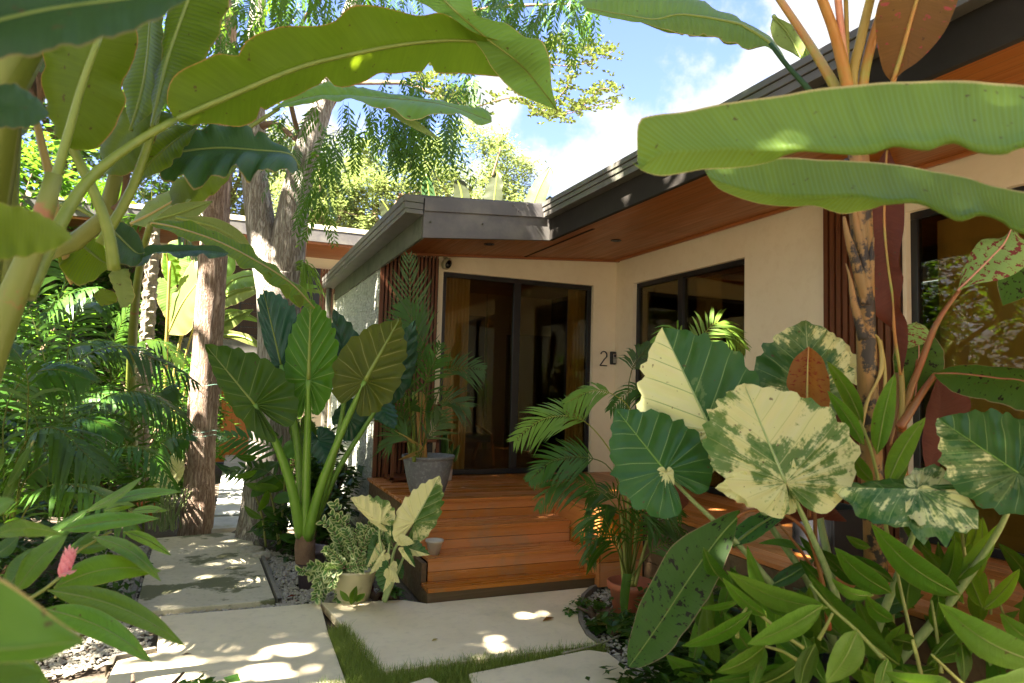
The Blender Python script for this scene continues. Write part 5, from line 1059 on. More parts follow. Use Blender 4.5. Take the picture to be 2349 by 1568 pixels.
# ---- understory between the trunks
us = thing('leafy_plant', 'dark leafy sapling standing between the grey trunk and the big alocasia', 'plant', (.75, 7.3, -.06))
for i, (b0, t0, hw, mt) in enumerate([((575, 1140), (650, 1090), 16, m_ginger_d), ((570, 1100), (640, 1060), 15, m_ginger_d), ((640, 1120), (560, 1110), 12, m_ginger), ((600, 1165), (660, 1205), 14, m_ginger_d), ((650, 1050), (700, 1010), 20, m_ginger_d), ((640, 1180), (580, 1210), 13, m_ginger_d), ((615, 1125), (590, 1175), 10, m_ginger), ((545, 1085), (495, 1062), 9, m_aloc_t),
      ((590, 1080), (535, 1095), 8, m_ginger), ((640, 1000), (590, 970), 8, m_palm), ((625, 1150), (690, 1140), 14, m_ginger_d), ((655, 1170), (700, 1230), 13, m_ginger_d), ((600, 1190), (560, 1160), 9, m_ginger), ((580, 1220), (640, 1240), 12, m_ginger_d), ((590, 1050), (540, 1045), 9, m_ginger_d), ((660, 1090), (610, 1130), 15, m_ginger_d), ((640, 1230), (690, 1250), 12, m_ginger_d)]):
    lance(us, mt, b0, t0, hw, 6.9+.25*math.sin(i*3), bend=-4, n=12)
for q in ([(640, 1260), (625, 1150), (590, 1060)], [(640, 1260), (650, 1150), (655, 1050)], [(610, 1255), (600, 1180), (575, 1110)]): ptube(us, 'stem', m_cane, q, 7.0, (3, 2), seg=5)
pf(us, m_palm, [(660, 1060), (630, 1030), (580, 1010), (505, 1000)], 6.9, n=12, ll=.28, wd=.022, droop=.2, up=(V((0, 0, 1))-F).normalized()); pf(us, m_palm, [(650, 1110), (610, 1080), (560, 1075), (520, 1088)], 6.8, n=9, ll=.22, wd=.02, droop=.2, up=(V((0, 0, 1))-F).normalized())
shrub('dark ground plants at the foot of the grey trunk', (.95, 7.3, .12), (.5, .5, .35), 1800, .10, m_fol_d, 14); shrub('small dark plants in the bed against the stone wall', (1.2, 8.3, .5), (.28, .9, .6), 2600, .12, m_fol_d, 15)
# ================================================================ BIG GREEN ALOCASIA
al = thing('alocasia_plant', 'huge green elephant ear with upright ribbed leaves left of the timber steps', 'alocasia', P(700, 1330, 5.7))
D_ = 5.6
heart(al, m_aloc_t, (800, 850, 5.9), (765, 708, 5.9), (-30, -20, 0), (42, -25, 0), seed=1, nv=6)
heart(al, m_aloc_t, (905, 868, 5.9), (952, 735, 5.85), (-35, -20, 0), (36, 10, 0), seed=2, nv=6); heart(al, m_aloc_t, (800, 960, 5.9), (870, 905, 6), (-20, -30, 0), (20, 45, 0), seed=7)
heart(al, m_aloc_t, (730, 1010, 5.9), (760, 1075, 5.8), (40, -10, 0), (-35, 5, 0), seed=8); heart(al, m_aloc, (690, 985, 6.0), (700, 1060, 5.9), (35, 0, 0), (-30, 0, 0), seed=9); heart(al, m_aloc_t, (870, 930, 5.9), (905, 985, 5.8), (30, -5, 0), (-35, 5, 0), seed=10)
heart(al, m_aloc_t, (645, 838, 5.7), (604, 666, 5.75), (-50, -55, 0), (45, -75, 0), lob=.8, seed=3, nv=8, cup=.12, rib=m_midrib, rr=2.5)
heart(al, m_aloc_b, (708, 872, 5.45), (713, 686, 5.45), (-57, -28, .05), (68, -45, .05), lob=1.25, seed=4, nv=9, cup=.06, rib=m_midrib, rr=5)
heart(al, m_aloc, (584, 928, 5.25), (470, 790, 5.2), (-32, 38, -.1), (76, -62, .1), lob=1.25, seed=5, nv=8, cup=.10, rib=m_midrib, rr=3)
heart(al, m_aloc_o, (838, 874, 5.3), (918, 730, 5.3), (-60, -52, .1), (72, 30, -.1), lob=1.15, seed=6, nv=8, cup=-.06, rib=m_midrib, rr=6)
for i, (q, d_, rr_) in enumerate([([(690, 1230), (672, 1130), (650, 1060), (625, 1000), (584, 928)], (5.6, 5.25), (13, 11, 5)), ([(692, 1225), (688, 1080), (672, 950), (645, 838)], (5.65, 5.7), (12, 9, 5)), ([(700, 1230), (702, 1100), (706, 980), (708, 872)], (5.6, 5.45), (13, 9, 6)),
      ([(706, 1235), (735, 1120), (785, 990), (838, 874)], (5.6, 5.3), (14, 9, 6)), ([(712, 1225), (752, 1100), (780, 980), (800, 850)], (5.75, 5.9), (10, 7, 4)), ([(715, 1220), (775, 1080), (850, 960), (905, 868)], (5.8, 5.9), (8, 6, 4))]): ptube(al, 'leaf_stalk', m_astem, q, d_, rr_, seg=10)
ptube(al, 'stem', m_bark_b, [(700, 1290), (700, 1240), (704, 1215)], 5.62, (22, 24, 16), seg=12)
# dark nursery pot holding it
pp = MB(); c_ = P(715, 1318, 5.75); pp.lathe((c_.x, c_.y, -.04), [(.001, 0), (.10, 0), (.13, .30), (.14, .30), (.14, .33), (.115, .325), (.11, .27), (.001, .27)], 28)
tag(pp.build('nursery_pot', surf('purple_grey_pot', (.10, .075, .08), rough=.5), None, True, loc=(c_.x, c_.y, -.04)), 'dark purple grey nursery pot under the huge green elephant ear', 'pot')
# ---- cream edged shrub in pale pot
POT1 = G(812, 1388)
def pot(name, lab, c, prof, mat, cat='pot', seg=48, parent=None):
    b = MB(); b.lathe((0, 0, 0), prof, seg); o = b.build(name, mat, parent, True); o.location = c; return tag(o, lab, cat)
m_cream = surf('cream_plastic', (.62, .56, .36), (.55, .50, .30), sc=5, rough=.5, dirt=(.28, .26, .13), dsc=5)
pot('flower_pot', 'round cream pot of the cream edged shrub beside the path', (1.03, 5.50, -.05), [(.001, 0), (.105, 0), (.125, .04), (.178, .27), (.186, .275), (.186, .295), (.17, .29), (.16, .24), (.001, .23)], m_cream)
vs = thing('variegated_shrub', 'bushy shrub with small cream edged leaves in the cream pot', 'shrub', (1.03, 5.5, .2))
fo = MB(); sm = MB(); r2 = random.Random(17)
stems = []
for i in range(62):
    if i < 36: x0, y0 = 800+r2.uniform(-25, 25), 1300; x1, y1 = r2.uniform(745, 895), r2.uniform(1180, 1300)
    else: x0, y0 = 790+r2.uniform(-30, 10), 1305; x1, y1 = r2.uniform(685, 830), r2.uniform(1255, 1375)
    stems.append(((x0, y0), (x1, y1)))
stems += [((800, 1290), (768, 1158)), ((795, 1290), (742, 1198)), ((830, 1290), (875, 1215))]
for (x0, y0), (x1, y1) in stems:
    d0 = 5.25+r2.uniform(-.12, .12); q = cr([(x0, y0), ((x0+x1)/2+r2.uniform(-6, 6), min(y0, y1)+abs(y0-y1)*.3), (x1, y1)], 14); p3 = [P(a[0], a[1], d0-.04*i/13) for i, a in enumerate(q)]; sm.tube(p3, [.003-.0001*i for i in range(14)], 4, cap=False)
    for i in range(2, 14):
        tg = (p3[i]-p3[i-1]).normalized()
        for sg in (-1, 1):
            a = r2.uniform(0, 3.14); sd = (tg.cross(F)*math.cos(a*.6-.9)+F*math.sin(a*.6-.9)).normalized()*sg; u = (tg*.7+sd).normalized(); l = .056*r2.uniform(.6, 1.2); w_ = u.cross(F+V((r2.uniform(-.5, .5), 0, r2.uniform(-.5, .5)))).normalized()*l*.30; p = p3[i]
            ii = [fo.p(p, (0, 0)), fo.p(p+u*l*.35+w_, (.3, 1)), fo.p(p+u*l*.7+w_*.8, (.7, 1)), fo.p(p+u*l, (1, .9)), fo.p(p+u*l*.7-w_*.8, (.7, 1)), fo.p(p+u*l*.35-w_, (.3, 1)), fo.p(p+u*l*.5, (.5, 0))]
            for j in range(6): fo.f.append((ii[j], ii[(j+1) % 6], ii[6]))
fo.build('foliage', m_varshrub, vs, fix=False); sm.build('stem', m_bark_b, vs, True)
lance(vs, m_ginger, (805, 1388), (818, 1345), 10, 5.1, n=8); lance(vs, m_ginger, (800, 1380), (780, 1355), 8, 5.1, n=8); lance(vs, m_ginger, (815, 1380), (838, 1362), 8, 5.1, n=8)
# ---- small variegated alocasia by the steps
sa = thing('alocasia_plant', 'small cream and green marbled elephant ear at the left foot of the steps', 'alocasia', P(885, 1385, 5.15))
def zh(q): a = Z8(q)[0]; return a
def H(mat, J, T, WL, WR, d, **k):
    j, t = zh(J), zh(T); f_ = .33548; return heart(sa, mat, (j[0], j[1], d), (t[0], t[1], d+k.pop('dt', 0)), (WL[0]*f_, WL[1]*f_, k.pop('dl', 0)), (WR[0]*f_, WR[1]*f_, k.pop('dr', 0)), **k)
H(m_varie2, (500, 465), (672, 150), (-118, -75), (140, 30), 5.0, biasL=.35, biasR=-.10, lob=1.25, seed=3, rib=m_vstem, rr=2, nv=7)
H(m_varie2, (268, 470), (62, 300), (-40, 30), (70, -120), 5.0, biasL=.35, biasR=.06, lob=.7, seed=4, nv=5)
H(m_varie, (340, 560), (335, 400), (-45, 0), (60, -20), 5.05, biasL=.1, seed=5, lob=.8); H(m_varie, (230, 640), (170, 780), (-30, -60), (60, 60), 5.1, biasL=-.2, biasR=.05, seed=6); H(m_varie2, (290, 690), (190, 825), (-10, -20), (40, 30), 4.95, biasL=.3, biasR=.3, seed=7, lob=.4)
H(m_varie, (320, 800), (285, 945), (60, -5), (-85, -10), 4.95, biasL=.30, biasR=-.3, seed=8, lob=1.1); H(m_varie2, (330, 790), (400, 880), (20, -10), (-40, 50), 4.93, biasL=.15, biasR=.15, seed=9, lob=.5)
H(m_varie, (440, 640), (608, 690), (20, -70), (-20, 50), 5.0, biasL=-.05, biasR=.2, seed=10, lob=.6); H(m_varie2, (400, 590), (500, 610), (10, -40), (-10, 40), 4.97, biasL=.25, biasR=.25, seed=11, lob=.4); H(m_varie, (430, 660), (505, 775), (25, -20), (-30, 20), 4.95, biasR=.2, seed=12, lob=.4)
H(m_varie, (380, 760), (415, 860), (40, 0), (-35, 0), 5.1, biasL=-.3, biasR=-.3, seed=13)
for i, q in enumerate([[(300, 1010), (330, 860), (370, 640), (500, 465)], [(300, 1010), (300, 800), (260, 560), (268, 470)], [(295, 1010), (320, 700), (340, 560)], [(300, 1000), (360, 860), (420, 720), (440, 640)], [(290, 1000), (310, 900), (320, 800)], [(300, 1000), (310, 800), (230, 640)]]): ptube(sa, 'leaf_stalk', m_vstem, Z8(*q), 5.1, (5, 4, 2), seg=7)
shrub('low green ground plant between the marbled elephant ear and the steps', (1.38, 5.45, .02), (.2, .13, .12), 260, .06, m_fol, 16, nc=8); shrub('brown dry leaf litter clump under the marbled elephant ear', (1.22, 5.55, .0), (.12, .1, .1), 160, .06, m_redleaf, 17, nc=5)
# ---- small white pots on the steps
m_whitep = surf('white_pot', (.60, .52, .42), (.52, .45, .36), sc=6, rough=.45)
for i, (x, y, z, s, lab) in enumerate([(993, 1262, .285, .8, 'small off white pot on the left end of the second step'), (1000, 1208, .47, .65, 'smaller off white pot on the left end of the third step')]):
    c_ = G(x, y, z); pot('flower_pot', lab, (1.70+.03*i, 5.56+.28*i, z), [(.001, 0), (.055*s, 0), (.085*s, .125*s), (.095*s, .13*s), (.095*s, .15*s), (.08*s, .147*s), (.075*s, .12*s), (.001, .115*s)], m_whitep, seg=28)
# ---- grey pot with palm
m_gpot = surf('speckled_grey_pot', (.13, .13, .135), (.19, .19, .19), sc=5, rough=.75, c3=(.30, .30, .30), bump=.3, bsc=60)
pr = [(.001, 0), (.145, 0), (.15, .01)]
for i in range(26): t = i/26; r0 = .15+.085*t**.7; pr += [(r0, .012+t*.33), (r0+.004, .012+t*.33+.007)]
pr += [(.243, .35), (.25, .352), (.25, .375), (.235, .372), (.228, .31), (.001, .30)]
pot('flower_pot', 'large ribbed grey pot standing on the left end of the deck', (1.845, 6.33, ZD), pr, m_gpot, seg=64)
pa = thing('palm_plant', 'potted palm with a tall fan of upright fronds in the grey pot', 'palm', (1.845, 6.33, ZD+.3))
UPF = (V((0, 0, .25))-F).normalized()
def pg(q, mat=m_palm_g, d=6.3, **k): k.setdefault('up', UPF); return pf(pa, mat, q, d, **k)
pg([(958, 1050), (950, 900), (945, 760), (938, 590)], n=20, ll=.46, wd=.009, droop=.0, ang=42, start=.45, rad=.005, seed=1)
pg([(962, 1050), (980, 900), (975, 800), (925, 700)], n=14, ll=.34, mat=m_palm, droop=.1, ang=40, start=.4)
for i, q in enumerate([[(965, 1050), (1000, 920), (1030, 850), (1108, 848)], [(955, 1050), (920, 950), (895, 880), (870, 860)], [(958, 1050), (940, 940), (930, 850), (900, 760)], [(965, 1050), (990, 950), (1020, 920), (1075, 935)], [(950, 1050), (925, 990), (900, 950), (880, 940)], [(960, 1050), (970, 900), (1000, 820), (1010, 790)], [(958, 1050), (965, 960), (985, 870), (960, 790)], [(952, 1050), (940, 980), (960, 900), (930, 880)], [(958, 1050), (985, 1000), (1010, 960), (1020, 900)], [(958, 1050), (930, 1000), (925, 950), (950, 930)], [(958, 1050), (950, 1000), (975, 950), (1005, 950)], [(958, 1050), (935, 1010), (905, 1000), (890, 1020)]]):
    pg(q, m_palm, 6.2+.25*math.sin(i*2.1), n=14, ll=.27, droop=.25, ang=50, wd=.009, start=.35, seed=i)
for i, (a, mt) in enumerate([((950, 948), m_midrib), ((968, 955), m_midrib_o), ((976, 972), m_midrib_o), ((960, 965), m_midrib_o), ((944, 930), m_midrib)]): ptube(pa, 'cane', mt, [(a[0], 1060), ((a[0]+a[1])/2, 1000), (a[1], 900)], 6.25+.05*i, (5, 3), seg=6)
lance(pa, m_midrib_y, (975, 1032), (913, 1056+0), 5, 6.0, n=8, name='dry_leaf'); lance(pa, m_midrib_y, (976, 1030), (898, 985), 4, 6.0, n=8, name='dry_leaf')
# ---- snake plant pot
SP = V((2.30, 7.30, ZD)); m_rope = surf('woven_rope', (.50, .34, .17), (.38, .24, .11), sc=40, rough=.9, stretch=(1, 1, 4), bump=.8); m_wr = surf('ribbed_white', (.58, .52, .50), rough=.7)
sp_ = thing('basket_pot', 'white ribbed pot with a woven rope top and brown button, right of the grey pot', 'pot', SP)
b = MB(); pr = [(.001, 0), (.095, 0)]
for i in range(8): pr += [(.098+.001*i, .01+.015*i), (.101+.001*i, .018+.015*i)]
b.lathe(SP, pr, 36); b.build('pot_base', m_wr, sp_, True)
b = MB(); pr = [(.107, .132)]
for i in range(7): pr += [(.113+.001*i, .139+.022*i), (.108+.001*i, .15+.022*i)]
b.lathe(SP, pr+[(.10, .285), (.09, .25), (.001, .24)], 36); b.build('rope_band', m_rope, sp_, True)
bb = SP+V((-.035, -.118, .245)); b = MB(); b.tube([bb, bb+V((-.004, -.012, 0))], .018, 14); b.build('button', surf('button_brown', (.12, .03, .015), rough=.4), sp_)
sk = thing('snake_plant', 'small snake plant with yellow edged pointed leaves in the rope topped pot', 'snake plant', SP+V((0, 0, .25)))
m_snake = leafmat('snake_leaf', (.03, .09, .02), (.06, .14, .03), (.1, .2, .02), .1, rough=.4, edge=(.6, .6, .2), bump=.1, objvar=.1)
for b0, t0, hw in [((1020, 1060), (1022, 985), 10), ((1015, 1062), (998, 1030), 8), ((1030, 1060), (1022, 1020), 10), ((1036, 1062), (1055, 1020), 7), ((1040, 1062), (1048, 1035), 7), ((1012, 1062), (1005, 1048), 7), ((1028, 1062), (1040, 1015), 6)]: lance(sk, m_snake, b0, t0, hw, 7.55, n=10, wav=.001, fold=.25)
# ---- little timber rack with dark bottles behind the palm
rk = thing('plant_rack', 'low dark timber rack with black boxes behind the grey pot', 'rack', (1.95, 7.4, ZD))
for z in (.02, .42, .80): b = MB(); b.box(1.70, 2.22, 7.22, 7.56, ZD+z, ZD+z+.03); b.build('shelf', m_slat, rk)
for x in (1.70, 2.19):
    for y in (7.22, 7.53): b = MB(); b.box(x, x+.03, y, y+.03, ZD, ZD+.86); b.build('leg', m_slat, rk)
bx = thing('storage_box', 'tall black box with two white labels on the rack behind the potted palm', 'box', (2.08, 7.38, ZD+.05))
b = MB(); b.box(1.98, 2.16, 7.26, 7.46, ZD+.05, ZD+.41); b.box(1.98, 2.16, 7.26, 7.46, ZD+.45, ZD+.75); bev(b.build('box_body', m_black, bx), .006)
b = MB(); b.box(2.11, 2.145, 7.252, 7.258, ZD+.08, ZD+.30); b.build('label', m_whitep, bx); b = MB(); b.box(2.11, 2.145, 7.252, 7.258, ZD+.48, ZD+.70); b.build('label', m_whitep, bx)
# dead leaves and flakes lying about
def litter(lab, p, s, a, mat=m_midrib_y):
    b = MB(); u = V((math.cos(a), math.sin(a), .0))*s; v = V((-math.sin(a), math.cos(a), 0))*s*.35
    i = [b.p(p-u, (0, 0)), b.p(p+v+V((0, 0, s*.25)), (.5, 1)), b.p(p+u+V((0, 0, s*.1)), (1, 0)), b.p(p-v+V((0, 0, s*.15)), (.5, 1)), b.p(p+V((0, 0, .002)), (.5, 0))]
    for k_ in range(4): b.f.append((i[k_], i[(k_+1) % 4], i[4]))
    tag(b.build('dead_leaf', mat, None, loc=p), lab, 'leaf', 'fallen leaves')
litter('curled yellow leaf on the big slab in front of the steps', G(1258, 1423)+V((0, 0, .003)), .06, .3, m_brownleaf); litter('small tan leaf on the big slab near the grass', G(997, 1470)+V((0, 0, .003)), .03, .5); litter('pale scrap on the landing in front of the door', G(1062, 1120, ZD)+V((0, 0, .003)), .03, 0, m_whitep); litter('pale flake on the right end of the second step', G(1298, 1181, .47)+V((0, 0, .003)), .03, .3, m_whitep)
litter('brown leaf in the gravel beside the cream pot', G(670, 1370)+V((0, 0, .003)), .05, .3, m_redleaf); litter('dry twig like leaf at the left edge of the cross slab', G(428, 1503)+V((0, 0, .003)), .03, 0, m_bark_b)
# edging stone beside the steps
eb = MB(); r2 = random.Random(2)
for (x, y, s) in ((575, 1265, .09), (600, 1275, .07), (548, 1222, .05)):
    c_ = G(x, y); rows = [[eb.p(c_+V((math.cos(a*.785)*math.sin(t)*s*1.5, math.sin(a*.785)*math.sin(t)*s, math.cos(t)*s*.6))*1.0+V((r2.uniform(-.1, .1)*s, 0, r2.uniform(-.1, .1)*s))) for a in range(8)] for t in [i*math.pi/6 for i in range(7)]]; eb.grid(rows, True)
    tag(eb.build('rock', m_kerb if s < .06 else m_gravel, None, loc=c_), {575: 'largest pale stone at the foot of the grey trunk', 600: 'second pale stone right of the largest one at the grey trunk', 548: 'smallest dark stone left of the grey trunk base'}[x], 'stone'); eb = MB()
# ================================================================ RIGHT SIDE
# ---- areca palm in the terracotta pot
m_terra = surf('terracotta', (.42, .12, .05), (.34, .09, .035), sc=4, rough=.7, bump=.1, dirt=(.25, .11, .06), dsc=6)
TC = V((2.90, 4.45, -.05))
pot('terracotta_pot', 'terracotta pot with thick rim holding the areca palm right of the steps', TC, [(.001, 0), (.11, 0), (.155, .26), (.175, .265), (.178, .31), (.165, .315), (.15, .27), (.001, .26)], m_terra)
ar = thing('palm_plant', 'light green areca palm arching over the right end of the steps', 'palm', TC+V((0, 0, .26)))
ZA = lambda q: [(1162.3+x*.195, 917.6+y*.195) for x, y in q]
UA = (V((0, 0, .7))-F).normalized()
def ap(q, d, mat=m_palm_l, **k): k.setdefault('up', UA); return pf(ar, mat, q, d, **k)
ap([(1440, 1330), (1425, 1100)]+ZA([(1090, 420), (800, 200), (450, 220), (90, 480)]), (5.0, 5.0), n=26, ll=.30, droop=.25, ang=52, start=.42, wd=.0085, seed=1)
ap([(1440, 1330), (1430, 1150)]+ZA([(1130, 720), (800, 680), (500, 740), (270, 950)]), (5.0, 4.9), n=26, ll=.27, mat=m_palm, droop=.2, ang=55, start=.42, wd=.0085, seed=2)
ap([(1440, 1330), (1440, 1220)]+ZA([(1180, 1130), (850, 960), (560, 980), (370, 1280)]), (5.0, 4.9), n=24, ll=.26, mat=m_palm, droop=.45, ang=50, start=.4, wd=.0085, seed=3)
ap([(1450, 1330), (1480, 1050), (1570, 860), (1606, 775), (1667, 735), (1709, 800)], (5.1, 5.2), n=24, ll=.30, droop=.35, ang=58, start=.55, wd=.010, seed=4)
ap([(1450, 1330), (1480, 1100), (1560, 900), (1570, 800), (1530, 735), (1500, 790)], (5.1, 5.2), n=18, ll=.26, droop=.5, ang=55, start=.6, wd=.0085, seed=5)
ap([(1445, 1330), (1440, 1050), (1440, 920), (1455, 830), (1490, 790)], (5.05, 5.1), n=20, ll=.26, droop=.55, ang=60, start=.45, wd=.008, mat=m_palm, seed=6)
ap([(1440, 1330), (1460, 1050), (1440, 930), (1380, 895), (1296, 925)], (5.05, 5.0), n=24, ll=.22, droop=.5, ang=60, start=.5, wd=.008, seed=7)
ap([(1445, 1330), (1500, 1050), (1510, 930), (1460, 890), (1400, 940)], (5.2, 5.2), n=20, ll=.22, droop=.6, ang=60, start=.5, wd=.008, mat=m_palm, seed=8)
for i, q in enumerate([[(1440, 1330), (1400, 1220), (1370, 1180), (1330, 1230)], [(1440, 1330), (1430, 1180), (1400, 1130), (1350, 1140)], [(1440, 1330), (1470, 1200), (1500, 1150), (1560, 1180)], [(1445, 1330), (1480, 1220), (1530, 1200), (1580, 1250)], [(1440, 1330), (1450, 1180), (1450, 1110), (1480, 1080)], [(1440, 1330), (1410, 1250), (1370, 1230), (1345, 1290)], [(1440, 1330), (1450, 1230), (1480, 1180), (1510, 1230)], [(1440, 1330), (1420, 1230), (1420, 1170), (1390, 1180)], [(1445, 1330), (1500, 1260), (1550, 1250), (1600, 1300)], [(1445, 1330), (1460, 1150), (1520, 1080), (1560, 1100)]]):
    ap(q, (5.0, 4.85+.2*math.sin(i*2)), mat=m_palm, n=16, ll=.24, droop=.5, ang=52, start=.3, wd=.0085, seed=20+i)
for i, (x0, x1, y1) in enumerate([(1438, 1425, 1180), (1444, 1440, 1120), (1450, 1462, 1150), (1432, 1412, 1230), (1456, 1500, 1200)]): ptube(ar, 'cane', m_cane, [(x0, 1345), ((x0+x1)/2, 1260), (x1, y1)], 5.0, (5, 3), seg=7)
blade(ar, m_ginger_d, Z8((1940, 1215), (1930, 1000), (1950, 820)), Z8((1940, 1215), (1905, 1000), (1925, 820)), Z8((1940, 1215), (1965, 1000), (1985, 820)), (4.6, 4.7), seed=3, name='hanging_leaf', wav=.004)
lance(ar, m_palm, (1395, 1245), (1345, 1320), 9, 4.7, bend=8)
# hose on the gravel and creeping weeds in the curved bed
hs = MB(); hs.tube([G(x, y)+V((0, 0, .008)) for x, y in cr([(1290, 1502), (1370, 1482), (1420, 1462), (1480, 1438), (1540, 1425)], 16)], .007, 6); tag(hs.build('garden_hose', surf('hose', (.34, .30, .20), rough=.6), None, True, loc=G(1370, 1482)), 'thin tan hose lying across the gravel of the curved bed', 'hose')
shrub('creeping weeds between gravel and the terracotta pot', (2.72, 4.62, .0), (.22, .25, .10), 420, .055, m_fol, 40, nc=10); shrub('dark round leaved weed at the curved bed edge', (2.62, 4.22, .02), (.12, .12, .08), 120, .10, m_fol_d, 41, nc=5, asp=.8)
shrub('dark low growth under the mottled banana leaf', (3.0, 3.6, .08), (.5, .45, .22), 1600, .08, m_fol_d, 42)
# black planters between the bed and the deck
m_pl = surf('black_planter', (.012, .012, .014), rough=.5)
def planter(lab, c, w_, d_, h):
    b = MB(); x, y, z = c; t = .02
    b.box(x-w_, x+w_, y-d_, y-d_+t, z, z+h); b.box(x-w_, x+w_, y+d_-t, y+d_, z, z+h); b.box(x-w_, x-w_+t, y-d_+t, y+d_-t, z, z+h); b.box(x+w_-t, x+w_, y-d_+t, y+d_-t, z, z+h); b.box(x-w_+t, x+w_-t, y-d_+t, y+d_-t, z, z+h-.06)
    o = b.build('planter_box', m_pl, None, loc=c); bev(o, .006); return tag(o, lab, 'planter')
planter('tall black planter box behind the marbled leaf and the red banana stem', (3.72, 3.35, .25), .17, .17, .72)
planter('low black planter box under the ginger leaves at the lower right', (2.75, 2.55, -.05), .35, .3, .42)
# ---- mottled small banana with hanging spotted leaf
mb = thing('banana_plant', 'young spotted banana whose long green leaf blotched with brown hangs toward the path', 'banana plant', P(1900, 1480, 3.0))
blade(mb, m_mottle, Z9((375, 432), (250, 570), (60, 830), (-150, 1150), (-365, 1455)), Z9((375, 432), (395, 385), (300, 410), (200, 460), (80, 520), (0, 568), (-100, 660), (-202, 850), (-300, 1040), (-345, 1200), (-378, 1330), (-378, 1450)), Z9((375, 432), (370, 490), (335, 640), (270, 800), (200, 950), (80, 1130), (0, 1240), (-90, 1360), (-200, 1430), (-300, 1465), (-365, 1460)), (3.0, 2.9, 2.75), .06, -.08, n=50, fold=.08, wav=.01, ph=42, rib=m_midrib, rr=(2, 1), seed=70, notch=0)
ptube(mb, 'leaf_stalk', m_midrib_r, Z9((372, 435), (430, 395), (520, 385), (650, 400), (760, 450), (840, 530), (890, 640), (960, 900), (1000, 1200)), (3.0, 3.05), (4, 4, 5, 7), n=24)
blade(mb, m_mottle, Z9((345, 630), (450, 540), (600, 440), (780, 350)), Z9((345, 630), (350, 520), (480, 420), (640, 370), (780, 345)), Z9((345, 632), (480, 600), (620, 500), (780, 362)), (3.15, 3.3), .05, -.05, n=26, seed=71, rib=m_midrib)
blade(mb, m_redleaf, Z9((590, 505), (800, 430), (1060, 400)), Z9((590, 500), (790, 330), (930, 330), (1060, 395)), Z9((590, 510), (720, 475), (900, 450), (1060, 405)), (3.3, 3.5), seed=72)
blade(mb, m_ginger_d, Z9((520, 612), (660, 600), (850, 660)), Z9((520, 610), (620, 580), (740, 590), (850, 655)), Z9((520, 614), (640, 625), (760, 650), (850, 664)), (3.2, 3.2), seed=73)
blade(mb, m_redleaf, Z9((0, 270), (-20, 330), (-60, 420)), Z9((0, 260), (-70, 330), (-62, 420)), Z9((0, 270), (40, 330), (-50, 420)), (3.6, 3.6), seed=74); blade(mb, m_redleaf, Z9((20, 230), (-60, 260), (-240, 330)), Z9((20, 200), (-90, 220), (-240, 325)), Z9((20, 260), (-60, 300), (-240, 335)), (3.6, 3.6), seed=75)
ptube(mb, 'leaf_stalk', m_midrib_r, Z9((660, 480), (760, 600), (860, 740), (960, 900)), (3.1, 3.1), (3, 4)); ptube(mb, 'leaf_stalk', m_midrib_r, Z9((865, 440), (868, 300), (860, 200), (855, 100)), (3.3, 3.3), (5, 3))
# orange young leaf
og = thing('rubber_plant', 'single upright rusty orange young leaf among the variegated leaves', 'plant', P(1855, 1230, 3.2))
blade(og, m_orangeleaf, Z6((850, 1290), (852, 1100), (855, 950), (862, 822)), Z6((850, 1290), (775, 1180), (712, 1090), (725, 990), (765, 900), (862, 820)), Z6((850, 1290), (960, 1310), (1003, 1285), (1012, 1080), (960, 905), (862, 820)), (3.15, 3.2), .05, .05, n=30, fold=-.1, wav=.004, ph=40, rib=m_midrib_o, rr=(3, 1), seed=80)
ptube(og, 'stem', m_midrib_r, [(1851, 952), (1860, 1050), (1868, 1150), (1872, 1300)], 3.3, (3, 5))
blade(og, m_redleaf, Z9((1120, 460), (950, 400), (760, 250)), Z9((1120, 455), (960, 300), (800, 200), (760, 245)), Z9((1120, 465), (940, 440), (800, 330), (760, 255)), (3.6, 3.5), seed=81)
# ---- big variegated alocasia
bv = thing('alocasia_plant', 'big variegated elephant ear with cream splashed leaves in front of the villa on the right', 'alocasia', P(1920, 1600, 3.5))
heart(bv, m_varie, (1858, 905, 3.7), (1848, 735, 3.75), (-122, -38, 0), (106, -48, 0), lob=1.1, seed=6, nv=7, biasL=.04, biasR=.05, rib=m_vstem, rr=2, ruff=.05)
heart(bv, m_varie2, (1930, 850, 3.9), (1868, 745, 3.9), (-40, 20, 0), (45, -25, 0), seed=7, biasL=.1, biasR=.2, ruff=.06)
heart(bv, m_varie, (1632, 988, 3.2), (1518, 752, 3.3), (-140, 25, 0), (118, -108, .05), lob=.9, seed=8, nv=7, biasL=.20, biasR=-.10, rib=m_vstem, rr=3, cup=.06)
heart(bv, m_varie, (1640, 1000, 3.22), (1560, 1095, 3.15), (60, 30, 0), (-60, -40, 0), seed=28, nv=6, biasL=-.03, biasR=-.1, ruff=.05)
heart(bv, m_varie, (1525, 1080, 3.05), (1412, 938, 3.15), (-85, 62, -.1), (88, -76, .1), lob=1.25, seed=9, nv=8, biasL=-.45, biasR=-.45, rib=m_astem, rr=3, cup=.05)
heart(bv, m_varie2, (1528, 1085, 3.03), (1532, 1193, 3.0), (20, 0, 0), (-22, 0, 0), lob=.3, seed=10, nv=5, biasL=.2, biasR=.05)
heart(bv, m_varie2, (1802, 1108, 2.85), (1706, 880, 2.95), (-170, -52, .05), (168, -92, .05), lob=1.0, seed=11, nv=8, biasL=.0, biasR=.02, rib=m_vstem, rr=4, cup=.05, ruff=.04)
heart(bv, m_varie2, (1800, 1108, 2.87), (1640, 1120, 2.9), (20, 75, 0), (10, -70, 0), lob=.3, seed=12, nv=7, biasL=.08, biasR=.2, ruff=.05)
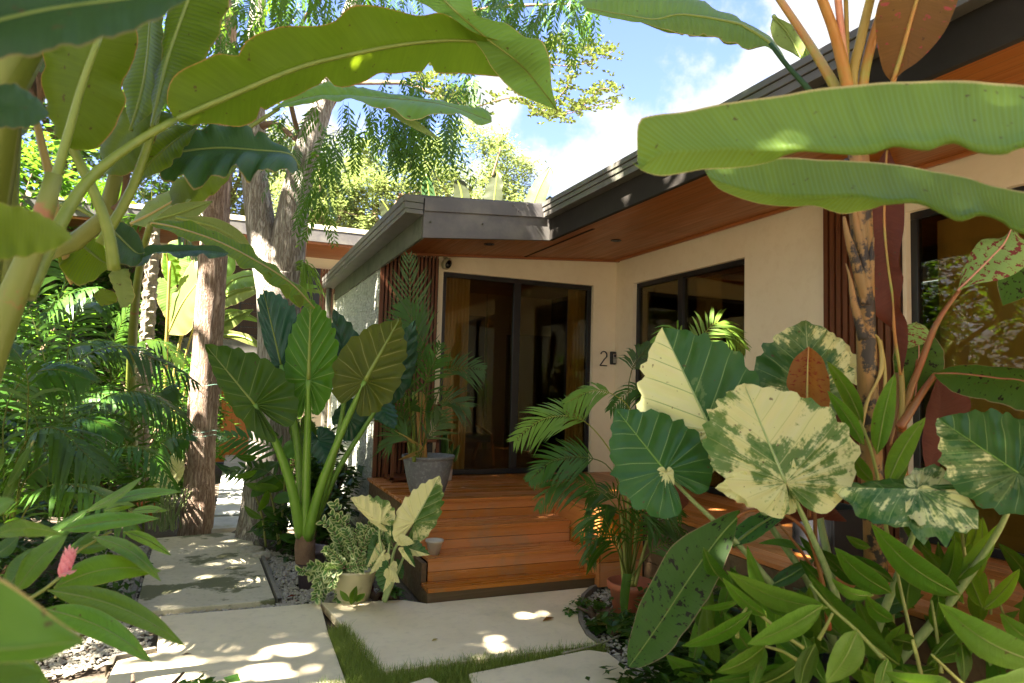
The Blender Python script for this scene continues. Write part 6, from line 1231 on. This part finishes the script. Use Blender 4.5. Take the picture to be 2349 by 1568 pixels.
heart(bv, m_varie2, (1802, 1110, 2.87), (1925, 1072, 2.95), (10, -60, 0), (-20, 30, 0), lob=.3, seed=15, nv=7, biasL=.0, biasR=.04)
heart(bv, m_varie, (2105, 1122, 2.7), (1893, 1118, 2.9), (30, 95, -.18), (20, -38, .15), lob=1.25, seed=13, nv=8, biasL=.02, biasR=-.06, ruff=.07, cup=.12)
heart(bv, m_varie, (2105, 1122, 2.72), (2240, 1105, 2.7), (-10, -55, .1), (0, 70, -.15), lob=.5, seed=14, nv=6, biasL=.06, biasR=.08, ruff=.07)
heart(bv, m_varie, (2335, 1085, 2.6), (2150, 960, 2.7), (-95, 60, -.1), (65, -110, .1), lob=1.1, seed=16, nv=8, biasL=-.06, biasR=-.30, ruff=.04, rib=m_astem, rr=2)
heart(bv, m_varie2, (2400, 1085, 2.9), (2290, 1170, 2.9), (10, 50, 0), (-30, -60, 0), seed=17, biasL=.15, biasR=.15)
heart(bv, m_varie, (1780, 1010, 3.4), (1700, 1060, 3.4), (0, 60, 0), (-20, -50, 0), seed=18)
for i, (q, d_, rr_) in enumerate([([(1802, 1108), (1830, 1160), (1862, 1230), (1895, 1307), (1925, 1400), (1940, 1520)], (2.87, 3.2), (5, 7, 10, 14)), ([(1525, 1080), (1579, 1139), (1633, 1190), (1700, 1256), (1770, 1340), (1900, 1490)], (3.05, 3.3), (4, 6, 8, 12)), ([(1640, 990), (1700, 1080), (1774, 1216), (1855, 1337), (1915, 1480)], (3.25, 3.3), (5, 7, 8, 12)),
      ([(1865, 905), (1872, 1050), (1881, 1190), (1898, 1270), (1930, 1450)], (3.65, 3.4), (5, 7, 9, 11)), ([(2105, 1122), (2110, 1180), (2060, 1320), (1990, 1500)], (2.75, 3.2), (4, 8, 12)), ([(2335, 1085), (2300, 1200), (2180, 1380), (2040, 1540)], (2.7, 3.2), (4, 9, 12))]): ptube(bv, 'leaf_stalk', m_vstem, q, d_, rr_, seg=9, n=18)
ptube(bv, 'stem', m_bark_b, [(1940, 1680), (1935, 1560), (1930, 1480)], 3.35, (30, 26, 16), seg=12)
# ---- tall red stemmed banana
en = thing('banana_plant', 'tall banana with orange leaf stalks and a scorched brown stem before the slatted cladding', 'banana plant', P(2010, 1640, 3.35))
ptube(en, 'pseudostem', m_estem, [(2012, 1640), (2010, 1400), (2006, 1200), (1996, 1000), (1990, 860), (1986, 740), (1982, 620), (1975, 500), (1965, 360)], (3.35, 3.2, 3.05), (28, 26, 25, 24, 24, 22, 20, 24, 26), n=30, seg=14)
for i, (q, rr_) in enumerate([([(1988, 700), (1968, 620), (1945, 545), (1936, 497)], (12, 14, 10, 3)), ([(1985, 700), (1996, 620), (2000, 570), (2004, 545)], (12, 12, 8, 2)), ([(1985, 680), (1980, 600), (1965, 520), (1958, 470)], (14, 14, 9, 4)), ([(1982, 780), (1960, 700), (1950, 640), (1940, 605)], (14, 10, 6, 1)), ([(1992, 690), (1978, 560), (1970, 480), (1962, 350)], (12, 12, 14, 16))]): ptube(en, 'old_sheath', m_estem, q, 3.02, rr_, seg=7, ell=.5)
for i, (q, rr_) in enumerate([([(1975, 775), (1990, 765), (2012, 775), (2020, 800)], (5, 6, 4)), ([(2018, 780), (2022, 850), (1990, 920), (1975, 985)], (5, 6, 5)), ([(2022, 790), (2030, 850), (2028, 920), (2020, 990)], (3, 4, 3))]): ptube(en, 'dry_sheath', m_midrib_y, q, 3.12, rr_, seg=6, ell=.4)
for i, (q, mt, rr_) in enumerate([([(1960, 350), (1935, 250), (1910, 190), (1846, 85), (1782, -10)], m_midrib_o, (14, 13, 11, 9, 8)), ([(1965, 360), (1950, 230), (1936, 160), (1912, 70), (1880, -15)], m_midrib_o, (14, 15, 14, 12, 11)), ([(1962, 330), (1945, 190), (1934, 110), (1921, -12)], m_midrib_p, (8, 8, 8)), ([(1962, 330), (1944, 190), (1943, 90), (1940, -12)], m_midrib_y, (4, 5, 5)),
      ([(1965, 350), (1955, 190), (1975, 90), (2000, -15)], m_midrib_y, (13, 12, 11, 10)), ([(1970, 350), (1980, 190), (2002, 90), (2035, -15)], m_midrib_o, (13, 12, 11, 9)), ([(1975, 350), (2020, 260), (2049, 188), (2083, 67), (2112, -15)], m_midrib_r, (7, 6, 6, 5)), ([(1950, 345), (1900, 260), (1851, 201), (1805, 150), (1767, 101)], m_banana_d, (8, 8, 6, 5))]): ptube(en, 'leaf_stalk', mt, q, (3.08, 2.98, 2.8) if q[-1][0] > 1800 else (3.08, 3.1, 3.2), rr_, n=20, seg=10)
blade(en, m_banana_l, [(1805, 150), (1767, 101), (1717, 67), (1680, 52), (1566, 34), (1501, 45), (1430, 34), (1345, 20)], [(1805, 148), (1772, 96), (1700, 50), (1633, 20), (1566, -8), (1480, -18), (1400, -18), (1328, 8)], [(1805, 152), (1758, 108), (1710, 116), (1690, 100), (1663, 101), (1640, 84), (1589, 84), (1540, 72), (1521, 70), (1480, 55), (1437, 50), (1345, 27)], (3.3, 3.4), .15, -.02, n=50, fold=.1, wav=.012, ph=44, seed=90, rib=m_midrib)
blade(en, m_banana_olive, [(1768, 104), (1710, 75), (1640, 48), (1566, 38), (1460, 42)], [(1768, 102), (1700, 60), (1600, 30), (1460, 38)], [(1768, 106), (1750, 108), (1712, 116), (1706, 102), (1664, 102), (1640, 86), (1590, 86), (1520, 72), (1460, 48)], (3.32, 3.42), 0, 0, n=40, seed=91, wav=.015)
blade(en, m_banana_pale, Z3((620, 110), (720, 230), (810, 400)), Z3((620, 112), (600, 200), (640, 305), (740, 360), (808, 402)), Z3((620, 110), (780, 190), (840, 290), (815, 400)), (3.8, 3.7), .05, -.05, n=20, seed=92, rib=m_midrib)
blade(en, m_banana_l, Z3((830, 280), (860, 400), (930, 520), (1010, 600)), Z3((830, 280), (800, 430), (780, 500), (850, 590), (1010, 605)), Z3((830, 280), (950, 380), (1040, 480), (1030, 598)), (3.75, 3.7), .05, -.05, n=20, seed=93, rib=m_midrib)
blade(en, m_brownleaf, [(2049, 188), (2068, 125), (2090, 45), (2118, -50)], [(2049, 190), (2027, 165), (2012, 100), (2010, 25), (2040, -50)], [(2049, 188), (2068, 168), (2115, 134), (2166, 74), (2196, 5), (2212, -50)], (2.85, 2.65), .04, -.04, n=30, seed=94, notch=0, rib=m_midrib_o, rr=(6, 4), wav=.006)
# leaves of the neighbour banana standing off the right edge of the view, reaching in
nbn = thing('banana_plant', 'banana at the right edge with two long bright leaves crossing before the eaves', 'banana plant', P(2900, 1500, 1.7))
ptube(nbn, 'pseudostem', m_bstemg, [(2900, 1600), (2880, 1000), (2850, 600), (2820, 420)], 1.75, (60, 50, 40, 25), seg=12)
m_big = leafmat('big_banana_leaf', (.12, .23, .03), (.15, .28, .04), (.30, .42, .02), .4, rough=.45, spec=.25, ssc=.35, vein=(.19, .34, .08), vw=.28, vamt=.5, stripe=.3, edge=(.55, .48, .18), bump=.15, objvar=.02)
blade(nbn, m_big, [(1470, 388), (1520, 350), (1616, 345), (1667, 342), (1800, 348), (1834, 343), (1920, 351), (1969, 352), (2019, 345), (2052, 332), (2130, 342), (2187, 322), (2240, 345), (2304, 350), (2380, 330), (2500, 350), (2820, 430)],
      [(1462, 372), (1464, 282), (1500, 265), (1566, 255), (1640, 240), (1717, 228), (1851, 205), (1960, 194), (2069, 185), (2203, 183), (2349, 191), (2500, 230), (2820, 425)],
      [(1448, 370), (1471, 391), (1514, 404), (1566, 398), (1616, 389), (1700, 385), (1770, 372), (1800, 358), (1834, 347), (1920, 353), (1969, 355), (2019, 348), (2052, 336), (2130, 345), (2187, 328), (2240, 348), (2304, 353), (2380, 335), (2500, 355), (2820, 435)], (1.75, 1.6, 1.5, 1.6), .12, .05, n=90, kk=7, fold=-.06, wav=.003, ph=110, seed=95, notch=0)
blade(nbn, m_big, [(1625, 405), (1667, 424), (1767, 450), (1868, 456), (1969, 453), (2036, 466), (2103, 463), (2153, 484), (2203, 505), (2254, 491), (2304, 508), (2340, 530), (2500, 560), (2820, 450)],
      [(1616, 391), (1700, 372), (1800, 362), (1900, 365), (1969, 369), (2103, 382), (2213, 406), (2304, 429), (2400, 445), (2550, 450), (2820, 440)],
      [(1618, 395), (1650, 434), (1734, 466), (1818, 475), (1868, 473), (1928, 491), (1965, 487), (2002, 480), (2036, 470), (2103, 467), (2153, 488), (2203, 509), (2254, 495), (2304, 513), (2340, 535), (2500, 565), (2820, 455)], (2.0, 1.8, 1.7, 1.7), .12, .04, n=80, kk=7, fold=-.05, wav=.003, ph=110, seed=96, notch=0)
lance(nbn, m_near, (2275, 336), (2187, 322), 9, 1.45, n=10, name='turned_edge') if False else None
# ---- small red banana: drooping wine red leaf, mottled leaves on tall stalks
rb = thing('banana_plant', 'slender banana with mottled red and green leaves beside the right glass door', 'banana plant', P(2080, 1500, 3.7))
ptube(rb, 'pseudostem', m_estem, [(2085, 1560), (2078, 1250), (2072, 1080), (2068, 960)], 3.7, (18, 15, 11, 8), n=14)
ptube(rb, 'leaf_stalk', m_midrib_r, [(2068, 990), (2080, 920), (2110, 840), (2150, 740), (2203, 664)], (3.65, 3.5), (10, 8, 7, 4), n=20)
ptube(rb, 'leaf_stalk', m_midrib_y, [(2068, 980), (2070, 900), (2062, 800), (2052, 720), (2042, 630)], 3.62, (7, 6, 4, 3)); ptube(rb, 'leaf_stalk', m_midrib_r, Z6((1480, 1380), (1560, 1260), (1640, 1130), (1730, 1010)), 3.6, (11, 9, 6)); ptube(rb, 'leaf_stalk', m_midrib_r, Z6((1560, 1180), (1590, 1050), (1600, 900), (1615, 700)), 3.75, (3, 2))
ptube(rb, 'leaf_stalk', m_midrib_r, Z6((1470, 1000), (1480, 1200), (1440, 1400), (1420, 1500)), 3.7, (6, 6, 3))
blade(rb, m_redleaf, [(2066, 860), (2052, 762), (2049, 688), (2039, 621), (2029, 520), (2030, 420), (2035, 345)], [(2064, 862), (2048, 762), (2020, 735), (2003, 708), (1999, 621), (1990, 520), (1995, 420), (2030, 345)], [(2068, 862), (2082, 795), (2080, 738), (2062, 701), (2073, 640), (2061, 600), (2074, 520), (2070, 430), (2040, 345)], (3.6, 3.5), .04, -.05, n=40, ph=44, seed=97, rib=m_midrib_o, rr=(4, 2.5), wav=.01)
blade(rb, m_mottle_l, [(2197, 668), (2234, 631), (2275, 590), (2304, 558), (2325, 515)], [(2197, 668), (2207, 631), (2224, 587), (2254, 551), (2300, 545), (2325, 512)], [(2197, 669), (2240, 652), (2304, 640), (2350, 612), (2375, 570), (2345, 548), (2325, 518)], (3.4, 3.3), .05, -.05, n=36, fold=.15, wav=.006, ph=22, seed=98, rib=m_midrib_p, rr=(3, 1.5))
blade(rb, m_mottle, [(2098, 930), (2105, 850), (2108, 800), (2103, 742)], [(2096, 930), (2060, 880), (2048, 820), (2070, 755), (2102, 740)], [(2100, 930), (2140, 885), (2165, 845), (2162, 800), (2135, 765), (2104, 740)], (3.8, 3.7), .03, -.03, n=30, seed=99, rib=m_midrib_p, rr=(2, 1), ph=20)
blade(rb, m_mottle_l, [(2080, 800), (2100, 775), (2106, 742)], [(2080, 798), (2075, 755), (2103, 738)], [(2084, 800), (2135, 780), (2125, 752), (2108, 742)], (3.72, 3.65), seed=100, n=14)
blade(rb, m_mottle, [(2143, 858), (2200, 858), (2287, 868), (2360, 880), (2450, 950)], [(2143, 856), (2203, 838), (2287, 842), (2360, 855), (2450, 945)], [(2143, 860), (2160, 880), (2203, 908), (2287, 925), (2360, 950), (2450, 960)], (3.5, 3.2), .05, -.08, n=40, seed=101, rib=m_midrib_r, rr=(3, 2), ph=40, wav=.01)
blade(rb, m_redleaf, [(2150, 870), (2160, 930), (2150, 1000), (2130, 1100)], [(2148, 870), (2125, 940), (2115, 1020), (2128, 1100)], [(2155, 868), (2215, 905), (2225, 935), (2190, 1010), (2135, 1100)], (3.7, 3.7), seed=102, n=24)
blade(rb, m_mottle, [(2300, 700), (2330, 640), (2380, 560)], [(2300, 700), (2290, 640), (2340, 570), (2380, 555)], [(2300, 702), (2370, 670), (2410, 600), (2382, 560)], (4.0, 4.0), seed=103)
# ---- ginger mass at the lower right
def gplant(lab, base, d, q, mat=m_ginger, canes=()):
    o = thing('ginger_plant', lab, 'ginger plant', P(base[0], base[1], d))
    gl(o, Z9, q, d, mat)
    for c_ in canes: ptube(o, 'cane', m_cane, Z9(*c_[0]), c_[1], (5, 4, 3), seg=7)
    return o
L_g = m_ginger_l; D_g = m_ginger_d
gplant('ginger at the lower centre right with three pale pointed leaves fanning left', (1900, 1600), 2.3, [
 ((990, 1052), (300, 800), 82, -55, (2.35, 2.3), L_g), ((955, 1035), (440, 1300), 92, -25, (2.3, 2.15), L_g), ((470, 1075), (-5, 1312), 62, -40, (2.4, 2.3)), ((560, 1310), (228, 1492), 72, -30, (2.3, 2.2)), ((385, 1005), (120, 1050), 26, -14, (2.6, 2.5)), ((1190, 1205), (980, 1570), 118, -25, (2.2, 2.05), L_g),
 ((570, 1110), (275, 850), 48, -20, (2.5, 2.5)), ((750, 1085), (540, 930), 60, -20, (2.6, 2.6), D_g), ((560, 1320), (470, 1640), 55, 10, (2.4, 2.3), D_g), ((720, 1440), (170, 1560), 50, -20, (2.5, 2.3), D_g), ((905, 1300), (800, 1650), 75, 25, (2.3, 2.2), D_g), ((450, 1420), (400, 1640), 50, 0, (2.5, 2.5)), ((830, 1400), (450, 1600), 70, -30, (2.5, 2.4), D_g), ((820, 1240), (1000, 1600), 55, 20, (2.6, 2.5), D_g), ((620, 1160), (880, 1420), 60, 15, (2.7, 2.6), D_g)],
 canes=[(((1370, 1400), (1180, 1200), (1000, 1040), (870, 890)), (2.3, 2.45)), (((830, 1330), (700, 1240), (540, 1110), (370, 990)), (2.5, 2.6)), (((930, 1270), (980, 1180), (1025, 1090)), 2.3), (((780, 1410), (680, 1350), (560, 1315)), 2.4), (((375, 1260), (380, 1150), (440, 1050)), 2.5)])
gplant('tall ginger right of the scorched banana stem with long dark leaves', (2080, 1620), 2.7, [
 ((1480, 1440), (870, 830), 95, -45, (2.55, 2.5), D_g), ((1430, 950), (1040, 640), 85, -30, (2.8, 2.8)), ((1900, 965), (1290, 478), 105, -55, (2.7, 2.7)), ((1300, 965), (1020, 850), 45, -45, (2.6, 2.5), L_g), ((1440, 1140), (1250, 965), 58, -30, (2.65, 2.6)), ((1535, 1065), (1600, 740), 95, -20, (2.9, 2.9), D_g),
 ((1990, 880), (2050, 430), 65, 20, (3.0, 3.0)), ((1925, 640), (1965, 330), 58, 10, (3.1, 3.1)), ((2060, 1065), (2305, 785), 62, 15, (2.9, 2.8)), ((1920, 1020), (1620, 620), 60, 15, (3.0, 3.0)), ((1700, 700), (1480, 440), 55, 15, (3.1, 3.1), D_g), ((1840, 560), (1770, 330), 45, 10, (3.1, 3.1), D_g), ((2050, 1050), (1880, 700), 65, 10, (3.0, 3.0)), ((1280, 640), (1120, 560), 35, -10, (3, 3)), ((1450, 880), (1030, 690), 50, 30, (3.0, 3.0), D_g), ((1720, 1200), (1750, 900), 60, 10, (3.0, 3.0), D_g), ((1600, 1310), (1430, 1270), 60, 10, (2.8, 2.8), D_g), ((1720, 1380), (1900, 1200), 55, -10, (2.9, 2.9), D_g), ((1400, 1400), (1180, 980), 60, -10, (2.8, 2.8), D_g), ((1060, 950), (800, 720), 50, -15, (3.1, 3.1), D_g), ((1050, 800), (800, 560), 40, -15, (3.2, 3.2), D_g)],
 canes=[(((1640, 1560), (1600, 1380), (1530, 1100), (1430, 640)), (2.7, 2.9)), (((1770, 1500), (1740, 1250), (1700, 1000)), (2.9, 3.0)), (((1990, 1000), (1930, 700), (1900, 400)), 3.1), (((1380, 1400), (1250, 1270), (1190, 1200)), 2.5)])
gplant('ginger in the lower right corner with wide light leaves', (2330, 1650), 2.0, [
 ((2480, 1440), (1750, 1018), 125, -60, (2.1, 2.0), L_g), ((2480, 1330), (2170, 1090), 75, -25, (2.3, 2.2)), ((2650, 1420), (1860, 1620), 150, -95, (1.9, 1.8), L_g), ((1830, 1560), (1385, 1490), 85, -50, (2.1, 2.0)), ((1400, 1400), (1345, 1700), 62, 10, (2.3, 2.2)), ((1960, 1160), (2040, 1400), 60, 10, (2.5, 2.5)), ((2150, 1200), (2100, 1450), 70, 10, (2.5, 2.4), D_g), ((1900, 1300), (1920, 1560), 60, -10, (2.5, 2.4), D_g), ((1440, 1640), (1220, 1480), 60, -10, (2.4, 2.4)), ((1660, 1650), (1500, 1440), 60, 10, (2.5, 2.5), D_g), ((2000, 1330), (1700, 1420), 60, 10, (2.6, 2.5), D_g), ((1250, 1700), (1260, 1420), 55, 10, (2.6, 2.5), D_g), ((1060, 1700), (1100, 1430), 60, 10, (2.6, 2.5), D_g)],
 canes=[(((2000, 1640), (1900, 1560), (1700, 1370)), 2.3), (((1420, 1700), (1400, 1550), (1390, 1400)), 2.3)])
gplant('slim ginger with narrow upright leaves beside the orange leaf', (1960, 1500), 3.0, [
 ((1230, -200), (985, -635), 62, 25, (3.05, 3.05)), ((1240, -60), (990, -430), 55, 15, (3.0, 3.0)), ((1330, 0), (1450, -550), 80, -10, (3.0, 2.95)), ((1400, 220), (1660, -250), 82, -25, (2.95, 2.9)), ((1300, 190), (1130, -40), 55, -10, (3.0, 3.0)), ((980, 330), (775, 225), 52, -25, (2.95, 2.9), L_g), ((1400, 240), (1550, 20), 50, 0, (3.05, 3.0), D_g)],
 canes=[(((1400, 560), (1340, 200), (1280, -50), (1210, -230)), (3.0, 3.05))])
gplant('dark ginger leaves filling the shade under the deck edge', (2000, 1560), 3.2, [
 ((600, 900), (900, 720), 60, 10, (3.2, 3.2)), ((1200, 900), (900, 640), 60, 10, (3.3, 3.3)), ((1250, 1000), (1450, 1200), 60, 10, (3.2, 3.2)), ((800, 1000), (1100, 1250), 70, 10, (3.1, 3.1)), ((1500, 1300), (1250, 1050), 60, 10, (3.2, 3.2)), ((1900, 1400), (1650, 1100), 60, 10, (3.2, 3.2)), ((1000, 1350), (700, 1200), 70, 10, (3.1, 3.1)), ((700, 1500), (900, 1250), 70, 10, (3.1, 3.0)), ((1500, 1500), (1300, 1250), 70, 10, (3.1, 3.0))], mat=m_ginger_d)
fg = thing('ginger_plant', 'mass of medium green ginger leaves packed behind the nearer ones at the lower right', 'ginger plant', (2.7, 2.6, -.06))
r_ = random.Random(77)
for i in range(64):
    x0, y0 = r_.uniform(1560, 2420), r_.uniform(1330, 1640); a = RD(r_.gauss(-90, 48)); l = r_.uniform(110, 190); d0 = r_.uniform(2.9, 3.5)
    if y0-l < 1230 and x0 < 1750: y0 += 90
    lance(fg, r_.choice((m_ginger, m_ginger_d, m_ginger)), (x0, y0), (x0+math.cos(a)*l, y0+math.sin(a)*l), r_.uniform(17, 27), (d0, d0-.1), bend=r_.uniform(-14, 14), n=10, rib=m_midrib if i % 2 else None)
for i in range(9): x = 1640+i*85; ptube(fg, 'cane', m_cane, [(x, 1660), (x+r_.uniform(-30, 30), 1500), (x+r_.uniform(-50, 50), 1330)], 3.3, (4, 3), seg=6)
shrub('dark undergrowth behind the lower right ginger', (2.6, 2.9, .25), (.7, .7, .35), 3500, .09, m_fol_d, 50)
# far side planting reflected in the glass doors and seen from the side, beyond the camera's left shoulder
shrub('leafy garden bush standing behind the viewpoint on the left', (-2.6, -1.5, 1.4), (1.4, 1.4, 1.7), 3000, .17, m_fol, 60); shrub('leafy garden bush standing behind the viewpoint on the right', (.9, -3.5, 1.3), (1.8, 1.3, 1.6), 3000, .17, m_fol, 61)
